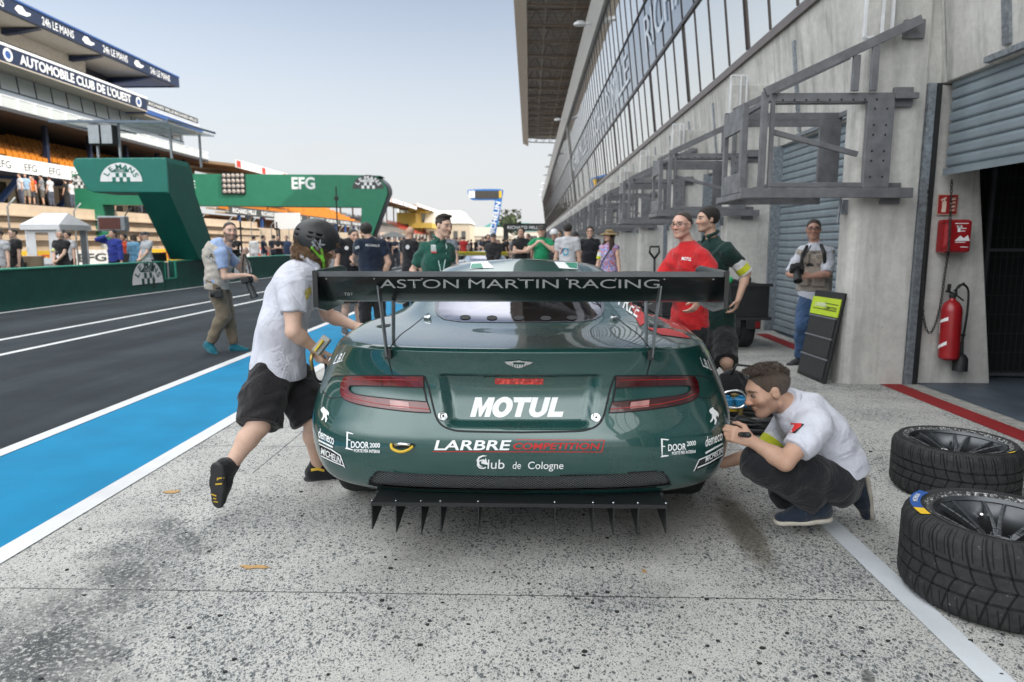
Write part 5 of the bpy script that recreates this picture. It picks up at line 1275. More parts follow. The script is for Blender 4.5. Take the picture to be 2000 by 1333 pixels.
    def hair(s, col, kind='short', noise=.004, g=.0):
        F = Field(); P = s.hp; M = s.hf(); kk = s.k; e = lambda c, r, k=.015: F.ell(P(*c), V3(r) * kk, k, M)
        if kind in ('short', 'balding', 'crop'):
            th = {'short': .013, 'balding': .006, 'crop': .005}[kind]
            e((0, -.02, .038), (.0745 + th, .092 + th, .082 + th))
            F.cut(P(0, .058 if kind != 'balding' else .03, .07), M @ V3((0, 1, -.55 if kind != 'balding' else -.9)))
            F.cut(P(0, -.04, -.035), M @ V3((0, .55, -1)))
        elif kind == 'quiff':
            e((0, -.02, .038), (.079, .097, .086)); F.cut(P(0, -.06, .070), M @ V3((0, .35, -1))); e((0, .03, .100), (.055, .06, .028), .03); e((0, .066, .098), (.044, .024, .022), .02); F.cut(P(0, .062, .068), M @ V3((0, 1, -.9))); F.cut(P(0, -.04, -.02), M @ V3((0, .5, -1)))
        elif kind == 'curly':
            e((0, -.022, .035), (.080, .099, .085)); rr = np.random.RandomState(4)
            for _ in range(46):
                a = rr.uniform(-2.6, 2.6); z = rr.uniform(-.085, .0); rad = .078; F.ell(P(math.sin(a) * rad * .92, -.015 - math.cos(a) * rad * 1.12, z), V3((.018, .018, .022)) * kk, .010)
            for _ in range(8): F.ell(P(rr.uniform(-.06, .06), .075, rr.uniform(.035, .06)), V3((.018, .016, .02)) * kk, .01)
            F.sub(P(0, .12, -.03), V3((.066, .075, .09)) * kk, .01, M)
        elif kind == 'long':
            e((0, -.02, .035), (.086, .104, .092))
            for q in (-1, 1):
                F.cap(P(q * .070, -.02, .0), P(q * .085, -.015, -.16), .040 * kk, .042 * kk, .03); F.cap(P(q * .085, -.015, -.16), P(q * .09, .01, -.27), .042 * kk, .026 * kk, .03)
            F.cap(P(0, -.08, 0), P(0, -.085, -.22), .06 * kk, .045 * kk, .03); F.sub(P(0, .10, -.04), V3((.060, .075, .11)) * kk, .012, M)
        o = F.mesh('hair', hair_mat(col), max(s.h * .75, .005), smooth=1, noise=noise, nscale=22)
        if s.h < .0095 and o and kind != 'balding':      # loose strands over the mass of hair
            me = o.data; rr = random.Random(5); mb = MB(); fl = list(me.polygons); L = {'short': .010, 'crop': .003, 'quiff': .013, 'curly': .019, 'long': .028}[kind] * kk; dn = Vector(M @ V3((0, -.35, -.65)))
            for _ in range({'curly': 5200, 'long': 4500}.get(kind, 4200)):
                f = fl[rr.randrange(len(fl))]; n = f.normal; a = f.center - n * .002; d = (n * .32 + Vector([rr.gauss(0, .4) for _ in range(3)]) + dn * (.9 if kind in ('long', 'curly') else .5 if kind != 'quiff' else .0)).normalized(); w_ = d.cross(n).normalized() * (.0011 if kind != 'curly' else .0016)
                if w_.length < 1e-6: continue
                b_ = a + d * L * rr.uniform(.5, 1.1); c_ = b_ + (d * .5 - n * .6 + Vector([rr.gauss(0, .4) for _ in range(3)])).normalized() * L * .6
                mb.add([a - w_, a + w_, b_ + w_ * .8, b_ - w_ * .8, c_], [(0, 1, 2, 3), (3, 2, 4)])
            q = mb.build('hair_strands', hair_mat(V3(col) * 1.25), None); s.own(q, o)
        s.own(o); return o
    def add(s, o, parent=None): return s.own(o, parent)
def ring_on(s, a, b, r, w, m, name, parent=None, n=24):
    """band of width w around the limb axis a->b at a"""
    a, b = Vector(a), Vector(b); d = (b - a).normalized(); q = d.to_track_quat('Z', 'Y').to_matrix().to_4x4(); mb = MB()
    mb.lathe([(r * .93, -w / 2), (r, -w / 2), (r, w / 2), (r * .93, w / 2)], Matrix.Translation(a) @ q, n, True); o = mb.build(name, m, smooth=True, autosmooth=40); s.own(o, parent); return o
# ================================================================== the people near the car
def A(px, py, Y): return V3(atY(px, py, Y))
TAN = (.46, .285, .205); PALE = (.56, .375, .29); MID = (.50, .325, .245)
M_YEL = cloth((.52, .55, .03), 'armband yellow'); M_WBAND = cloth((.62, .63, .64), 'armband white')
def armband(p, sd, t=.62, txt=None, w=.10):
    a = p.J['sh' + sd] + (p.J['el' + sd] - p.J['sh' + sd]) * t; e = p.J['el' + sd]
    o = ring_on(p, a, e, .068 * p.k, w, M_WBAND, 'armband'); ring_on(p, a + unit(e - a) * w * .16, e, .0695 * p.k, w * .42, M_YEL, 'armband_stripe', o)
    return o
def face_text(p, txt, c, ux, uy, hgt, wid, m, name='lettering', bold=0, parent=None, shear=0):
    mb = MB(); flat_text(mb, txt, Vector(c), ux, uy, hgt, wid, bold, shear); o = mb.build(name, m); p.own(o, parent); return o
def wrap_on(o, target, off=.003, d=None):
    """drops a flat print onto the cloth below it"""
    me = target.data; b = BVHTree.FromPolygons([tuple(v.co) for v in me.vertices], [tuple(f.vertices) for f in me.polygons])
    for v in o.data.vertices:
        q = v.co; loc = None
        if d is not None: loc, nrm, *_ = b.ray_cast(q - Vector(d) * .15, Vector(d))
        if loc is None: loc, nrm, *_ = b.find_nearest(q)
        v.co = loc - (Vector(d) if d is not None else -nrm) * off
    return o
def print_on(p, target, polys, m, name, off=.004):
    """flat polygons (world points seen from the camera) laid on a garment along the viewing direction"""
    vs, fs = [], []
    for P_ in polys:
        o = len(vs); vs += [Vector(q) for q in P_]; fs += [tuple(i + o for i in t3) for t3 in tessellate_polygon([[Vector((q[0], q[2], 0)) for q in P_]])]
    bm = bmesh.new(); vv = [bm.verts.new(v) for v in vs]
    for f in fs:
        try: bm.faces.new([vv[i] for i in f])
        except ValueError: pass
    for _ in range(2):
        bmesh.ops.subdivide_edges(bm, edges=[e for e in bm.edges if e.calc_length() > .02], cuts=1); bmesh.ops.triangulate(bm, faces=[f for f in bm.faces if len(f.verts) > 3])
    me = bpy.data.meshes.new(name); bm.to_mesh(me); bm.free(); me.materials.append(m); o = bpy.data.objects.new(name, me); COL.objects.link(o)
    p.own(o, target); c = sum((Vector(v) for v in vs), Vector()) / len(vs); wrap_on(o, target, off, (c - CP).normalized()); return o
def pix_print(p, target, polys, Y, m, name='print', off=.004): return print_on(p, target, [[atY(x, y_, Y) for x, y_ in P_] for P_ in polys], m, name, off)
def pix_text(p, target, txt, x, y_, w, hgt, Y, m, slant=0, rise=0, bold=0, off=.004, rot=0):
    vs, fs, tw = text_geo(txt, bold); sx = w / tw
    cr, sr = math.cos(R(rot)), math.sin(R(rot)); L2 = [(a * sx + slant * b * hgt, b * hgt + rise * a / tw) for a, b in vs]; bm = bmesh.new(); vv = [bm.verts.new(atY(x + a * cr - b * sr, y_ - a * sr - b * cr, Y)) for a, b in L2]
    for f in fs: bm.faces.new([vv[i] for i in f])
    me = bpy.data.meshes.new('lettering'); bm.to_mesh(me); bm.free(); me.materials.append(m); o = bpy.data.objects.new('lettering', me); COL.objects.link(o)
    p.own(o, target); wrap_on(o, target, off, (atY(x, y_, Y) - CP).normalized()); return o
# ------------------------------------------------------------------ mechanic crouching at the rear wheel (right)
p = Person('mechanic in white polo and black trousers crouching at the rear wheel', (1.5, 3.33, 0), R(90), 1.86, .0062, tone=TAN)
J = p.J
J['pelvis'] = A(1636, 932, 3.33); J['mid'] = A(1622, 868, 3.33); J['chest'] = A(1590, 828, 3.32); J['neck'] = A(1546, 797, 3.30); J['head'] = A(1499, 764, 3.27)
J['hf'] = V3((-.93, -.06, -.36)); J['hu'] = V3((-.36, 0, .93))
J['shl'] = A(1590, 835, 3.13); J['shr'] = A(1542, 828, 3.50)
J['ell'] = A(1533, 903, 3.03); J['wrl'] = A(1468, 862, 3.08); J['elr'] = A(1500, 880, 3.47); J['wrr'] = A(1412, 905, 3.42)
p.hand['l'] = (unit((-.9, .1, .35)), unit((-.1, .9, -.3))); p.curl['l'] = .95; p.hand['r'] = (unit((-1, .1, .0)), unit((0, -.3, -1))); p.curl['r'] = .3
J['hipl'] = A(1630, 942, 3.22); J['hipr'] = A(1640, 940, 3.42); J['knl'] = A(1484, 905, 3.12); J['anl'] = A(1594, 984, 3.20); J['toel'] = V3((-1, -.12, -.05))
J['knr'] = A(1535, 962, 3.46); J['anr'] = A(1660, 950, 3.42); J['toer'] = V3((.25, .05, -1)); J['supr'] = V3((-1, 0, 0))
p.build = .93; p.beard = .25; p.brow = (.05, .03, .02)
p.body(); p.eyes()
PW = (.53, .54, .61)
sh = p.top(PW, .66, .035, .015, 'polo_shirt', .007, PW, nseed=2)
p.legs_wear((.008, .009, .012), 1.93, .016, .012, noise=.008)
p.shoes((.012, .02, .035), (.40, .37, .32), sock=((.6, .6, .62), .12)); p.hair((.045, .026, .016), 'quiff', .005); p.hair((.075, .050, .036), 'crop', .0015)
armband(p, 'r', .70, w=.13)
pix_print(p, sh, [[(1543, 826), (1566, 827), (1564, 833), (1548, 845), (1537, 846), (1549, 836)]], 3.05, mat('red print', (.55, .02, .02), .7), 'sleeve_emblem')
pix_print(p, sh, [[(1566, 827), (1571, 829), (1553, 847), (1546, 846), (1564, 833)]], 3.05, M_BLACK, 'sleeve_emblem')
# ------------------------------------------------------------------ mechanic in the helmet leaning on the car (left)
p = Person('mechanic in black helmet, white polo and black shorts leaning towards the car', (-1.4, 3.8, 0), R(-50), 1.84, .0062, tone=PALE)
J = p.J
J['pelvis'] = A(545, 718, 3.75); J['mid'] = A(545, 645, 3.76); J['chest'] = A(566, 580, 3.80); J['neck'] = A(598, 525, 3.85); J['head'] = A(619, 484, 3.90)
J['hf'] = V3((.80, .52, -.30)); J['hu'] = V3((.22, .2, .95))
J['shr'] = A(571, 560, 3.60); J['shl'] = A(622, 560, 4.00)
J['elr'] = A(573, 648, 3.52); J['wrr'] = A(611, 678, 3.62); J['ell'] = A(640, 616, 4.02); J['wrl'] = A(692, 637, 3.86)
p.hand['r'] = (unit((.35, .2, -.9)), unit((.6, .8, .3))); p.curl['r'] = .95; p.hand['l'] = (unit((.95, -.1, -.08)), unit((.1, .1, -1))); p.curl['l'] = .12
J['hipr'] = A(525, 735, 3.66); J['hipl'] = A(572, 735, 3.86); J['knr'] = A(505, 832, 3.50); J['anr'] = A(447, 915, 3.40); J['toer'] = unit((-.22, .30, -.93)); J['supr'] = unit((.35, .93, .22))
p.build = .93; J['knl'] = A(612, 822, 3.80); J['anl'] = A(622, 912, 3.97); J['toel'] = V3((.9, .35, -.1))
p.body(); p.eyes()
sh = p.top(PW, .60, -.06, .017, 'polo_shirt', .008, PW, nseed=8)
p.legs_wear((.012, .011, .013), .98, .035, .020, 'cargo_shorts', .009)
p.shoes((.012, .013, .015), (.02, .02, .022)); p.hair((.125, .068, .028), 'curly', .008)
# shorts pockets, sole print, shoe trims
M_YP = mat('yellow rubber print', (.55, .36, .03), .7)
sho = sorted([o for o in bpy.data.objects if o.parent == p.root and o.name.startswith('shoe')], key=lambda o: sum(v.co.y for v in o.data.vertices) / len(o.data.vertices))
sol = [o for o in bpy.data.objects if o.parent == sho[0]][0]
bq = lambda x, y_, w_, h_, k: [(x, y_), (x + w_, y_ - k), (x + w_ - 1, y_ - k + h_), (x - 1, y_ + h_)]
pix_print(p, sol, [bq(425, 934, 13, 3, 1), bq(421, 945, 13, 3, 1), bq(424, 934, 3, 5, 0), bq(413, 964, 10, 2.5, -4), bq(411, 971, 12, 2, -3), bq(412, 978, 14, 2, -2)], 3.4, M_YP, 'sole_print', .003)
pix_print(p, sho[-1], [[(607, 916), (622, 913), (634, 918), (633, 922), (620, 919), (608, 921)]], 3.9, M_YP, 'shoe_trim', .003)
def helmet(p, col):
    F = Field(); P = p.hp; M = p.hf(); kk = p.k
    F.ell(P(0, -.012, .045), V3((.108, .128, .112)) * kk, .02, M); F.cut(P(0, 0, -.040), M @ V3((0, -.16, -1))); F.cut(P(0, .085, .02), M @ V3((0, 1, -1.1)))
    for q in (-1, 1):
        for y_, z in ((-.075, .055), (-.03, .055), (-.075, .030), (-.03, .030)): F.sub(P(q * .105, y_, z), V3((.03, .018, .004)) * kk, .004, M)
    for x in (-.03, .03): F.sub(P(x, -.14, .03), V3((.018, .03, .004)) * kk, .004, M); F.sub(P(x, -.14, .058), V3((.018, .03, .004)) * kk, .004, M)
    t = NT('matt black helmet'); n = t.noise(30, detail=6); t.set(color=t.ramp(n, [(.3, (.013, .014, .016)), (.7, (.024, .026, .029))]), rough=.48, spec=.45); t.bump(t.noise(500), .05, .002)
    o = F.mesh('helmet', t.m, .0048, smooth=2); p.own(o)
    S = Field(); pts = [P(.088, .0, -.01), P(.082, .03, -.07), P(.045, .055, -.112), P(0, .062, -.122), P(-.045, .055, -.112), P(-.082, .03, -.07), P(-.088, 0, -.01)]
    for a, b in zip(pts, pts[1:]): S.cap(a, b, .0085, None, .006)
    S.cap(P(.086, -.05, -.02), P(.080, .028, -.068), .0075, None, .006); p.own(S.mesh('chin_strap', mat('green webbing', (.13, .42, .03), .7), .004, smooth=1), o)
    return o
hm = helmet(p, None)
pix_text(p, hm, 'dk', 613, 494, 29, 21, 3.75, mat('grey helmet print', (.24, .26, .28), .5), 0, 0, .03, .003, 37)
pix_print(p, sh, [[(596, 567), (607, 560), (609, 572), (601, 586), (597, 583)]], 3.6, cloth((.55, .42, .03), 'yellow patch'), 'sleeve_patch')
def pocket(p, par, c, n, w, h_, col, t=.012):
    q = Vector(n).to_track_quat('Y', 'Z').to_matrix().to_4x4(); mb = MB(); mb.box((-w / 2, -t, -h_ / 2), (w / 2, t, h_ / 2), Matrix.Translation(Vector(c)) @ q)
    mb.box((-w / 2 - .004, -t - .004, h_ / 2 - .05), (w / 2 + .004, t + .004, h_ / 2 + .004), Matrix.Translation(Vector(c)) @ q); o = mb.build('pocket', cloth(col, 'trouser cloth'), bevel=.006); p.own(o, par)
# air gun in his hand and its hose
g = thing('air_gun', 'yellow and grey air gun held by the mechanic in the helmet', 'tool', tuple(A(620, 690, 3.6)))
c0 = Vector(A(621, 684, 3.58)); d0 = Vector((.55, .25, .75)).normalized()
mb = MB(); mb.bar(c0 - d0 * .02, c0 + d0 * .085, .048, .05, (1, 0, -.4)); local(g, mb.build('gun_body', mat('grey tool plastic', (.30, .30, .28), .5), bevel=.008))
mb = MB(); mb.bar(c0 - d0 * .005 + Vector((-.004, -.029, 0)), c0 + d0 * .07 + Vector((-.004, -.029, 0)), .034, .012, (1, 0, -.4)); local(g, mb.build('gun_panel', mat('yellow tool panel', (.5, .38, .03), .5), bevel=.003))
mb = MB(); mb.tube([A(610, 690, 3.6), A(607, 706, 3.6), A(611, 722, 3.6)], [.012, .011, .009], 8); local(g, mb.build('gun_handle', mat('brass fitting', (.35, .26, .10), .35, .8), smooth=True))
mb = MB(); mb.tube([A(x, y_, 3.6 + .004 * i) for i, (x, y_) in enumerate(arc([(611, 722), (618, 742), (630, 745), (637, 725), (634, 702), (628, 690)], 6))], .0085, 8); local(g, mb.build('gun_hose', M_BLACK, smooth=True))
# ================================================================== people standing around
M_PRINT = mat('white shirt print', (.6, .6, .6), .7)
def glasses(p, dark=False):
    P = p.hp; mb = MB(); m = M_GLOSSB if dark else M_BLACK
    for q in (-1, 1):
        c = P(q * .033, .108, .012); u = p.hf(); pts = [Vector(c + u @ (V3((.026 * math.cos(a), -.004 * abs(math.cos(a)), .017 * math.sin(a))) * p.k)) for a in [k * math.pi / 8 for k in range(16)]]
        if dark: mb.add(pts, [tuple(range(16))])
        mb.tube(pts, .0022, 5, True); mb.tube([P(q * .058, .100, .016), P(q * .080, .03, .014), P(q * .080, -.01, .012)], .0022, 5)
    mb.tube([P(-.009, .112, .016), P(.009, .112, .016)], .002, 5); o = mb.build('glasses', m, smooth=not dark); p.own(o); return o
def lanyard(p, col=(.45, .60, .60), badge=True, L=.33):
    J = p.J; f = p.tfw(); r_ = unit(J['shr'] - J['shl']); up = unit(J['neck'] - J['pelvis']); n = J['neck']; S = Field()
    pts = [n + r_ * .075 - f * .01 + up * .01, n + r_ * .072 + f * .075 - up * .05, n + r_ * .03 + f * .140 - up * L * .65, n + f * .150 - up * L]
    for q in (-1, 1):
        pp = [n + (a - n) * V3((1, 1, 1)) if q > 0 else a - r_ * 2 * ((a - n) @ r_) for a in pts]
        for a, b in zip(pp, pp[1:]): S.cap(a, b, .0075, None, .004)
    o = S.mesh('lanyard', cloth(col, 'lanyard ribbon'), .005, smooth=1); p.own(o)
    if badge: c = n + f * .155 - up * (L + .05); mb = MB(); M4 = Matrix.Translation(Vector(c)) @ Matrix(frame(f, up).tolist()).to_4x4(); mb.box((-.03, -.003, -.05), (.03, .003, .045), M4); p.own(mb.build('badge', M_WHITE), o)
def cam_obj(p, name, label, c, d, up=(0, 0, 1), L=.16, body=True, held=True):
    """camera with a long lens, pointing along d"""
    g = thing('camera', label, 'camera', tuple(c)); q = Vector(d).normalized().to_track_quat('Z', 'Y').to_matrix().to_4x4(); M4 = Matrix.Translation(Vector(c)) @ q
    mb = MB(); mb.box((-.07, -.055, -.045), (.07, .05, .03), M4); mb.box((-.03, .05, -.035), (.03, .08, .02), M4); mb.box((.045, -.055, -.05), (.075, .045, .045), M4); local(g, mb.build('camera_body', M_BLACK, bevel=.012))
    mb = MB(); mb.lathe([(.0, .03), (.036, .03), (.038, L * .4), (.042, L * .45), (.042, L * .8), (.048, L * .84), (.048, L), (.040, L), (.038, L - .02), (0, L - .025)], M4, 20); local(g, mb.build('lens', M_DARK, smooth=True, autosmooth=40)); return g
def strap(p, name, pts, r=.012, m=None):
    S = Field(); P_ = [V3(a) for a in pts]
    for a, b in zip(P_, P_[1:]): S.cap(a, b, r, None, .006)
    o = S.mesh(name, m or M_BLACK, .006, smooth=1); p.own(o); return o
def vest(p, col, g=.028, hem=-.12):
    J = p.J; F = Field(); p.torso(F, g); up = unit(J['mid'] - J['pelvis']); F.cap(J['pelvis'] + up * hem, J['mid'], .165 * p.k + g, .145 * p.k + g, .05, (p.tfw(), .76)); F.cut(J['pelvis'] + up * hem, -up)
    f = p.tfw(); r_ = unit(J['shr'] - J['shl'])
    F.cut(J['neck'] - up * .02, up + f * .5)
    for q in (-1, 1): F.cut(J['chest'] + r_ * q * .205 * p.k, r_ * q)
    m = cloth(col, 'vest cloth'); o = F.mesh('vest', m, p.h, noise=.008, nscale=7, smooth=1); p.own(o)
    for q in (-1, 1):
        for dz, w_, h_ in ((-.22, .13, .15), (.02, .10, .11)):
            c = J['chest'] + r_ * q * .085 * p.k + f * (.118 + g) * p.k * (1.08 if dz < 0 else 1.05) + up * dz * p.k; M4 = Matrix.Translation(Vector(c)) @ Matrix(frame(f + r_ * q * .35, up).tolist()).to_4x4(); mb = MB(); mb.box((-w_ / 2, -.03, -h_ / 2), (w_ / 2, .022, h_ / 2), M4); mb.box((-w_ / 2 - .004, -.03, h_ / 2 - .04), (w_ / 2 + .004, .027, h_ / 2 + .004), M4); p.own(mb.build('pocket', m, bevel=.01), o)
    return o
def cap_hat(p, col):
    F = Field(); M = p.hf(); F.ell(p.hp(0, -.015, .050), V3((.085, .105, .082)) * p.k, .02, M); F.cut(p.hp(0, 0, .030), M @ V3((0, 0, -1))); F.cap(p.hp(-.04, .09, .040), p.hp(.04, .09, .040), .012, None, .02); F.cap(p.hp(-.03, .135, .030), p.hp(.03, .135, .030), .008, None, .05); F.cap(p.hp(0, .08, .042), p.hp(0, .14, .030), .010, None, .05); o = F.mesh('cap', cloth(col, 'cap'), .007, smooth=1); p.own(o); return o
def foot(px, py): return V3(atZ(px, py))
# ---- photographer in the beige vest walking on the pit lane (left)
w = foot(432, 688); p = Person('photographer in beige vest and khaki trousers walking on the pit lane with two cameras', w, R(-82), 1.76, .009, tone=PALE); J = p.J; Y = w[1]
an_b, an_f = A(410, 672, Y - .1), A(458, 676, Y + .12); p.leg('r', an_b, toe=unit((.75, -.25, -.55))); p.leg('l', an_f, toe=(1, .1, 0))
J['hf'] = V3((.62, -.75, -.05)); J['hu'] = V3((0, 0, 1)); J['head'] = A(450, 453, Y); J['neck'] = A(440, 486, Y)
J['shr'] = A(432, 497, Y - .15); J['shl'] = A(441, 497, Y + .18)
p.arm('r', A(482, 538, Y - .08), (-.4, -.3, -1), hand=(.9, .2, -.2), palm=(0, .3, -1)); p.arm('l', A(476, 497, Y + .18), (.2, .6, -1), hand=(.6, -.2, .5), palm=(0, -1, 0)); p.curl = {'l': .8, 'r': .6}
p.beard = .6; p.brow = (.03, .022, .018); p.body(); p.eyes(); sh = p.top((.27, .36, .56), .62, -.06, .014, 'shirt', .006, (.27, .36, .56)); v = vest(p, (.40, .37, .33))
p.legs_wear((.155, .125, .088), 1.94, .016); p.shoes((.01, .115, .16), (.02, .12, .16)); p.hair((.03, .02, .015), 'balding', .002)
pix_text(p, v, 'A', 408, 506, 9, 12, Y - .2, M_BLACK); pix_print(p, v, [[(402, 481), (430, 500), (430, 503), (402, 484)], [(402, 500), (428, 516), (428, 519), (402, 503)]], Y - .2, mat('grey reflective tape', (.20, .22, .25), .4), 'vest_stripe')
cam_obj(p, '', 'black camera with long lens hanging from the hand of the beige vest photographer', A(483, 548, Y - .1), (.35, 0, -.9), L=.24); cam_obj(p, '', 'small black camera hanging at the hip of the beige vest photographer', A(427, 573, Y - .22), (-.9, -.3, -.1), L=.10)
strap(p, 'camera_strap', [A(476, 498, Y + .1), A(474, 515, Y), A(474, 535, Y - .05)], .012); strap(p, 'camera_strap', [A(479, 498, Y + .1), A(487, 520, Y), A(489, 540, Y - .05)], .012)
# ---- man in the red shirt, man in the dark green shirt behind the car
w = V3((1.43, 6.1, 0)); p = Person('man in red T-shirt and glasses standing behind the right rear of the car', w, R(118), 1.74, .0075, tone=(.56, .345, .275)); J = p.J; Y = 6.1
J['head'] = A(1331, 441, Y - .03); J['neck'] = A(1342, 476, Y); J['hf'] = unit((-.68, -.73, -.05)); p.build = .98
J['shl'] = A(1371, 502, Y - .16); J['shr'] = A(1319, 503, Y + .12); J['chest'] = A(1346, 520, Y); J['mid'] = A(1348, 570, Y - .02); J['pelvis'] = A(1346, 625, Y); J['hipl'] = A(1362, 640, Y - .05); J['hipr'] = A(1330, 640, Y + .05)
p.arm('r', A(1268, 560, Y - .15), (-.3, .6, -1)); p.arm('l', A(1366, 588, Y - .42), (.9, -.1, -.6), hand=(-.55, -.1, -.8), palm=(-.5, .8, .2)); p.curl['l'] = .55
p.brow = (.10, .06, .04); p.body(); p.eyes(); sh = p.top((.50, .018, .022), .74, -.07, .017, 'red_shirt', .009, nseed=4); p.legs_wear((.010, .011, .013), 1.9); p.shoes((.02, .02, .02)); p.hair((.04, .028, .02), 'balding', .002); glasses(p)
pix_text(p, sh, 'MOTUL', 1331, 508, 19, 6.5, Y - .25, M_WHITE, .2, -2, .02)
w = V3((1.80, 6.75, 0)); p = Person('tall man in dark green shirt and black shorts with a white and yellow armband', w, R(100), 1.80, .0075, tone=MID); J = p.J; Y = 6.75
J['head'] = A(1381, 430, Y); J['neck'] = A(1389, 465, Y); J['hf'] = unit((-.97, -.20, -.04)); p.build = .98
J['shl'] = A(1420, 490, Y - .16); J['shr'] = A(1366, 488, Y + .15); J['chest'] = A(1393, 515, Y); J['mid'] = A(1396, 565, Y); J['pelvis'] = A(1400, 622, Y); J['hipl'] = A(1414, 640, Y - .05); J['hipr'] = A(1384, 640, Y + .05)
p.arm('l', A(1442, 585, Y - .22), (.9, .3, 0), hand=(-.25, -.1, -1), palm=(-.8, .5, 0)); p.curl['l'] = .5; p.leg('l', A(1425, 742, Y - .05), (-.3, -1, 0), toe=(-.4, -.9, 0)); p.leg('r', A(1385, 735, Y + .15), (-.3, -1, 0), toe=(-.6, -.7, 0))
p.brow = (.02, .014, .01); p.beard = .2; p.body(); p.eyes(); sh = p.top((.006, .028, .024), .58, -.12, .018, 'dark_green_shirt', .009, (.006, .028, .024), nseed=6); p.legs_wear((.012, .012, .014), .99, .03, .018, 'shorts'); p.shoes((.012, .012, .013)); p.hair((.014, .010, .008), 'short', .003); armband(p, 'l', .70, w=.15)
pix_text(p, sh, 'ASSISTANCE', 1418, 512, 22, 6, Y - .3, M_BLACK, 0, 3, .01, .012) if False else None
# ---- photographer by the shutter
w = foot(1583, 709); p = Person('photographer in beige vest and jeans holding a camera in front of the roller shutter', w, R(150), 1.77, .009, tone=(.50, .29, .22)); J = p.J; Y = w[1]
J['head'] = A(1589, 449, Y); J['hf'] = unit((-.35, -.93, -.05)); J['neck'] = A(1592, 477, Y); J['pelvis'] = A(1590, 572, Y); J['mid'] = A(1592, 540, Y); J['chest'] = A(1593, 508, Y); J['shr'] = A(1569, 493, Y + .05); J['shl'] = A(1617, 495, Y - .1); J['hipl'] = A(1602, 580, Y - .05); J['hipr'] = A(1578, 580, Y + .05)
p.arm('l', A(1575, 541, Y - .32), (1, -.1, -.4), hand=(-.9, -.2, .1), palm=(-.3, .9, 0)); p.arm('r', A(1562, 540, Y - .2), (-.6, .5, -1), hand=(-.1, -.9, .1), palm=(1, 0, .2)); p.curl = {'l': .7, 'r': .8}
p.leg('r', A(1561, 702, Y - .1), (-.5, -1, 0), toe=(-.85, -.45, 0)); p.leg('l', A(1592, 700, Y + .05), (-.3, -1, 0), toe=(-.3, -1, 0)); p.body(); p.eyes()
p.top((.55, .57, .64), .95, -.14, .015, 'white_shirt', .007); v = vest(p, (.34, .30, .26), .027, .02); p.legs_wear((.035, .075, .16), 1.93, .016); p.shoes((.035, .035, .04), (.2, .19, .18)); p.hair((.035, .025, .02), 'crop', .002); glasses(p)
le = [[(1582 + 8 * math.cos(a), 521 - 7 * math.sin(a)) for a in [k * math.pi / 10 for k in range(11)]]]; pix_print(p, v, le, Y - .2, M_BLACK, 'vest_emblem'); pix_text(p, v, 'PRESSE', 1586, 497, 16, 6, Y - .2, M_BLACK, 0, 2)
cam_obj(p, '', 'black camera with pale lens in the hands of the photographer by the shutter', A(1556, 526, Y - .36), (-.1, -.6, -.75), L=.17); strap(p, 'camera_strap', [A(1584, 480, Y - .1), A(1572, 500, Y - .22), A(1560, 518, Y - .33)], .008)
strap(p, 'backpack_strap', [A(1604, 480, Y - .12), A(1610, 495, Y - .23), A(1611, 515, Y - .22)], .02); strap(p, 'backpack_strap', [A(1576, 482, Y - .02), A(1568, 496, Y - .12), A(1565, 515, Y - .14)], .02)
# ---- young man in the green shirt beyond the car
w = V3((-1.06, 7.75, 0)); p = Person('young man in green team shirt with lanyard looking down beyond the car', w, R(-125), 1.80, .0085, tone=PALE); J = p.J; Y = 7.75
J['head'] = A(867, 442, Y); J['hf'] = unit((.72, -.62, -.18)); J['neck'] = A(856, 472, Y); J['shr'] = A(830, 487, Y - .02); J['shl'] = A(876, 488, Y + .1); p.build = .92; J['chest'] = A(852, 510, Y); p.arm('r', A(822, 560, Y - .12), (-.5, .4, -.3)); p.brow = (.03, .02, .014)
p.body(); p.eyes(); sh = p.top((.012, .075, .055), .72, -.1, .017, 'green_shirt', .008, (.012, .075, .055)); p.legs_wear((.02, .02, .024), 1.9); p.shoes((.02, .02, .02)); p.hair((.03, .022, .016), 'quiff', .005); p.hair((.028, .02, .015), 'crop'); lanyard(p)
pix_print(p, sh, [[(841, 478), (851, 478), (853, 495), (842, 494)]], Y - .2, mat('grey shirt badge', (.30, .34, .33), .6), 'shirt_badge'); pix_print(p, sh, [[(842, 491), (852, 492), (853, 495), (842, 494)]], Y - .2, mat('red print', (.45, .03, .03), .7), 'shirt_badge', .007)
# ---- two men greeting each other on the blue lane
w = V3((-2.78, 10.6, 0)); p = Person('smiling man in black polo and black shorts on the blue lane', w, R(-140), 1.76, .010, tone=MID); J = p.J; Y = 10.6
J['head'] = A(691, 463, Y); J['hf'] = unit((.60, -.78, 0)); J['neck'] = A(689, 480, Y); p.arm('l', A(691, 512, Y - .3), (-.6, -.2, -.8)); p.body(); p.eyes(); sh = p.top((.010, .010, .013), .6, -.08, .016, 'black_polo', .008, (.010, .010, .013)); p.legs_wear((.012, .012, .014), .98, .03, .016, 'shorts'); p.shoes((.05, .055, .06), (.4, .4, .4)); p.hair((.012, .009, .007), 'crop'); pix_print(p, sh, [[(677 + 4 * math.cos(a), 485 + 4 * math.sin(a)) for a in [k * math.pi / 6 for k in range(12)]]], Y - .2, M_PRINT, 'shirt_badge')
w = V3((-2.28, 9.85, 0)); p = Person('man in navy T-shirt with white lettering on his back, seen from behind', w, R(25), 1.74, .0095, tone=MID); J = p.J; Y = 9.85; p.build = 1.08
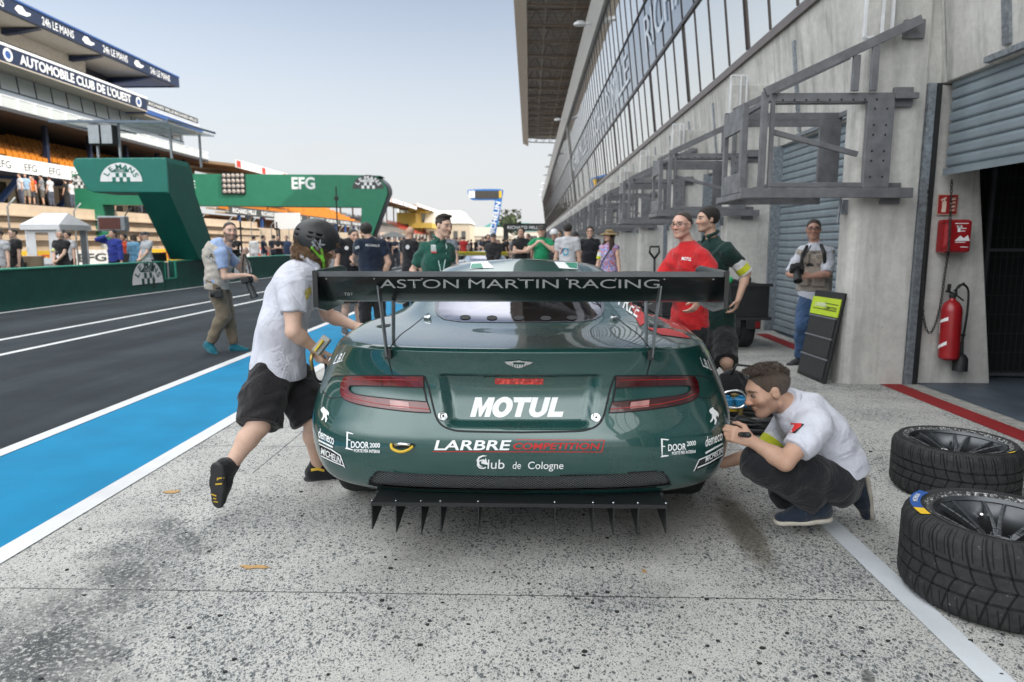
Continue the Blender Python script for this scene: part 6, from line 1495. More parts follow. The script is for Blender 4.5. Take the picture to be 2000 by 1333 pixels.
J['head'] = A(714, 452, Y); J['hf'] = unit((-.55, .8, 0)); p.arm('l', A(694, 512, Y + .35), (-.5, -.6, -.6)); p.arm('r', A(745, 545, Y + .05), (.8, -.2, 0)); p.body(); sh = p.top((.010, .018, .036), .62, -.1, .017, 'navy_shirt', .008); p.legs_wear((.011, .011, .013), 1.92, .018); p.shoes((.02, .02, .02)); p.hair((.012, .009, .008), 'short', .004); pix_text(p, sh, 'MECANIQUE', 714, 481, 28, 4.5, Y - .2, M_PRINT, 0, -1.5, .01); pix_print(p, sh, [[(693, 483), (701, 480), (702, 485), (694, 488)]], Y - .2, M_PRINT, 'sleeve_badge')
# ---- the group further along the pit lane: quick builder
SK = (TAN, PALE, MID)
def quick(label, px, py, zc_, face, shirt, pants, hair=(.02, .015, .012), H=1.75, tone=0, arms=None, kind='short', h=.014, shorts=False, sex='m', shirt_sleeve=.6, group=None, head=None, extra=None, z0=0, belly=0, sock=None):
    Y = (zc_ - (H_CAM - z0 - .8) * math.sin(PITCH)) / math.cos(PITCH); q = atY(px, py, Y); p = Person(label, (q.x, Y, z0), face, H, h, group, tone=SK[tone], sex=sex); simple = h > .012
    if arms == 'crossed': p.arm('l', p.W(.14, .20, 1.17), p.R @ V3((-1, .3, -.5))); p.arm('r', p.W(-.14, .22, 1.20), p.R @ V3((1, .3, -.5)))
    elif arms == 'phone': p.arm('l', p.W(-.07, .24, 1.42), p.R @ V3((-1, 0, -.8))); p.arm('r', p.W(.07, .24, 1.42), p.R @ V3((1, 0, -.8)))
    elif arms == 'front': p.arm('l', p.W(-.03, .24, .98), p.R @ V3((-1, -.3, -.2))); p.arm('r', p.W(.03, .25, .97), p.R @ V3((1, -.3, -.2)))
    elif arms == 'hip': p.arm('r', p.W(.22, .08, 1.02), p.R @ V3((1, -.8, 0)))
    elif arms == 'ear': p.arm('r', p.W(.09, .12, 1.60), p.R @ V3((1, .3, -.6)))
    if head is not None: p.J['hf'] = unit(head)
    p.body(simple, belly=belly)
    p.top(shirt, shirt_sleeve, -.08, .017, 'shirt', .008, belly=belly)
    p.legs_wear(pants, .98 if shorts else 1.92, .02, .012, 'shorts' if shorts else 'trousers'); p.shoes((.03, .03, .035) if not sock else sock)
    if kind: p.hair(hair, kind)
    if extra: extra(p)
    return p
NV, BK, WT = (.012, .018, .035), (.011, .011, .013), (.50, .51, .54)
def e_woman(p):
    F = Field(); M = p.hf(); F.ell(p.hp(0, -.02, .075), V3((.092, .105, .062)) * p.k, .02, M); F.cap(p.hp(-.0, -.02, .055), p.hp(0, -.02, .062), .005, None, .05)
    o = F.mesh('hat', cloth((.22, .155, .07), 'straw'), .008, noise=.003, nscale=30, smooth=1); p.own(o); mb = MB(); pr = [(.085, .02), (.13, .012), (.19, -.015), (.193, -.021), (.13, .003), (.08, .010)]; M4 = Matrix.Translation(Vector(p.hp(0, -.02, .045))) @ Matrix(M.tolist()).to_4x4() @ Matrix.Rotation(R(-8), 4, 'X'); mb.lathe(pr, M4, 32, True); b = mb.build('hat_brim', cloth((.22, .155, .07), 'straw'), smooth=True); p.own(b, o); glasses(p, True)
    o = ring_on(p, p.J['shr'] + (p.J['elr'] - p.J['shr']) * .55, p.J['elr'], .056, .11, M_WBAND, 'armband'); ring_on(p, p.J['shr'] + (p.J['elr'] - p.J['shr']) * .72, p.J['elr'], .0575, .05, M_YEL, 'armband_stripe', o)
    r_ = unit(p.J['shr'] - p.J['shl']); f = p.tfw(); strap(p, 'bag_strap', [p.J['neck'] - r_ * .10, p.J['chest'] - r_ * .05 + f * .17, p.J['mid'] + r_ * .06 + f * .15, p.J['pelvis'] + r_ * .14 + f * .12], .011)
t = NT('flower print cloth'); vv = t.node('ShaderNodeTexVoronoi', {'Vector': t.co(), 'Scale': 42}); cc = t.sep(vv.outputs['Color']); t.set(color=t.mix(t.mapr(cc[0], .55, .6), t.mix(t.mapr(cc[1], .5, .55), (.16, .25, .55), (.42, .40, .60)), (.45, .16, .20)), rough=.8); M_FLOWER = t.m
p = Person('woman in wide straw hat and sunglasses with flowered top standing by the pit wall', V3(atY(1187, 600, 12.9)) * V3((1, 1, 0)), R(150), 1.66, .0085, tone=(.58, .38, .29), sex='f'); p.J['hf'] = unit((-.72, -.68, .16)); p.brow = (.05, .03, .02); p.body(); p.eyes(); p.top((.3, .3, .5), 0, -.1, .012, 'flowered_top', .004, m=M_FLOWER); p.legs_wear((.05, .06, .10), 1.9); p.shoes((.1, .08, .06)); p.hair((.055, .03, .018), 'long', .008); e_woman(p)
def e70(p):
    sh = [o for o in bpy.data.objects if o.parent == p.root and o.name.startswith('shirt')][0]; Yp = p.loc[1] - .2
    pix_text(p, sh, '7', 1093, 497, 8, 13, Yp, mat('dark red print', (.20, .015, .03), .7), 0, 0, .02); pix_text(p, sh, 'O', 1098, 499, 13, 15, Yp, mat('light blue print', (.02, .27, .42), .7), 0, 0, .03)
quick('man in white polo with a large 70 on his back, seen from behind', 1107, 600, 13.6, R(-8), WT, BK, (.015, .012, .01), 1.80, 1, None, 'short', .0095, extra=e70)
quick('man in bright green polo and cap holding a phone up with both hands', 1057, 600, 14.6, R(172), (.012, .23, .10), (.05, .05, .06), (.05, .04, .03), 1.78, 1, 'phone', 'short', .0095, extra=lambda p: cap_hat(p, (.05, .045, .04)), belly=.03)
quick('young man with glasses in black T-shirt walking by the pit wall', 1150, 600, 15.2, R(175), (.012, .013, .018), (.04, .045, .06), (.02, .014, .01), 1.78, 1, None, 'short', .0095, extra=glasses)
def e_helm(p, c=(.62, .63, .65)):
    F = Field(); F.ell(p.hp(0, -.01, .045), V3((.115, .135, .118)) * p.k, .02, p.hf()); F.cut(p.hp(0, 0, -.01), p.hf() @ V3((0, .2, -1))); p.own(F.mesh('crash_helmet', mat('white helmet shell', c, .25), .01, smooth=1)); mb = MB()
quick('man in white crash helmet standing between the green and white polo shirts', 1081, 600, 17.5, R(170), (.03, .035, .04), BK, (.02, .02, .02), 1.74, 2, None, None, .013, extra=e_helm)
quick('dark haired man behind the white polo shirt', 1091, 600, 18.5, R(165), (.10, .11, .13), BK, (.02, .015, .01), 1.76, 2, None, 'short', .013)
quick('man in dark cap and olive shirt just right of the white polo shirt', 1122, 600, 16.5, R(160), (.045, .05, .035), BK, (.02, .02, .02), 1.68, 0, None, None, .013, extra=lambda p: cap_hat(p, (.02, .02, .02)))
quick('man in black T-shirt with crossed arms beside the yellow wing', 1018, 600, 17.0, R(165), BK, (.02, .02, .024), (.025, .016, .012), 1.80, 2, 'crossed', 'short', .012)
quick('man in dark cap and black jacket behind the yellow wing', 964, 600, 17.5, R(178), (.018, .018, .02), BK, (.02, .02, .02), 1.66, 1, 'front', None, .012, shirt_sleeve=1.6, extra=lambda p: cap_hat(p, (.03, .03, .035)))
quick('bald man in black polo seen from behind beside the white pit wall', 802, 600, 13.8, R(-35), BK, (.014, .014, .016), (.10, .08, .07), 1.74, 0, None, None, .0095, head=(-.75, .5, 0), extra=lambda p: pix_print(p, [o for o in bpy.data.objects if o.parent == p.root and o.name.startswith('shirt')][0], [[(796 + 4 * math.cos(a), 483 + 4.5 * math.sin(a)) for a in [k * math.pi / 6 for k in range(12)]]], p.loc[1] - .25, M_PRINT, 'back_badge'))
quick('man in grey checked shirt just behind the green team shirt', 876, 600, 16.5, R(170), (.16, .18, .21), (.03, .03, .04), (.03, .02, .015), 1.76, 1, None, 'short', .013)
# ---- behind the green pit wall
def lan(p): lanyard(p, (.6, .6, .62)); armband(p, 'r', .72)
quick('man in black polo with white lanyard and armband standing before the gazebo', 121, 500, 17.3, R(175), BK, (.02, .02, .022), (.25, .24, .23), 1.75, 1, 'front', 'crop', .0105, extra=lan, head=(.55, -.8, -.1))
quick('man in black T-shirt with hands by his sides left of the gazebo', 31, 500, 17.2, R(150), BK, (.02, .02, .024), (.02, .015, .012), 1.78, 1, None, 'crop', .0105, extra=glasses)
quick('man in grey vest and white shirt at the left edge behind the green wall', 2, 500, 16.6, R(170), (.35, .36, .38), (.2, .18, .16), (.02, .015, .012), 1.74, 1, 'ear', 'short', .0105, extra=glasses)
quick('man in white T-shirt with hand on hip standing inside the gazebo', 136, 500, 20.0, R(160), (.40, .40, .42), BK, (.03, .02, .015), 1.76, 2, 'hip', 'short', .0125, extra=lambda p: armband(p, 'r', .75))
quick('man in royal blue jacket holding a phone to his ear behind the green wall', 224, 500, 19.4, R(170), (.02, .035, .22), BK, (.012, .01, .01), 1.80, 2, 'ear', 'short', .0115, shirt_sleeve=1.9)
quick('man in red orange T-shirt beside the royal blue jacket', 244, 500, 20.6, R(165), (.42, .05, .02), BK, (.02, .015, .012), 1.70, 0, None, 'short', .0125)
quick('person with a light blue sweater over the shoulders, seen from behind', 263, 500, 19.9, R(-20), (.12, .28, .42), (.06, .02, .03), (.06, .04, .025), 1.70, 1, None, 'curly', .0125, shirt_sleeve=1.5)
quick('man in grey T-shirt and dark cap in front of the leaning gantry leg', 288, 500, 19.6, R(150), (.34, .36, .39), BK, (.02, .02, .02), 1.74, 1, 'front', None, .0115, extra=lambda p: cap_hat(p, (.03, .035, .045)))
quick('dark haired man half hidden behind the grey T-shirt', 281, 500, 21.2, R(160), BK, BK, (.02, .015, .01), 1.74, 0, None, 'short', .0135)
# ---- beyond the green wall, right of the leaning leg
p = quick('man in white overalls with a rucksack, seen from behind', 497, 500, 33, R(-15), (.60, .60, .60), (.55, .55, .55), (.02, .02, .02), 1.78, 0, None, 'short', .018, shirt_sleeve=1.8)
quick('man in navy T-shirt seen from the side right of the white overalls', 516, 500, 31.5, R(-80), NV, (.45, .44, .42), (.02, .015, .01), 1.78, 2, 'front', 'short', .017)
quick('man in black with crossed arms near the helmet', 546, 500, 32, R(175), BK, BK, (.02, .02, .02), 1.78, 1, 'crossed', 'short', .017)
quick('man in dark waistcoat seen from behind just left of the crossed arms', 536, 500, 34, R(5), (.02, .024, .04), BK, (.02, .02, .02), 1.82, 1, None, 'short', .018)
quick('man in navy shirt with light blue shoulders close to the helmet', 561, 500, 33, R(170), (.03, .05, .10), NV, (.03, .02, .02), 1.78, 1, None, 'short', .018)
quick('man in black jacket with glasses behind the beige vest photographer', 462, 500, 27, R(160), BK, BK, (.05, .04, .03), 1.76, 1, 'crossed', 'short', .016)
# ---- the far crowd: a handful of figures, copied and turned
rr_ = random.Random(21); base = []
for i, (lab, s_, tr_, arm_, sh_) in enumerate((('in black shirt', BK, BK, None, False), ('in navy shirt', NV, (.05, .05, .06), 'crossed', False), ('in white shirt', WT, (.06, .07, .10), None, False), ('in grey shirt and shorts', (.2, .21, .23), (.1, .09, .08), 'front', True), ('in red shirt', (.42, .03, .03), BK, None, False), ('in dark green shirt', (.02, .09, .06), BK, 'phone', False), ('in light blue shirt', (.25, .36, .5), (.2, .18, .15), 'hip', True), ('in orange shirt', (.5, .14, .02), (.05, .05, .06), None, True))):
    p = quick('person ' + lab + ' in the distant crowd on the pit lane', 760 + 12 * i, 500, 38 + i * 2, R(160 + 25 * i), s_, tr_, (.03 + .02 * (i % 3), .025, .02), 1.76, i % 3, arm_, 'short', .022, sh_); p.root['group'] = 'distant crowd on the pit lane'; base.append(p.root)
def place(src, x, y, z, rz, label, group):
    c = copy_tree(src); c.location = (x, y, z); c.rotation_euler.z = rz; c['label'] = label; c['group'] = group; s_ = rr_.uniform(.93, 1.04); c.scale = (s_, s_, s_); return c
names = [b['label'] for b in base]; wts = [0, 0, 0, 1, 1, 5, 3, 2, 0, 1, 4]
for k in range(58):
    i = wts[k % len(wts)] if k % 7 else rr_.randrange(8); zc_ = rr_.uniform(34, 62); px = rr_.uniform(738, 862) if k % 3 == 0 else rr_.uniform(885, 1062)
    if k % 3: zc_ = rr_.uniform(22, 60) if px > 1010 else rr_.uniform(28, 75)
    q = atY(px, 520, zc_)
    if q.x > 2.6 or q.x < -10.2: continue
    if abs(q.x + 1.42) < 1.5 and 19 < q.y < 27: continue
    place(base[i], q.x, q.y, 0, rr_.uniform(0, 6.28), names[i], 'distant crowd on the pit lane')
for k in range(40):   # spectators on the walkway and in the stands across the track
    i = (2, 6, 7, 4, 3, 2, 0, 2)[k % 8]; y_ = (38.5, 38.9, 39.3, 39.5, 40.2, 40.9, 42.3, 42.8, 45, 46.5)[k] if k < 10 else rr_.uniform(47, 62) if k < 16 else rr_.uniform(64, 150)
    x, z = (-28.6, 3.55) if k < 16 else ((-28.3, 3.0) if y_ < 118 else (-27.6, 2.0))
    place(base[i], x, y_, z, R(-90) + rr_.uniform(-.6, .6), 'spectator ' + names[i].split('person ')[1].split(' in the distant')[0] + ' on the sunlit walkway below the ' + ('tall grandstand' if k < 16 else 'lower grandstands'), 'spectators on the far walkway')
# ================================================================== loose things round the car
def treaded(name='treaded tyre'):
    t = NT(name); p = t.co(); s = t.sep(p)
    ang = t.math('ARCTAN2', s[1], s[0]); v = s[2]; av = t.math('ABSOLUTE', v)
    cur = t.math('ADD', t.math('MULTIPLY', t.math('POWER', t.math('MULTIPLY', av, 6.2), .6), 5.2), t.math('MULTIPLY', ang, 34))
    g1 = t.math('GREATER_THAN', t.math('SINE', cur), .91)
    g2 = t.math('MULTIPLY', t.math('GREATER_THAN', t.math('SINE', t.math('ADD', t.math('MULTIPLY', ang, 68), t.math('MULTIPLY', v, 30))), .90), t.math('GREATER_THAN', av, .075))
    g = t.math('MAXIMUM', g1, g2)
    r = t.math('SQRT', t.math('ADD', t.math('MULTIPLY', s[0], s[0]), t.math('MULTIPLY', s[1], s[1])))
    side = t.mapr(r, .300, .318, 0, 1); g = t.math('MULTIPLY', g, side)
    n = t.noise(24, p, 7, .7); base = t.ramp(n, [(.3, (.013, .014, .015)), (.7, (.034, .035, .035))])
    wh = t.noise(60, p, 6, .75); wm = t.mapr(wh, .60, .70, 0, .85); base = t.mix(t.math('MULTIPLY', wm, t.mapr(n, .45, .6)), base, (.24, .24, .23))
    t.set(color=t.mix(g, base, (.004, .0045, .005)), rough=.78, spec=.32); t.bump(t.math('SUBTRACT', t.math('MULTIPLY', n, .3), t.math('MULTIPLY', g, 1.5)), .8, .008); return t.m
M_TREAD = treaded()
def grit():
    t = NT('gritty rim edge'); n = t.noise(70, detail=6, rough=.8); t.set(color=t.ramp(n, [(.50, (.012, .013, .014)), (.60, (.45, .45, .44))]), rough=.8); return t.m
M_GRIT = grit()
def loose_wheel(label, x, y, r, w, rim, rz, grp='wheels with treaded tyres lying on the ground'):
    g = thing('spare_wheel', label, 'wheel', (x, y, w / 2 * 1.02), rz, grp); h = w / 2
    prof = [(rim, -h * .80), (rim + .015, -h * .95), ((rim + r) / 2, -h * 1.02), (r - .03, -h * .97), (r - .008, -h * .86), (r, -h * .70)]
    for z0 in (-.36, -.02, .32):
        prof += [(r, h * (z0 - .035)), (r - .009, h * (z0 - .03)), (r - .009, h * (z0 + .03)), (r, h * (z0 + .035))]
    prof += [(r, h * .70), (r - .008, h * .86), (r - .03, h * .97), ((rim + r) / 2 + .01, h * 1.02), (rim + .03, h * 1.0), (rim + .012, h * .93), (rim, h * .86)]
    mb = MB(); mb.lathe(prof, None, 96); ty = mb.build('tyre', M_TREAD, g, smooth=True, autosmooth=45)
    mb = MB(); mb.lathe([(rim + .026, h * 1.003), (rim + .013, h * .95), (rim + .003, h * .92)], None, 96); mb.build('bead', M_GRIT, ty, smooth=True)
    mb = MB(); mb.lathe([(rim - .006, -h * .8), (rim - .02, -h * .5), (rim - .045, -h * .1), (rim - .035, h * .5), (rim - .012, h * .82), (rim + .004, h * .88), (rim + .006, h * .94), (rim - .004, h * .95), (rim - .014, h * .86)], None, 72)
    ri = mb.build('rim', M_RIM, g, smooth=True, autosmooth=40)
    for k in range(7):
        for q in (-.13, .13):
            a = 2 * math.pi * k / 7 + q; mb = MB(); pts = []
            for i in range(7):
                f = i / 6; rr = .062 + (rim - .070) * f; aa = a + (q * .3) * f * f - q * .35 * (1 - f); pts.append((rr * math.cos(aa), rr * math.sin(aa), h * (.30 + .50 * f ** .8)))
            for i in range(6): mb.bar(pts[i], pts[i + 1], .017 - .005 * i / 6, .026)
            mb.build('spoke', M_RIM, ri, bevel=.003)
    mb = MB(); mb.lathe([(.0, h * .1), (.040, h * .1), (.044, h * .30), (.056, h * .36), (.075, h * .34), (.082, h * .2), (.082, -h * .2)], None, 40); mb.build('hub', M_RIM, ri, smooth=True, autosmooth=35)
    mb = MB()
    for k in range(6): a = k * math.pi / 3 + .2; mb.lathe([(0, .012), (.006, .012), (.006, 0)], Matrix.Translation((.062 * math.cos(a), .062 * math.sin(a), h * .355)), 8)
    mb.build('drive_pin', M_CHROME, ri)
    mb = MB(); a = 1.15; mb.tube([((rim - .035) * math.cos(a), (rim - .035) * math.sin(a), h * .42), ((rim - .06) * math.cos(a), (rim - .06) * math.sin(a), h * .6)], .006, 8); mb.build('valve', M_CHROME, ri)
    return g, h
def side_arc(par, h, r0, r1, a0, a1, m, name, z=1.03):
    mb = MB(); n = 20; vs = []
    for i in range(n + 1):
        a = a0 + (a1 - a0) * i / n
        for rr in (r0, r1): vs.append((rr * math.cos(a), rr * math.sin(a), h * 1.02 + .0025))
    mb.add(vs, [(2 * i, 2 * i + 1, 2 * i + 3, 2 * i + 2) for i in range(n)]); return mb.build(name, m, par)
def side_text(par, h, txt, rad, a_mid, size, m, inward=True, name='tyre_lettering'):
    vs, fs, w = text_geo(txt, .01); mb = MB(); pts = []
    for x, y_ in vs:
        a = a_mid - (x - w / 2) * size / rad if inward else a_mid + (x - w / 2) * size / rad; rr = rad + (y_ - .5) * size * (1 if inward else -1); pts.append((rr * math.cos(a), rr * math.sin(a), h * 1.02 + .0042))
    mb.add(pts, fs); return mb.build(name, m, par)
wA, hA = loose_wheel('black treaded wheel lying flat, the farther of the two, letters FR on its side', 2.46, 3.87, .325, .30, .243, 0)
wB, hB = loose_wheel('black treaded wheel lying flat in the right foreground with blue and yellow sidewall sticker', 1.90, 2.66, .350, .335, .243, .2)
M_STB = mat('blue tyre sticker', (.015, .075, .28), .4); M_STY = mat('yellow tyre sticker', (.70, .45, .02), .4)
side_arc(wB, hB, .283, .322, R(156), R(112), M_STB, 'tyre_sticker'); side_arc(wB, hB, .283, .322, R(169), R(156.2), M_STY, 'tyre_sticker'); side_text(wB, hB, 'MICHELIN', .303, R(133), .018, M_WHITE)
side_arc(wB, hB, .290, .300, R(300), R(312), M_STY, 'tyre_mark'); side_arc(wA, hA, .288, .296, R(292), R(304), M_STY, 'tyre_mark'); side_text(wA, hA, 'FR', .290, R(228), .022, M_WHITE, False)
for k in range(8): a = R(80 - 18 * k); side_arc(wB, hB, .285, .288, a, a - R(11), mat('moulded rubber line', (.05, .052, .055), .6), 'moulded_line')
# ---- pit board leaning on the pillar
pb = thing('pit_board', 'black pit board with yellow green top panel leaning against the concrete pillar', 'pit board', (3.0, 7.1, 0))
B0, B1 = Vector(atX(1609, 751, 2.99)), Vector(atX(1556, 729, 2.95)); B0.z = B1.z = .01
T0, T1 = Vector(atX(1650, 573, 3.14)), Vector(atX(1593, 566, 3.10))
def bp(u, v, off=0.0):
    q = (B1 * (1 - u) + B0 * u) * (1 - v) + (T1 * (1 - u) + T0 * u) * v
    n = (B0 - B1).cross(T1 - B1).normalized(); n = n if n.x < 0 else -n; return q + n * off
def panel(u0, u1, v0, v1, o0, o1): 
    n = (bp(.5, .5, 1) - bp(.5, .5, 0)).normalized(); mb = MB(); mb.prism([bp(u0, v0, o0), bp(u1, v0, o0), bp(u1, v1, o0), bp(u0, v1, o0)], n * (o1 - o0)); return mb
M_PB = mat('black board plastic', (.016, .017, .018), .45, 0, .5, .2, 8); M_PBT = mat('dark grid board', (.030, .031, .032), .6, 0, .4, .3, 60)
local(pb, panel(0, 1, 0, 1, -.03, 0).build('board_back', M_PB, bevel=.006))
for v0, v1 in ((.03, .245), (.265, .475), (.49, .70)):
    local(pb, panel(.05, .93, v0, v1, .001, .012).build('number_panel', M_PBT, bevel=.003)); local(pb, panel(.03, .95, v1, v1 + .016, .001, .020).build('panel_rail', mat('worn grey rail', (.22, .23, .25), .4, .3)))
yp = local(pb, panel(.02, .97, .725, .925, .001, .016).build('team_panel', mat('yellow green panel', (.50, .66, .035), .5, 0, .4, .06), bevel=.003))
ux = (bp(1, .5) - bp(0, .5)).normalized(); uy = (bp(.5, 1) - bp(.5, 0)).normalized()
mb = MB(); flat_text(mb, 'LARBRE', bp(.16, .82, .018), ux, uy, .045, .24, .01, .2); o = local(pb, mb.build('lettering', M_WHITE)); 
mb = MB(); flat_text(mb, 'COMPETITION', bp(.50, .80, .018), ux, uy, .03, .25, .01, .2); local(pb, mb.build('lettering', M_BLACK))
mb = MB(); mb.bar(bp(.12, .795, .018), bp(.92, .79, .018), .006); mb.bar(bp(.5, .865, .018), bp(.94, .86, .018), .006); local(pb, mb.build('logo_line', M_BLACK))
# ---- fire point on the inner buttress wall
YW = 6.935
def FW(px, py, Y=YW): return Vector(atY(px, py, Y))
M_FIRE = mat('fire red paint', (.30, .012, .016), .35, 0, .5, .12, 8, coat=.3); M_FSIGN = mat('red sign plate', (.30, .018, .02), .5)
sg = thing('fire_sign', 'square red sign with a white extinguisher and flame symbol', 'sign', tuple(FW(1850, 400)))
c = FW(1850, 400); mb = MB(); mb.box((c.x - .10, YW - .006, c.z - .10), (c.x + .10, YW, c.z + .10)); local(sg, mb.build('sign_plate', mat('cream sign border', (.55, .45, .36), .5)))
mb = MB(); mb.box((c.x - .092, YW - .009, c.z - .092), (c.x + .092, YW - .006, c.z + .092)); local(sg, mb.build('sign_face', M_FSIGN))
mb = MB(); mb.box((c.x - .055, YW - .012, c.z - .075), (c.x - .015, YW - .0092, c.z + .03)); mb.box((c.x - .042, YW - .012, c.z + .031), (c.x - .028, YW - .0092, c.z + .05)); mb.bar((c.x - .068, YW - .011, c.z + .04), (c.x - .02, YW - .011, c.z + .065), .014, .003, (0, 1, 0))
local(sg, mb.build('extinguisher_symbol', mat('cream print', (.62, .50, .40), .5)))
for k in range(4):
    mb = MB(); z0 = c.z - .07 + .036 * k; mb.prism([(c.x + .02 + .012 * (k % 2), YW - .0092, z0), (c.x + .082, YW - .0092, z0 + .012), (c.x + .06, YW - .0092, z0 + .02), (c.x + .085, YW - .0092, z0 + .033), (c.x + .03, YW - .0092, z0 + .018)], (0, -.003, 0)); local(sg, mb.build('flame_symbol', mat('cream print', (.62, .50, .40), .5)))
bx = thing('fire_box', 'red wall box with white pictograms under the square fire sign', 'wall box', tuple(FW(1850, 462)))
a, b = FW(1825, 494), FW(1879, 430); mb = MB(); mb.box((a.x, YW - .15, a.z), (b.x, YW, b.z)); local(bx, mb.build('box_body', M_FIRE, bevel=.02)); mb = MB(); mb.box((a.x + .012, YW - .175, a.z + .012), (b.x - .006, YW - .151, b.z - .012)); lid = local(bx, mb.build('box_lid', M_FIRE, bevel=.012))
mb = MB(); w_ = b.x - a.x
for yy, x0, wd in ((.84, .30, .52), (.70, .52, .24), (.62, .52, .2), (.16, .58, .3), (.30, .36, .4)): mb.box((a.x + w_ * x0, YW - .178, a.z + .33 * yy), (a.x + w_ * (x0 + wd), YW - .1755, a.z + .33 * yy + .008))
mb.box((a.x + .10, YW - .178, a.z + .20), (a.x + .125, YW - .1755, a.z + .26)); mb.box((a.x + .09, YW - .178, a.z + .245), (a.x + .14, YW - .1755, a.z + .262)); mb.prism([(a.x + .08, YW - .1755, a.z + .115), (a.x + .13, YW - .1755, a.z + .165), (a.x + .165, YW - .1755, a.z + .14), (a.x + .20, YW - .1755, a.z + .17), (a.x + .225, YW - .1755, a.z + .115)], (0, -.0025, 0))
q = mb.build('box_print', M_WHITE); local(bx, q); q.parent = lid
mb = MB()
for zz in (.04, .29): mb.box((a.x - .012, YW - .17, a.z + zz), (a.x + .012, YW - .10, a.z + zz + .03))
local(bx, mb.build('hinge', M_FIRE, bevel=.004))
# chain
ch = thing('chain', 'thin dark hanging chain looping past the red fire box', 'chain', tuple(FW(1815, 650)))
path = [FW(x, y_, YW - (.20 if 420 < y_ < 500 and x > 1830 else .06)) for x, y_ in arc([(1859, 352), (1857, 400), (1855, 450), (1851, 500), (1845, 540), (1838, 590), (1828, 630), (1817, 652), (1808, 640), (1802, 600), (1804, 520), (1809, 440), (1811, 370)], 8)]
pts = [path[0]]; 
for q in path[1:]:
    while (q - pts[-1]).length > .030: pts.append(pts[-1] + (q - pts[-1]).normalized() * .030)
mb = MB()
for i in range(len(pts) - 1):
    d = (pts[i + 1] - pts[i]).normalized(); s_ = Vector((0, 1, 0)).cross(d).normalized() if i % 2 else Vector((0, 1, 0)); s_ = (s_ - d * s_.dot(d)).normalized(); c = (pts[i] + pts[i + 1]) / 2
    mb.tube([c + d * (.021 * math.cos(t_)) + s_ * (.0105 * math.sin(t_)) for t_ in [k * math.pi / 4 for k in range(8)]], .0042, 5, True)
local(ch, mb.build('chain_links', mat('dark chain steel', (.06, .058, .056), .5, .7), smooth=True))
# extinguisher
ex = thing('fire_extinguisher', 'red fire extinguisher with black hose and horn hanging on the wall', 'extinguisher', tuple(FW(1857, 640)))
c0 = FW(1852, 702, YW - .11); c1 = FW(1860, 588, YW - .11); up_ = (c1 - c0).normalized(); L = (c1 - c0).length; q = up_.to_track_quat('Z', 'Y').to_matrix().to_4x4(); M4 = Matrix.Translation(c0) @ q
mb = MB(); rr = .093; mb.lathe([(0, 0), (rr * .8, 0), (rr, .02), (rr, L * .82), (rr * .93, L * .90), (rr * .7, L * .97), (rr * .35, L * 1.01), (rr * .3, L * 1.05)], M4, 32); cyl = local(ex, mb.build('cylinder', M_FIRE, smooth=True, autosmooth=40))
def on_cyl(a0, a1, z0, z1, n=8):
    vs = []
    for i in range(n + 1):
        a = a0 + (a1 - a0) * i / n
        for z_ in (z0[0] + (z0[1] - z0[0]) * i / n, z1[0] + (z1[1] - z1[0]) * i / n): vs.append(M4 @ Vector(((rr + .0015) * math.cos(a), (rr + .0015) * math.sin(a), z_ * L)))
    return vs, [(2 * i, 2 * i + 1, 2 * i + 3, 2 * i + 2) for i in range(n)]
mb = MB()
for za, zb in (((.12, .27), (.17, .33)), ((.58, .68), (.62, .74))): mb.add(*on_cyl(R(-140), R(-45), za, zb))
mb.add(*on_cyl(R(-140), R(-120), (.28, .45), (.40, .50))); mb.add(*on_cyl(R(-140), R(-122), (.50, .60), (.58, .66)))
q_ = mb.build('label_stripe', M_WHITE); local(ex, q_); q_.parent = cyl
vs, fs, tw = text_geo('Eni', .02); mb = MB(); mb.add([M4 @ Vector(((rr + .002) * math.cos(R(-98) + y_ * -.42), (rr + .002) * math.sin(R(-98) + y_ * -.42), L * (.60 - x * .10))) for x, y_ in vs], fs); q_ = mb.build('label_print', M_WHITE); local(ex, q_); q_.parent = cyl
mb = MB(); mb.lathe([(0, L * 1.04), (.028, L * 1.04), (.034, L * 1.10), (.02, L * 1.13), (0, L * 1.14)], M4, 16); top = M4 @ Vector((0, 0, L * 1.13)); mb.bar(top + Vector((-.05, -.01, .02)), top + Vector((-.045, -.01, .09)), .03, .02); mb.bar(top, top + Vector((-.07, 0, .02)), .02); mb.bar(top + Vector((.01, 0, .02)), top + Vector((.10, 0, .10)), .022, .012); mb.bar(top + Vector((.01, 0, 0)), top + Vector((.11, 0, -.075)), .022, .012); local(ex, mb.build('valve_head', M_BLACK, bevel=.003))
mb = MB(); mb.tube([FW(x, y_, YW - .10) for x, y_ in arc([(1868, 578), (1868, 566), (1875, 557), (1885, 558), (1891, 568), (1891, 590), (1888, 620), (1882, 655), (1879, 672)], 5)], .011, 8); local(ex, mb.build('hose', M_BLACK, smooth=True))
h0, h1 = FW(1879, 668, YW - .10), FW(1874, 725, YW - .12); mb = MB(); d = (h1 - h0); q = d.to_track_quat('Z', 'Y').to_matrix().to_4x4(); mb.lathe([(.016, 0), (.02, d.length * .40), (.045, d.length * .45), (.066, d.length * .58), (.068, d.length), (.058, d.length), (.05, d.length * .6)], Matrix.Translation(h0) @ q, 20); local(ex, mb.build('discharge_horn', M_BLACK, smooth=True, autosmooth=40))
mb = MB(); mb.bar(FW(1872, 655, YW - .02), FW(1884, 655, YW - .12), .02); local(ex, mb.build('hose_clip', M_BLACK))
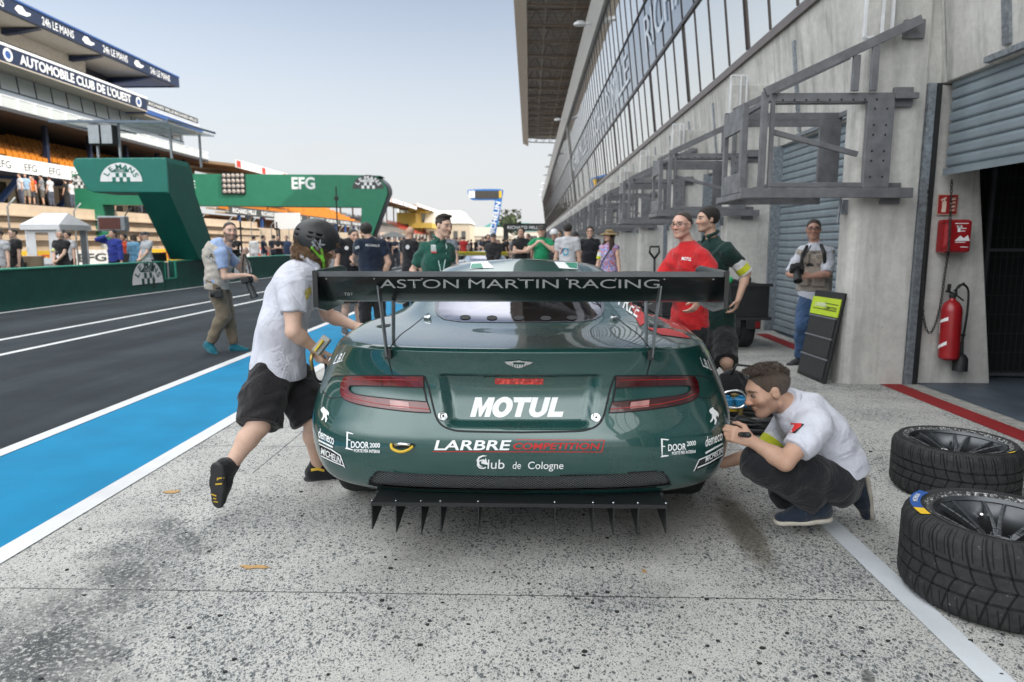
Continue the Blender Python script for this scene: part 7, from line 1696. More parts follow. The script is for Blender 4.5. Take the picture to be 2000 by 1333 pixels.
# ---- air line coil and connectors beside the rear wheel
hc = thing('hose_coil', 'coil of thick black air hose lying on the ground beside the car', 'hose', (1.75, 5.25, 0)); rr_ = random.Random(5)
for k in range(9):
    r_ = .30 - .008 * (k % 3) + rr_.uniform(-.02, .02); cx, cy = rr_.uniform(-.03, .03), rr_.uniform(-.03, .03); z = .016 + .027 * (k // 2) + (.006 if k % 2 else 0)
    mb = MB(); mb.tube([(cx + r_ * 1.15 * math.cos(a), cy + r_ * .9 * math.sin(a), z + .008 * math.sin(2 * a + k)) for a in [i * math.pi / 20 for i in range(40)]], .015, 8, True); o = mb.build('hose_loop', mat('black hose rubber', (.012, .013, .015), .45, 0, .5, .2, 9), hc, smooth=True)
hl = thing('air_lance', 'black air line running from the coil to the mechanic\'s hand', 'hose', (1.5, 4.2, 0))
mb = MB(); mb.tube([A(x, y_, 5.0 - .19 * i) for i, (x, y_) in enumerate(arc([(1500, 836), (1470, 822), (1440, 815), (1422, 846), (1425, 849), (1445, 849), (1462, 850)], 2))], .012, 8); local(hl, mb.build('air_line', M_BLACK, smooth=True))
hp_ = thing('steel_hoop', 'thin bright metal hoop beside the hose coil', 'hoop', tuple(A(1436, 778, 4.9)))
mb = MB(); mb.tube([A(x, y_, 4.9) for x, y_ in arc([(1404, 782), (1415, 768), (1432, 763), (1450, 766), (1458, 780), (1452, 793), (1438, 797), (1424, 796)], 6)], .007, 8); local(hp_, mb.build('hoop', M_CHROME, smooth=True))
for x, col, lab in ((1420, (.015, .16, .32), 'blue plastic air coupling nearest the car, on the hose coil'), (1447, (.015, .16, .32), 'blue plastic air coupling farther from the car, on the hose coil')):
    w = Vector(A(x, 786, 5.05)); g = thing('air_coupling', lab, 'coupling', (w.x, w.y, w.z), 0, 'blue air couplings on the coil')
    mb = MB(); mb.lathe([(0, -.03), (.045, -.03), (.05, -.015), (.05, .025), (.042, .035), (.02, .035), (.02, .05), (0, .05)], None, 12); mb.build('coupling_knob', mat('blue plastic', col, .4), g, autosmooth=30); mb = MB(); mb.tube([(0, 0, -.03), (0, 0, -.10)], .02, 8); mb.build('coupling_stem', mat('brass fitting', (.35, .26, .10), .35, .8), g)
w = Vector(A(1434, 788, 5.1)); g = thing('brass_valve', 'brass and yellow valve between the two blue couplings', 'valve', tuple(w)); mb = MB(); mb.lathe([(0, -.04), (.03, -.04), (.035, 0), (.025, .05), (.03, .07), (0, .08)], None, 12); mb.build('valve_body', mat('brass fitting', (.35, .26, .10), .35, .8), g); mb = MB(); mb.box((-.04, -.02, -.06), (.04, .02, -.042)); mb.build('valve_tag', M_STY, g)
bag = thing('tool_bag', 'black fabric bag on the ground behind the hose coil', 'bag', (1.85, 5.9, 0)); F = Field(); F.ell((1.82, 5.9, .13), (.20, .16, .15), .06); F.ell((1.95, 5.95, .10), (.16, .14, .11), .06); F.ell((1.75, 5.85, .25), (.10, .10, .09), .06); F.cut((0, 0, 0.0), (0, 0, -1)); local(bag, F.mesh('bag_body', cloth((.010, .010, .012), 'black canvas'), .012, noise=.012)); mb = MB(); mb.tube([(1.72, 5.8, .28), (1.76, 5.75, .40), (1.90, 5.78, .38), (1.95, 5.85, .2)], .012, 8); local(bag, mb.build('bag_strap', M_BLACK, smooth=True))
# ---- trailer, tyre stack with shovel
tr = thing('trailer', 'small black box trailer parked behind the two standing men', 'trailer', (2.5, 9.6, 0)); M_TRB = mat('black trailer panel', (.012, .013, .015), .45, 0, .5, .3, 5)
mb = MB(); mb.box((1.75, 9.0, .50), (3.14, 9.04, .88)); mb.box((1.75, 10.56, .50), (3.14, 10.6, .88)); mb.box((1.75, 9.04, .50), (1.79, 10.56, .88)); mb.box((3.10, 9.04, .50), (3.14, 10.56, .88)); mb.box((1.75, 9.0, .46), (3.14, 10.6, .499)); bd = local(tr, mb.build('box_body', M_TRB, bevel=.006))
mb = MB(); mb.box((1.72, 8.97, .86), (3.17, 8.999, .90)); mb.box((3.141, 8.97, .42), (3.17, 10.6, .46)); mb.box((1.75, 8.98, .42), (3.14, 9.03, .458)); local(tr, mb.build('box_rail', M_DARK))
for x in (1.95, 2.95):
    w_ = empty('wheel', (0, 0, 0)); w_.parent = tr; w_.matrix_parent_inverse = Matrix.Translation(-Vector(tr.location)); M4 = Matrix.Translation((x, 9.45, .30)) @ Matrix.Rotation(R(90), 4, 'Y')
    mb = MB(); mb.lathe(tyre_prof(.30, .19, .18), M4, 36); mb.build('tyre', M_RUB, w_, smooth=True); mb = MB(); mb.lathe([(.18, -.06), (.15, -.05), (.0, -.03), (0, .03), (.15, .05), (.18, .06)], M4, 24); mb.build('rim', M_RIM, w_)
    mb = MB(); pr = [(9.45 + .36 * math.cos(a), .30 + .36 * math.sin(a)) for a in [R(8 + 164 * k / 12) for k in range(13)]]; vs = [(x + dx, y_, z_) for y_, z_ in pr for dx in (-.13, .13)]; mb.add(vs, [(2 * i, 2 * i + 1, 2 * i + 3, 2 * i + 2) for i in range(12)]); local(tr, mb.build('mudguard', M_TRB))
mb = MB(); mb.box((2.86, 8.985, .30), (3.04, 9.02, .42)); lt = local(tr, mb.build('light_bracket', M_TRB)); mb = MB(); mb.box((2.97, 8.975, .32), (3.03, 8.984, .40)); q = mb.build('rear_light', mat('dim red lens', (.16, .01, .01), .3)); local(tr, q)
mb = MB(); mb.tube([(2.3, 8.95, .33), (2.3, 8.75, .33)], .025, 8); mb.lathe([(0, .03), (.025, .02), (.03, 0), (.02, -.02)], Matrix.Translation((2.3, 8.72, .36)), 12); local(tr, mb.build('tow_ball', M_CHROME, smooth=True))
for lab, x, col, nm in (('green and white plastic bottle lying on the black trailer', 2.62, (.03, .38, .14), 'bottle'), ('dark folded cloth lying on the black trailer', 2.86, (.02, .02, .022), 'cloth')):
    F = Field(); F.ell((x, 9.2, .92), (.09, .06, .05), .03); F.ell((x + .05, 9.22, .945), (.05, .05, .035), .03); g = thing(nm, lab, nm, (x, 9.2, .88)); local(g, F.mesh(nm + '_body', mat(nm + ' stuff', col, .5), .01, noise=.006))
for k in range(3):
    g = thing('stacked_tyre', ['bottom', 'middle', 'top'][k] + ' black tyre in the short stack by the far concrete pillar', 'tyre', (1.86, 11.9, .155 + .31 * k), 0, 'tyres in the short stack'); mb = MB(); mb.lathe(tyre_prof(.335, .30, .22) + [(.20, .1), (.20, -.1)], None, 40, True); mb.build('tyre', M_RUB, g, smooth=True); mb = MB(); mb.lathe([(.0, .02), (.06, .02), (.2, .09), (.215, .12)], None, 24); mb.build('rim', M_RIM, g)
sv = thing('shovel', 'black shovel standing upright with its loop handle above the stacked tyres', 'shovel', (2.22, 12.2, 0)); mb = MB(); mb.tube([(2.22, 12.2, .3), (2.21, 12.2, 1.16)], .02, 8); mb.tube([(2.21, 12.2, 1.15), (2.12, 12.2, 1.26), (2.13, 12.2, 1.36), (2.28, 12.2, 1.36), (2.29, 12.2, 1.26), (2.21, 12.2, 1.15)], .02, 8); local(sv, mb.build('handle', M_BLACK, smooth=True)); mb = MB(); mb.prism([(2.10, 12.2, .3), (2.34, 12.2, .3), (2.34, 12.2, .08), (2.22, 12.2, .0), (2.10, 12.2, .08)], (0, .02, 0)); local(sv, mb.build('blade', M_DARK))
# ---- the other race car further along the lane: same body shape, its own colours
car2 = thing('race_car', 'pale blue race car with a yellow rear wing parked ahead of the green car', 'race car', (-1.42, 20.6, 0)); car2.scale = (.93, .93, .90)
M_BLUEP = car_paint('pale blue metallic', (.16, .24, .36), (.3, .4, .5)); M_YWING = mat('yellow wing paint', (.60, .46, .015), .35, coat=.5)
for o in list(bpy.data.objects):
    if o.parent == car and o.name.split('.')[0] in ('body', 'rear_window', 'floor_pan', 'tail_light', 'wheel', 'wheel_well', 'diffuser', 'rear_wing', 'rear_shelf', 'arch_lip'):
        c = copy_tree(o, car2)
def recolor(o):
    for ch in [x for x in bpy.data.objects if x.parent == o]:
        n = ch.name.split('.')[0]
        if n in ('body', 'arch_lip', 'wing_plane', 'end_plate', 'gurney_flap') and ch.type == 'MESH': ch.data = ch.data.copy(); ch.data.materials[0] = M_BLUEP if n in ('body', 'arch_lip') else M_YWING
        if n in ('lettering', 'sticker_line', 'sticker_emblem', 'sticker_panel', 'roof_sticker', 'side_sticker', 'badge', 'badge_plate', 'badge_feather'): bpy.data.objects.remove(ch); continue
        recolor(ch)
recolor(car2)
# rubber marbles scattered on the apron
M_PEB = mat('rubber crumbs', (.012, .013, .014), .8); rr_ = random.Random(11); mb = MB()
for k in range(170):
    px, py = rr_.uniform(60, 1990), rr_.uniform(1000, 1330) if k % 3 else rr_.uniform(860, 1010)
    w = atZ(px, py); 
    if w.x < -2.3: continue
    r_ = rr_.uniform(.003, .009); a = rr_.uniform(0, 3); q = [(w.x + math.cos(a + i * 1.05) * r_ * rr_.uniform(.6, 1.6), w.y + math.sin(a + i * 1.05) * r_ * rr_.uniform(.5, 1)) for i in range(6)]
    mb.prism([(x, y_, .0005) for x, y_ in q], (0, 0, r_ * .6))
tag(mb.build('rubber_crumbs', M_PEB), 'small black rubber crumbs scattered over the concrete apron', 'rubber crumbs', kind='stuff')
# ================================================================== across the pit lane: pit wall, gantries, grandstands
M_WGREEN = mat('dark green wall paint', (.007, .062, .050), .5, 0, .4, .15, 3); M_WTOP = mat('green wall edge', (.03, .28, .19), .5)
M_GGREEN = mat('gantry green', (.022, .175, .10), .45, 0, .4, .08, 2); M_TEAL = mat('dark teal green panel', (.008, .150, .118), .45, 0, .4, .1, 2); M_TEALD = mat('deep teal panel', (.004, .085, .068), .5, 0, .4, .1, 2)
M_WHT = mat('white print', (.72, .73, .74), .5, 0, .3, .04); M_GREYD = mat('dark grey print', (.05, .055, .055), .6); M_NAVY = mat('navy fascia', (.012, .022, .055), .5); M_BLUE2 = mat('blue steel', (.03, .085, .26), .5)
WX = -10.93
def le_mans(parent, o, ux, uy, r, disc, ink, name='emblem'):
    """half-round racing emblem: arched letters over a chequer"""
    o = Vector(o); ux = Vector(ux).normalized(); uy = Vector(uy).normalized(); n = ux.cross(uy); P2 = lambda x, y_, d=0: o + ux * (x * r) + uy * (y_ * r) + n * d
    mb = MB(); mb.add([P2(math.cos(a), math.sin(a) * .86) for a in [math.pi * k / 24 for k in range(25)]], [tuple(range(25))]); e = local(parent, mb.build(name, disc))
    mb = MB()
    for i, chh in enumerate('LEMANS'):
        vs, fs, w = text_geo(chh, .03); a = R(148 - i * 23.2 - (6 if i > 1 else 0)); c, s_ = math.cos(a), math.sin(a); tx, ty = s_, -c
        mb.add([P2((c * .66 + tx * (x - w / 2) * .30 + c * y_ * .27), (s_ * .66 + ty * (x - w / 2) * .30 + s_ * y_ * .27) * .86, .004) for x, y_ in vs], fs)
    q = local(parent, mb.build('lettering', ink)); q.parent = e
    mb = MB()
    for i in range(5):
        for j in range(2):
            if (i + j) % 2 == 0: mb.add([P2(-.42 + .17 * i + dx, .0 + .20 * j + dy, .004) for dx, dy in ((0, 0), (.17, 0), (.17, .2), (0, .2))], [(0, 1, 2, 3)])
    mb.add([P2(x, y_, .004) for x, y_ in ((-.44, .42), (.44, .42), (.26, .58), (-.26, .58))], [(0, 1, 2, 3)]); q = local(parent, mb.build('chequer', ink)); q.parent = e
    mb = MB(); flat_text(mb, 'CLASSIC', P2(0, .45, .007), ux, uy, .11 * r, .42 * r, 0, 0, None, 'c'); q = local(parent, mb.build('lettering', disc)); q.parent = e
    return e
# ---- pit wall
def wall(y0, y1, h, m, mtop, label, z0=0, name='pit_wall'):
    g = thing(name, label, 'wall', (WX, (y0 + y1) / 2, 0)); mb = MB(); mb.box((WX - .25, y0, z0), (WX, y1, h - .03)); local(g, mb.build('wall_body', m, bevel=.01)); mb = MB(); mb.box((WX - .27, y0, h - .03), (WX + .02, y1, h)); local(g, mb.build('wall_cap', mtop)); return g
g1 = wall(-6, 20.28, .89, M_WGREEN, M_WTOP, 'long dark green pit wall with a white half round emblem, nearest the camera')
le_mans(g1, (WX + .012, 19.35, .27), (0, 1, 0), (0, 0, 1), .80, M_WHT, M_WGREEN)
g2 = wall(21.0, 31.2, .89, M_WGREEN, M_WTOP, 'dark green pit wall section beyond the narrow gap, behind the beige vest photographer'); le_mans(g2, (WX + .012, 25.9, .27), (0, 1, 0), (0, 0, 1), .80, M_WHT, M_WGREEN)
mb = MB(); mb.box((WX - .25, 20.3, 0), (WX, 20.98, .34)); local(g2, mb.build('gap_sill', M_WGREEN)); mb = MB(); mb.box((WX - .02, 20.3, .345), (WX + .01, 20.34, .86)); mb.box((WX - .02, 20.9, .345), (WX + .01, 20.98, .86)); mb.box((WX - .02, 20.341, .345), (WX + .01, 20.899, .375)); local(g2, mb.build('gap_frame', M_WTOP))
g3 = wall(31.22, 122, .89, mat('white barrier', (.62, .63, .64), .5, 0, .3, .08, 2), M_WHT, 'long white pit wall with dark lettering running into the distance')
mb = MB(); flat_text(mb, 'ROSCH', (WX + .012, 31.6, .18), (0, 1, 0), (0, 0, 1), .5, 5.0, .02)
for k in range(14): flat_text(mb, 'EFG', (WX + .012, 41.5 + 4.6 * k, .25), (0, 1, 0), (0, 0, 1), .42, 1.5, .01)
local(g3, mb.build('lettering', M_GREYD))
# ---- near signalling gantry on the pit wall
sg2 = thing('signal_gantry', 'dark green cantilever gantry on the pit wall with a white half round emblem', 'gantry', (-11, 21, 0))
Yg = 20.45; X0 = -10.95
def gz(px, py, Y=Yg): return Vector(atY(px, py, Y))
fr = [gz(148, 309), gz(326, 308), gz(329, 377), gz(181, 376), gz(168, 369), gz(156, 348), gz(141, 321), gz(143, 313)]
mb = MB(); mb.prism(fr, (0, 1.25, 0)); local(sg2, mb.build('beam', M_TEAL, bevel=.03))
zb = gz(329, 377).z; zt3 = gz(326, 308).z; xr_ = gz(327, 340).x
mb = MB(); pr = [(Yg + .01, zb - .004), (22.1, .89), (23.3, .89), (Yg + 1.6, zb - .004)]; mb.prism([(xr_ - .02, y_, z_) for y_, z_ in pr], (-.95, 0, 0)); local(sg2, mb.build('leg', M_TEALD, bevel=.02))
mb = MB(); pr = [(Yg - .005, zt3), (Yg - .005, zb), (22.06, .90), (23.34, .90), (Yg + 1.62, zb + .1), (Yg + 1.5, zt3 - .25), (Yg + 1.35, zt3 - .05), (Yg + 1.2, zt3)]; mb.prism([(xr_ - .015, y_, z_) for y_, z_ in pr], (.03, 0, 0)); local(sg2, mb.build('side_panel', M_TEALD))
le_mans(sg2, gz(237, 355, Yg - .012), (1, 0, 0), (0, 0, 1), (gz(278, 355).x - gz(196, 355).x) / 2, M_WHT, M_TEAL)
mb = MB(); q = Vector((xr_ + .02, 22.9, 1.42)); mb.box((q.x, q.y - .02, q.z - .2), (q.x + .02, q.y + .25, q.z + .05)); local(sg2, mb.build('notice', M_WHT))
mb = MB()
for i in range(9): c = fr[0] + (fr[1] - fr[0]) * (.04 + .115 * i); mb.box((c.x - .012, Yg - .006, c.z - .05), (c.x + .012, Yg - .001, c.z - .03))
local(sg2, mb.build('screw', M_GALV))
cp = thing('canopy', 'light translucent roof on thin posts above the dark green gantry', 'canopy', (-12.3, 22.2, zt3)); zc_ = gz(235, 250, 22).z
for (x, y_) in ((gz(192, 300, 21.2).x, 21.2), (gz(235, 300, 21.2).x, 21.2), (-11.0, 23.2), (gz(335, 300, 22).x, 22.0)):
    mb = MB(); mb.bar((x, y_, zt3), (x, y_, zc_), .06); local(cp, mb.build('post', M_GALV))
mb = MB(); a, b = gz(140, 243, 22), gz(362, 260, 22); mb.prism([(a.x, 21.0, zc_), (b.x, 21.0, zc_ - .05), (b.x + .2, 23.6, zc_ - .05), (a.x + .2, 23.6, zc_ + .1)], (0, 0, .04)); local(cp, mb.build('roof_sheet', (lambda n: (n.l.new(n.node('ShaderNodeMixShader', {0: .5, 1: n.node('ShaderNodeBsdfTransparent').outputs[0], 2: n.b.outputs[0]}).outputs[0], n.n['Material Output'].inputs[0]), n.set(color=(.5, .56, .6), rough=.4), n.m)[2])(NT('milky roof sheet')))); 
mb = MB()
for k in range(5): x = a.x + (b.x - a.x) * k / 4; mb.bar((x, 20.95, zc_ + .06), (x + .2, 23.65, zc_ + .08), .05, .06)
mb.bar((a.x, 20.97, zc_ + .03), (b.x, 20.97, zc_), .06, .07); local(cp, mb.build('roof_rib', mat('slate rib', (.12, .16, .21), .5)))
for i, px in enumerate((183, 208)):
    g = thing('loudspeaker', ['left', 'right'][i] + ' grey loudspeaker box hanging under the light canopy roof', 'loudspeaker', tuple(gz(px, 262, 20.9)), 0, 'loudspeakers under the canopy'); mb = MB(); mb.box((-.18, 0, -.30), (.18, .3, .28)); mb.build('box', M_BLACK, g, bevel=.03); mb = MB(); mb.box((-.165, -.012, -.28), (.165, -.0005, .26)); mb.build('grille', mat('grey speaker cloth', (.34, .37, .40), .8), g, bevel=.02)
# ---- start gantry across the track
YG = 44.0
ga = thing('start_gantry', 'green start gantry with white lettering spanning the track', 'gantry', (-20, YG, 0)); G2 = lambda px, py, Y=YG: Vector(atY(px, py, Y))
out = arc([(165, 337), (400, 340), (715, 342.5), (736, 347), (751, 360), (757, 376), (752, 393), (735, 440), (727, 462)], 4) + [(727, 463), (705, 463), (706, 405), (200, 400)]
out += [(200, 470), (176, 470)] + arc([(170, 462), (146, 402), (129, 366), (132, 350), (146, 341), (165, 337)], 4)[:-1]
vs = [G2(*p_) for p_ in out]; tri = tessellate_polygon([[Vector((v.x, v.z, 0)) for v in vs]]); n = len(vs)
mb = MB(); mb.add(vs + [v + Vector((0, 1.3, 0)) for v in vs], [tuple(t_) for t_ in tri] + [tuple(i + n for i in t_) for t_ in tri] + [(i, (i + 1) % n, (i + 1) % n + n, i + n) for i in range(n)]); local(ga, mb.build('arch', M_GGREEN))
mb = MB(); e = arc([(736, 346), (753, 360), (759, 376), (754, 393), (737, 440), (729, 463)], 5); vs = [G2(*p_, Y=YG + .02) for p_ in e] + [G2(*p_, Y=YG + 1.28) + Vector((.25, 0, 0)) for p_ in e]; m_ = len(e); mb.add(vs, [(i, i + 1, m_ + i + 1, m_ + i) for i in range(m_ - 1)]); local(ga, mb.build('edge_trim', mat('dark grey edge', (.05, .055, .06), .4)))
for px in (716, 188):
    a = G2(px, 463); mb = MB(); mb.box((a.x - .28, YG + .3, 0), (a.x + .28, YG + .9, a.z)); local(ga, mb.build('leg_post', mat('pale grey post', (.40, .42, .42), .6)))
def gtext(txt, px0, px1, pyb, hpx, m=M_WHT, Y=YG - .015, par=ga, bold=.015):
    a, b, c = G2(px0, pyb, Y), G2(px1, pyb, Y), G2(px0, pyb - hpx, Y); mb = MB(); flat_text(mb, txt, a, (1, 0, 0), (0, 0, 1), c.z - a.z, b.x - a.x, bold); return local(par, mb.build('lettering', m))
gtext('EFG', 570, 615.5, 369, 23, bold=.03); gtext('RICHARD MILLE', 215, 382, 368, 15)
le_mans(ga, G2(719, 369, YG - .012), (1, 0, 0), (0, 0, 1), 1.0, M_GREYD, M_WHT); le_mans(ga, G2(160, 368, YG - .012), (1, 0, 0), (0, 0, 1), 1.0, M_GREYD, M_WHT)
a, b = G2(434, 379, YG - .12), G2(477, 338, YG - .12); mb = MB(); mb.box((a.x, YG - .12, a.z), (b.x, YG - .001, b.z)); lp = local(ga, mb.build('light_panel', M_BLACK))
for i in range(5):
    for j in range(4):
        c = Vector((a.x + (b.x - a.x) * (.11 + .195 * i), YG - .121, a.z + (b.z - a.z) * (.12 + .25 * j))); mb = MB(); mb.lathe([(0, .02), (.11, .012), (.125, 0)], Matrix.Translation(c) @ Matrix.Rotation(R(90), 4, 'X'), 14); q = mb.build('lamp', mat('pale unlit lamp', (.42, .36, .32), .4), smooth=True); local(ga, q); q.parent = lp
# ---- grandstand
def beige(): return mat('warm beige concrete', (.46, .37, .28), .85, 0, .2, .12, .8)
M_BEI = beige(); M_CREAM = mat('cream wall', (.55, .50, .43), .8); M_WOODB = mat('brown back wall', (.26, .15, .085), .8); M_ORANGE2 = mat('orange plastic seat', (.55, .20, .018), .5, 0, .4, .12, 2); M_SOF2 = mat('beige soffit', (.42, .38, .33), .7); M_GL2 = mat('pale facade glass', (.60, .64, .64), .12, .3, .6, .08, .15)
YA, YB = 2.0, 62.5
gs = thing('grandstand', 'tall white and navy grandstand with orange seats across the track', 'grandstand', (-31, 32, 0))
def GB(nm, m, x0, x1, y0, y1, z0, z1, bev=0): mb = MB(); mb.box((min(x0, x1), y0, z0), (max(x0, x1), y1, z1)); return local(gs, mb.build(nm, m, bevel=bev))
GB('terrace_wall', M_BEI, -28.0, -40, YA, YB + 8, 0, 3.55); 
GB('rear_block', M_CREAM, -37.2, -46, YA, YB, 3.55, 14.3)
for k in range(8): GB('terrace_step', M_BEI, -27.6 + .0, -28.0, YA, YB + 8, .95 + .32 * k, .95 + .32 * k + .05) if k % 2 == 0 else None
# glazed rooms behind the spectators' walkway
mb = MB(); mb.box((-32.3, YA, 3.56), (-32.0, YB, 5.3)); local(gs, mb.build('room_wall', M_CREAM))
for k in range(30):
    y_ = YA + .6 + 2.0 * k
    GB('room_window', mat('dark room glass', (.05, .045, .04), .15), -31.99, -31.96, y_, y_ + 1.25, 3.75, 5.1)
for k in range(12):
    y_ = YA + 1.5 + 5.3 * k; mb = MB(); mb.bar((-30.2, y_, 5.25), (-31.5, y_, 3.9), .22, .3); mb.bar((-31.5, y_, 3.56), (-31.5, y_, 4.0), .3); mb.bar((-29.6, y_, 5.28), (-32.0, y_, 5.28), .2, .14); local(gs, mb.build('blue_strut', M_BLUE2))
GB('floor_slab', M_NAVY, -29.4, -37, YA, YB, 5.32, 5.45)
bn = GB('banner', mat('white banner', (.74, .75, .76), .6), -29.3, -29.36, YA, 46.5, 5.42, 6.25)
bn2 = GB('banner', mat('white banner', (.74, .75, .76), .6), -29.3, -29.36, 46.6, YB, 5.42, 6.25)
mb = MB()
for k in range(22): flat_text(mb, 'EFG', (-29.285, YA + 1 + 2.05 * k, 5.60), (0, 1, 0), (0, 0, 1), .42, 1.0, .0)
q = mb.build('lettering', M_GREYD); local(gs, q); q.parent = bn
# seats: stepped rows of single orange shells
mb = MB()
for r_ in range(8):
    x = -29.9 - .82 * r_; z_ = 6.0 + .34 * r_; mb.box((x - .82, YA, z_ - .1), (x, YB, z_))
local(gs, mb.build('seat_step', M_BEI)); rr_ = random.Random(3)
def seat_set(g, L, m, near=0):
    """the nearest seats one by one, all the others as a single part"""
    sb = MB(); sb.box((-.30, 0, .28), (.08, .42, .34)); sb.box((-.34, 0, .341), (-.28, .42, .72)); me = None
    L = sorted(L, key=lambda q: q[0] ** 2 + q[1] ** 2)
    for q in L[:near]:
        if me is None: o = sb.build('seat', m); me = o.data
        else: o = bpy.data.objects.new('seat', me); COL.objects.link(o)
        o.parent = g; o.location = Vector(q) - Vector(g.location)
    mb = MB()
    for x, y_, z_ in L[near:]: mb.box((x - .30, y_, z_ + .28), (x + .08, y_ + .42, z_ + .34)); mb.box((x - .34, y_, z_ + .341), (x - .28, y_ + .42, z_ + .72))
    tag(local(g, mb.build('seats', m)), kind='stuff')
SL = [(-30.2 - .82 * r_, YA + .4 + 6.05 * blk + .5 * k, 6.0 + .34 * r_) for blk in range(10) for r_ in range(8) for k in range(11) if rr_.random() > .05]
seat_set(gs, [q for q in SL if q[1] > 37], M_ORANGE2, 100)
GB('back_wall', M_WOODB, -36.9, -37.1, YA, YB, 5.5, 9.0)
for k in range(14): y_ = YA + 2.2 + 4.4 * k; GB('pillar', M_NAVY, -30.6, -30.85, y_, y_ + .25, 5.5, 8.75)
GB('balcony_slab', mat('dark soffit', (.05, .05, .055), .7), -29.3, -37, YA, YB + .8, 8.75, 8.95); rl = GB('balcony_rail', M_ALU, -29.28, -29.34, YA, YB + .8, 9.55, 9.62)
for k in range(46): y_ = YA + 1.35 * k; GB('rail_post', M_ALU, -29.26, -29.36, y_, y_ + .14, 8.95, 9.55)
GB('rail_glass', M_GL2, -29.31, -29.33, YA, YB + .8, 8.97, 9.54)
mb = MB(); mb.prism([(-30.9, YA, 8.96), (-31.2, YA, 11.41), (-31.3, YA, 11.41), (-31, YA, 8.96)], (0, YB - YA, 0)); fg = local(gs, mb.build('facade_glass', M_GL2)); mb = MB()
for k in range(41): y_ = YA + 1.5 * k; mb.bar((-31.06, y_, 10.4), (-31.19, y_, 11.41), .05)
mb.bar((-31.06, YA, 10.4), (-31.06, YB, 10.4), .06); q = mb.build('mullion', M_DARK); local(gs, q); q.parent = fg
band = GB('name_band', M_NAVY, -29.4, -30.3, 38.8, 53.8, 11.5, 12.35, .03); GB('band_soffit', M_SOF2, -29.42, -33, 2, 53.8, 11.42, 11.495); GB('band_cap', M_WHT, -29.38, -31.2, 38.8, 53.8, 12.355, 12.50)
mb = MB(); flat_text(mb, 'AUTOMOBILE CLUB DE L\'OUEST', (-29.385, 40.5, 11.66), (0, 1, 0), (0, 0, 1), .56, 11.1, .03); q = mb.build('lettering', M_WHT); local(gs, q); q.parent = band
for y_ in (39.6, 52.6):
    mb = MB(); mb.lathe([(0, 0), (.36, 0)], Matrix.Translation((-29.386, y_, 11.92)) @ Matrix.Rotation(R(90), 4, 'Y'), 24); q = mb.build('round_emblem', M_WHT); local(gs, q); q.parent = band
    mb = MB(); mb.lathe([(0, 0), (.22, 0)], Matrix.Translation((-29.382, y_, 11.92)) @ Matrix.Rotation(R(90), 4, 'Y'), 18); q = mb.build('round_emblem', M_BLUE2); local(gs, q); q.parent = band
GB('upper_glass', tinted('grey terrace glass', (.38, .43, .45), .08), -32.0, -32.1, 2, 50.5, 12.5, 13.55); GB('upper_wall', M_CREAM, -31.9, -32.2, 2, 50.5, 13.551, 14.3); GB('upper_block', mat('charcoal block', (.04, .042, .048), .6), -33, -38, 50.5, 55, 12.4, 14.3)
GB('roof_slab', M_SOF2, -29.5, -42, 2, 58.4, 14.32, 14.45); rf = GB('roof_fascia', M_NAVY, -29.2, -29.48, 2, 58.6, 14.25, 15.0); GB('roof_edge', M_BLUE2, -29.15, -29.5, 2, 58.6, 15.005, 15.12); GB('roof_end', M_NAVY, -29.49, -42, 58.41, 58.6, 14.25, 15.0)
mb = MB()
for k in range(5): flat_text(mb, '24h LE MANS', (-29.185, 30.6 + 5.9 * k, 14.38), (0, 1, 0), (0, 0, 1), .48, 2.9, .01)
q = mb.build('lettering', M_WHT); local(gs, q); q.parent = rf
mb = MB()
for k in range(5):
    y_ = 28.4 + 5.9 * k; v = lambda a, b: (-29.186, y_ + a, 14.62 + b); mb.add([v(0, -.05), v(.25, .22), v(.6, .26), v(.9, .05), v(1.3, .08), v(1.25, -.05), v(.9, -.2), v(.3, -.22)], [(0, 1, 2, 3, 6, 7), (3, 4, 5, 6)])
q = mb.build('car_emblem', M_WHT); local(gs, q); q.parent = rf
for k in range(9): y_ = 6 + 6.1 * k; mb = MB(); mb.prism([(-29.6, y_, 14.24), (-33, y_, 14.24), (-33, y_, 13.8), (-31, y_, 14.0)], (0, .4, 0)); local(gs, mb.build('roof_bracket', M_NAVY))
GB('side_terrace', M_BLUE2, -29.6, -37, 53.9, 63.2, 11.35, 11.68); GB('terrace_soffit', M_SOF2, -29.7, -37, 53.9, 63.4, 11.2, 11.345)
tb = GB('terrace_sign', M_GREYD, -29.62, -29.7, 54.2, 62.4, 12.0, 12.42); mb = MB(); flat_text(mb, 'RICHARD MILLE RICHARD MILLE', (-29.605, 54.4, 12.09), (0, 1, 0), (0, 0, 1), .22, 7.7, .01); q = mb.build('lettering', M_WHT); local(gs, q); q.parent = tb
GB('terrace_rail', M_ALU, -29.62, -29.68, 54, 62.6, 11.7, 11.78); GB('terrace_rail', M_ALU, -29.62, -29.68, 54, 62.6, 11.88, 11.93)
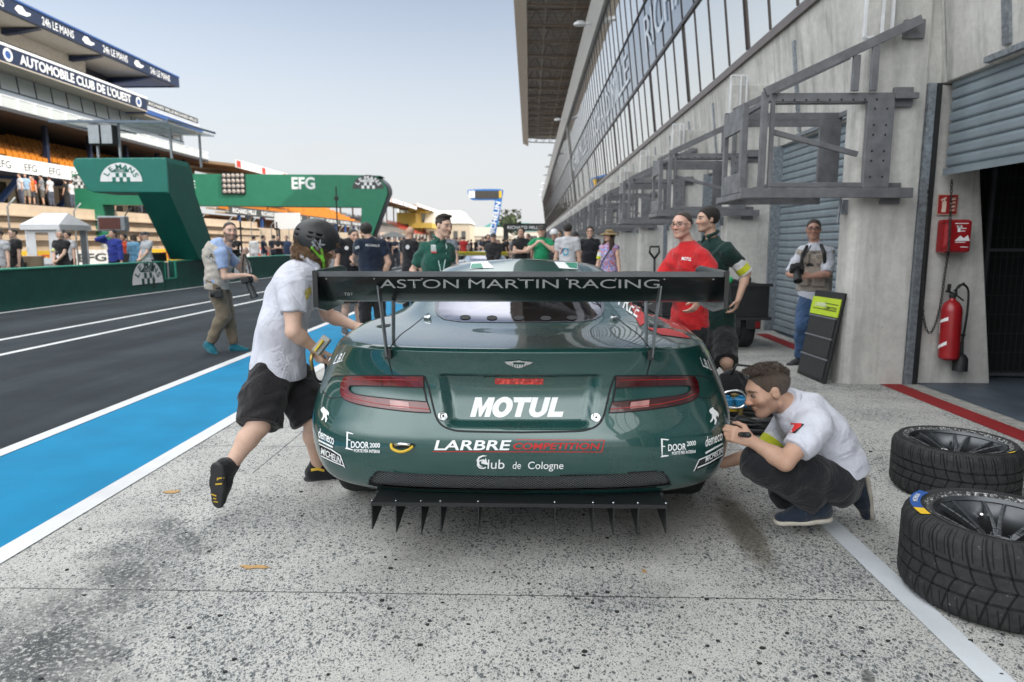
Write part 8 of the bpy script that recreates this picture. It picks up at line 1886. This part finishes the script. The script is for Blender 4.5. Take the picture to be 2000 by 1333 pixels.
# trackside wall with advertising, catch fence
tw = thing('trackside_wall', 'low trackside wall with yellow, red and white advertising below the grandstands', 'wall', (-27.2, 60, 0)); mb = MB(); mb.box((-27.5, -6, 0), (-27.25, 190, 1.05)); local(tw, mb.build('wall_body', M_BEI)); rr_ = random.Random(9)
cols = [mat('yellow advert', (.66, .42, .02), .5), mat('red advert', (.50, .05, .03), .5), mat('white advert', (.66, .66, .66), .5)]
for k in range(44):
    y_ = -4 + 4.4 * k; i = 0 if k < 14 and k % 5 else (2 if k % 5 == 0 else 1); mb = MB(); mb.box((-27.249, y_, .1), (-27.235, y_ + 4.3, 1.0)); a_ = local(tw, mb.build('advert_panel', cols[i])); mb = MB(); flat_text(mb, ('MOTUL', 'EFG', 'MICHELIN')[k % 3], (-27.225, y_ + .8, .3), (0, 1, 0), (0, 0, 1), .5, 2.8, .03); q = mb.build('lettering', [cols[1], M_WHT, M_GREYD][i]); local(tw, q); q.parent = a_
fe = thing('catch_fence', 'tall thin wire catch fence with grey posts in front of the grandstands', 'fence', (-26.9, 60, 0)); M_POST = mat('grey fence post', (.30, .33, .35), .5, .3)
for k in range(34): y_ = 4 + 5.2 * k; mb = MB(); mb.tube([(-26.95, y_, 0), (-26.95, y_, 3.3), (-26.5, y_, 3.75)], .045, 6); local(fe, mb.build('fence_post', M_POST, smooth=True))
mb = MB()
for k in range(9): mb.bar((-26.95, 4, 1.15 + .25 * k), (-26.95, 175, 1.15 + .25 * k), .010)
local(fe, mb.build('fence_cable', M_POST))
# ---- white marquee on the wall walkway
tn = thing('gazebo', 'small white gazebo tent with clear window behind the green pit wall', 'tent', (-15, 21.4, 0)); M_TENT = mat('white tent sheet', (.62, .63, .65), .6, 0, .3, .06, 3)
ax0, ax1, ay0, ay1 = -15.2, -14.2, 20.5, 21.8; ze, zr = 1.98, 2.34
mb = MB(); e_ = .1; mb.add([(ax0 - e_, ay0 - e_, ze), (ax1 + e_, ay0 - e_, ze), (ax1 + e_, ay1 + e_, ze), (ax0 - e_, ay1 + e_, ze), ((ax0 + ax1) / 2 - .4, (ay0 + ay1) / 2, zr), ((ax0 + ax1) / 2 + .4, (ay0 + ay1) / 2, zr)], [(0, 1, 5, 4), (1, 2, 5), (2, 3, 4, 5), (3, 0, 4)]); mb.box((ax0 - e_, ay0 - e_ - .012, ze - .16), (ax1 + e_, ay0 - e_, ze)); mb.box((ax1 + e_, ay0 - e_, ze - .16), (ax1 + e_ + .012, ay1 + e_, ze)); local(tn, mb.build('roof', M_TENT))
mb = MB()
for a in ((ax0, ax0 + .28), (ax1 - .32, ax1)): mb.box((a[0], ay0 - .01, .8), (a[1], ay0 + .0, ze))
mb.box((ax0 + .281, ay0 - .01, .8), (ax1 - .321, ay0, .98)); mb.box((ax0 + .281, ay0 - .01, 1.74), (ax1 - .321, ay0, ze)); local(tn, mb.build('front_wall', M_TENT)); mb = MB(); mb.box((ax0, ay0 - .012, 0), (ax1, ay0, .798)); local(tn, mb.build('front_skirt', mat('grey tent skirt', (.22, .24, .26), .7)))
tc = NT('clear tent window'); tb_ = tc.node('ShaderNodeBsdfTransparent', {0: (.75, .75, .75, 1)}); tg_ = tc.node('ShaderNodeBsdfGlossy', {1: .1}); tc.l.new(tc.node('ShaderNodeMixShader', {0: .12, 1: tb_.outputs[0], 2: tg_.outputs[0]}).outputs[0], tc.n['Material Output'].inputs[0])
mb = MB(); mb.add([(ax0 + .28, ay0 - .005, .98), (ax1 - .32, ay0 - .005, .98), (ax1 - .32, ay0 - .005, 1.74), (ax0 + .28, ay0 - .005, 1.74)], [(0, 1, 2, 3)]); local(tn, mb.build('window', tc.m))
for x, y_ in ((ax0, ay0), (ax1, ay0), (ax0, ay1), (ax1, ay1)): mb = MB(); mb.tube([(x, y_, 0), (x, y_, ze)], .03, 8); local(tn, mb.build('pole', M_ALU))
mb = MB(); mb.box((ax1 - .03, ay0 + .02, 0), (ax1, ay0 + .3, ze)); mb.box((ax1 - .02, ay1 - .3, 0), (ax1, ay1, ze)); local(tn, mb.build('side_curtain', mat('grey clear curtain', (.30, .32, .35), .3)))
g = thing('bin', 'tan plastic bin standing beside the white gazebo', 'bin', (-13.3, 18.0, 0)); mb = MB(); mb.lathe([(.26, 0), (.30, 1.05), (.31, 1.08), (.0, 1.10)], None, 20); mb.build('bin_body', mat('tan plastic', (.42, .32, .22), .6), g, smooth=True, autosmooth=40); mb = MB(); mb.box((-.1, -.33, .75), (.1, -.29, .92)); mb.build('bin_opening', M_BLACK, g)
g = thing('equipment_desk', 'long dark desk with a low green front panel behind the pit wall', 'desk', (-12.4, 21.6, 0)); mb = MB(); mb.box((-12.3, 19.95, .85), (-11.7, 21.9, 1.12)); local(g, mb.build('desk_top', mat('dark slatted desk', (.05, .045, .04), .6))); mb = MB(); mb.box((-11.74, 19.98, 0), (-11.70, 21.88, .80)); mb.box((-12.28, 19.97, 0), (-12.24, 21.88, .80)); local(g, mb.build('desk_front', M_TEALD))
g = thing('screen_box', 'dark red monitor with grey casing behind the gazebo roof', 'monitor', (-14.6, 24.2, 1.75)); mb = MB(); mb.box((-.75, 0, .1), (.25, .3, .62)); mb.build('casing', M_GALV, g, bevel=.03); mb = MB(); mb.box((-.68, -.012, .16), (.1, -.0005, .56)); mb.build('screen', mat('dark red screen', (.10, .03, .025), .4), g); mb = MB(); mb.tube([(-.2, .15, -1.8), (-.2, .15, .1)], .04, 8); mb.build('stand', M_BLACK, g)
# ---- lower stands beyond the main grandstand
def stand(label, y0, y1, x0, zf, roof=True, seats=M_ORANGE2, post=M_BLUE2, banner=True, rows=9, fasc=M_WHT, zroof=8.4):
    g = thing('grandstand', label, 'grandstand', (x0, (y0 + y1) / 2, 0))
    B_ = lambda nm, m, xa, xb, ya, yb, za, zb_: local(g, (lambda mb: (mb.box((min(xa, xb), ya, za), (max(xa, xb), yb, zb_)), mb)[1])(MB()).build(nm, m))
    B_('terrace_wall', M_BEI, x0, x0 - 3, y0, y1, 0, zf - 1.0)
    B_('rear_wall', M_WOODB, x0 - 3.0, x0 - 3.2, y0, y1, zf - 1.0, zf + .2)
    n = max(2, int((y1 - y0) / 5))
    for k in range(n): y_ = y0 + (y1 - y0) * (k + .5) / n; mb = MB(); mb.bar((x0 - .3, y_, zf - 1.0), (x0 - .3, y_, zf + .3), .25); local(g, mb.build('post', post))
    if banner:
        b_ = B_('banner', M_GREYD, x0 + .05, x0, y0, y1, zf + .1, zf + .85)
        for k in range(max(1, int((y1 - y0) / 7))): mb = MB(); flat_text(mb, 'RICHARD MILLE', (x0 + .065, y0 + .6 + 7 * k, zf + .28), (0, 1, 0), (0, 0, 1), .42, 5.6, .03); q = mb.build('lettering', M_WHT); local(g, q); q.parent = b_
    mb = MB()
    for r_ in range(rows): mb.box((x0 - .5 - .85 * (r_ + 1), y0, zf + .2 + .38 * r_), (x0 - .5 - .85 * r_, y1, zf + .35 + .38 * r_))
    local(g, mb.build('seat_step', M_BEI)); rr_ = random.Random(int(y0))
    st = .52 if y1 - y0 < 40 else 1.05
    seat_set(g, [(x0 - .8 - .85 * r_, y0 + .3 + st * k, zf + .35 + .38 * r_) for r_ in range(rows) for k in range(int((y1 - y0 - .8) / st)) if rr_.random() > .10], seats)
    if roof:
        mb = MB(); mb.prism([(x0 + .8, y0, zroof), (x0 - 11, y0, zroof + 1.3), (x0 - 11, y0, zroof + 1.5), (x0 + .8, y0, zroof + .25)], (0, y1 - y0, 0)); local(g, mb.build('roof', mat('brown roof underside', (.30, .20, .12), .7)))
        f_ = B_('roof_fascia', fasc, x0 + .95, x0 + .81, y0, y1, zroof - .1, zroof + .62)
        for k in range(max(2, int((y1 - y0) / 6))): y_ = y0 + 6 * k; mb = MB(); mb.box((x0 + .951, y_, zroof - .05), (x0 + .962, y_ + .9, zroof + .55)); q = mb.build('fascia_mark', cols[1]); local(g, q); q.parent = f_
        for k in range(max(2, int((y1 - y0) / 9))): y_ = y0 + 2 + 9 * k; mb = MB(); mb.bar((x0 - 8.5, y_, zf), (x0 - 8.5, y_, zroof + 1.0), .25); mb.bar((x0 + .6, y_, zroof - .05), (x0 - 10.5, y_, zroof + 1.1), .15, .3); local(g, mb.build('roof_support', M_WOODB))
    return g
stand('lower grandstand with a white roof edge marked in red, beside the tall grandstand', 63.6, 86, -27.8, 4.0)
stand('open orange seating without a roof, seen under the start gantry', 86.5, 118, -27.8, 4.0, roof=False, rows=12)
stand('grey seating with tall white posts and red back rows in the distance', 118.5, 160, -27.0, 3.0, True, mat('grey seat', (.22, .21, .21), .6), M_ALU, False, 9, M_WHT, 9.2)
stand('far grandstand with a white roof on thin white posts behind the gantry leg', 160.5, 215, -27.0, 3.2, True, cols[1], M_ALU, False, 8, M_WHT, 10)
# ---- far end: yellow building, white halls, hospitality, lettered arch, sign tower
def F3(px, py, Y): return Vector(atY(px, py, Y))
def hall(label, px0, px1, pyt, pye, Y, m, roofm, name='hall', gable=True, depth=14):
    a, b = F3(px0, pye, Y), F3(px1, pye, Y); zt_ = F3((px0 + px1) / 2, pyt, Y).z; g = thing(name, label, 'building', ((a.x + b.x) / 2, Y + depth / 2, 0)); mb = MB(); mb.box((a.x, Y, -.01), (b.x, Y + depth, a.z)); local(g, mb.build('wall', m))
    mb = MB(); mb.prism([(a.x - .4, Y - .3, a.z), (b.x + .4, Y - .3, a.z), (b.x - (b.x - a.x) * .22, Y - .3, zt_), (a.x + (b.x - a.x) * (.02 if gable else .22), Y - .3, zt_)], (0, depth + .6, 0)); local(g, mb.build('roof', roofm)); 
    for k in range(5): x = a.x + (b.x - a.x) * (.08 + .18 * k); mb = MB(); mb.box((x, Y - .03, a.z * .35), (x + (b.x - a.x) * .10, Y - .002, a.z * .7)); local(g, mb.build('window', mat('hall window', (.10, .10, .10), .2)))
    return g
M_YB = mat('yellow cladding', (.50, .35, .07), .6); M_WTENT = mat('white hall roof', (.78, .78, .77), .6); M_TANW = mat('tan wall', (.50, .42, .32), .8)
hall('large white roofed hall behind the young man in the green shirt', 832, 918, 412, 437, 190, M_TANW, M_WTENT)
hall('white roofed hall partly behind the yellow building', 778, 846, 404, 430, 205, M_TANW, M_WTENT)
g = thing('yellow_building', 'yellow trackside building with a jutting upper floor in the distance', 'building', tuple(F3(780, 478, 180))); a, b = F3(776, 470, 180), F3(812, 416, 180)
mb = MB(); mb.box((a.x, 180, 0), (b.x, 190, b.z)); local(g, mb.build('block', M_YB)); a, b = F3(800, 446, 180), F3(845, 436, 180); mb = MB(); mb.box((a.x, 178.5, a.z), (b.x, 189, b.z)); local(g, mb.build('upper_floor', M_YB)); a, b = F3(812, 414, 180), F3(832, 408, 180); mb = MB(); mb.box((a.x - 2, 180, a.z), (b.x, 188, b.z)); local(g, mb.build('roof_box', M_YB)); a, b = F3(784, 455, 180), F3(808, 438, 180); mb = MB(); mb.box((a.x, 179.95, a.z), (b.x, 179.99, b.z)); local(g, mb.build('window', mat('dark far window', (.06, .055, .05), .2)))
hall('long low cream building at the far end of the straight', 905, 1000, 444, 462, 260, M_TANW, M_CREAM); hall('low pale building with a teal roof behind the sign tower', 930, 1062, 436, 452, 300, M_CREAM, mat('teal roof', (.08, .30, .30), .6), gable=False); hall('long low pale building behind the start gantry leg', 700, 905, 455, 468, 240, M_TANW, M_CREAM, gable=False)
ar = thing('lettered_arch', 'black truss arch with white lettering across the far pit lane', 'arch', tuple(F3(1025, 490, 70))); Y = 70
for px in (988, 1062): a = F3(px, 440, Y); mb = MB(); mb.box((a.x - .25, Y, 0), (a.x + .25, Y + .5, a.z)); local(ar, mb.build('arch_leg', M_BLACK))
a, b = F3(984, 451, Y), F3(1066, 437, Y); mb = MB(); mb.box((a.x, Y - .05, a.z), (b.x, Y + .55, b.z)); local(ar, mb.build('arch_beam', M_BLACK)); a, b = F3(991, 447.5, Y - .07), F3(1056, 441, Y); mb = MB(); flat_text(mb, 'RICHARD MILLE', a, (1, 0, 0), (0, 0, 1), F3(991, 441.5, Y).z - a.z, b.x - a.x, .02); local(ar, mb.build('lettering', M_WHT))
tw2 = thing('sign_tower', 'blue flag shaped sign tower with a dark screen and white lettering', 'sign tower', tuple(F3(962, 480, 120))); Y = 120; M_SBLUE = mat('sign blue', (.02, .14, .42), .5)
o_ = arc([(916, 371), (945, 369.5), (977, 370), (982, 373), (982, 380), (966, 466), (958, 468)], 3) + [(955, 470), (967, 392)] + arc([(962, 391), (925, 391), (918, 387), (913, 376), (914, 372), (916, 371)], 3)[:-1]
vs = [F3(*p_, Y) for p_ in o_]; tri = tessellate_polygon([[Vector((v.x, v.z, 0)) for v in vs]]); n = len(vs); mb = MB(); mb.add(vs + [v + Vector((0, .8, 0)) for v in vs], [tuple(t_) for t_ in tri] + [tuple(i + n for i in t_) for t_ in tri] + [(i, (i + 1) % n, (i + 1) % n + n, i + n) for i in range(n)]); local(tw2, mb.build('sign_body', M_SBLUE))
a, b = F3(928, 388.5, Y - .05), F3(974, 373, Y); mb = MB(); mb.box((a.x, Y - .06, a.z), (b.x, Y - .01, b.z)); local(tw2, mb.build('screen', mat('brown black screen', (.045, .04, .036), .4))); 
for x0, x1, c_ in ((915.5, 927.5, M_WHT), (974.5, 980, cols[0])): a, b = F3(x0, 387, Y), F3(x1, 373, Y); mb = MB(); mb.box((a.x, Y - .05, a.z), (b.x, Y - .01, b.z)); local(tw2, mb.build('end_panel', c_, bevel=.1))
mb = MB(); a = F3(961.5, 466, Y - .04); u = (F3(979, 392, Y) - F3(963, 466, Y)).normalized(); v = Vector((-u.z, 0, u.x)); b = F3(976, 395, Y); flat_text(mb, 'MICHELIN', a + v * -.1, u, v, .85, (b - a).length, .03); local(tw2, mb.build('lettering', M_WHT)); mb = MB(); a = F3(957, 470, Y); mb.box((a.x - .3, Y + .1, 0), (a.x + .5, Y + .7, a.z + .3)); local(tw2, mb.build('tower_foot', M_SBLUE))
g = thing('tree', 'small bushy green tree far behind the lettered arch', 'tree', tuple(F3(992, 470, 280))); c = F3(992, 436, 280); F = Field(); rr_ = random.Random(2)
for k in range(20): F.ell((c.x + rr_.uniform(-2, 2), 280 + rr_.uniform(-2, 2), c.z + rr_.uniform(-2.5, 2)), (1.0 + rr_.random(),) * 3, .5)
local(g, F.mesh('crown', mat('tree leaves', (.05, .065, .035), .9, 0, .2, .5, 1.2), .45, noise=.5, nscale=.5)); mb = MB(); mb.tube([(c.x, 280, 0), (c.x, 280, c.z - 1)], .35, 8); local(g, mb.build('trunk', M_WOODB))
# lamp masts, flags, parasols in the distance
for i, (px, pyt, Y, lab) in enumerate(((656, 365, 36, 'thin dark mast with small cameras standing behind the white pit wall'), (540, 434, 34, 'short dark post behind the green wall near the helmet'), (469, 432, 30, 'short dark post behind the beige vest photographer'))):
    a = F3(px, pyt, Y); g = thing('mast', lab, 'mast', (a.x, Y, 0)); mb = MB(); mb.tube([(0, 0, 0), (0, 0, a.z)], .04, 6); mb.build('pole', M_DARK, g); mb = MB(); mb.box((-.09, -.09, a.z * .84), (.09, .09, a.z * .88)); mb.build('clamp', M_BLACK, g)
g = thing('parasol', 'dark square parasol above the far crowd', 'parasol', tuple(F3(768, 480, 52))); a = F3(768, 457, 52); mb = MB(); mb.add([(a.x - 1, 51, a.z - .25), (a.x + 1, 51, a.z - .25), (a.x + 1, 53, a.z - .25), (a.x - 1, 53, a.z - .25), (a.x, 52, a.z + .2)], [(0, 1, 4), (1, 2, 4), (2, 3, 4), (3, 0, 4)]); local(g, mb.build('canopy', M_GREYD)); mb = MB(); mb.tube([(a.x, 52, 0), (a.x, 52, a.z)], .03, 6); local(g, mb.build('pole', M_DARK))
a, b = F3(537, 448, 70), F3(584, 416, 70); g = thing('big_screen', 'large blank white screen in front of the orange seating', 'screen', ((a.x + b.x) / 2, 70, 0)); mb = MB(); mb.box((a.x, 70, a.z), (b.x, 70.3, b.z)); local(g, mb.build('screen_panel', M_WHT)); 
for x in (a.x + .3, b.x - .4): mb = MB(); mb.box((x, 70.05, 0), (x + .15, 70.25, a.z)); local(g, mb.build('screen_leg', M_DARK))
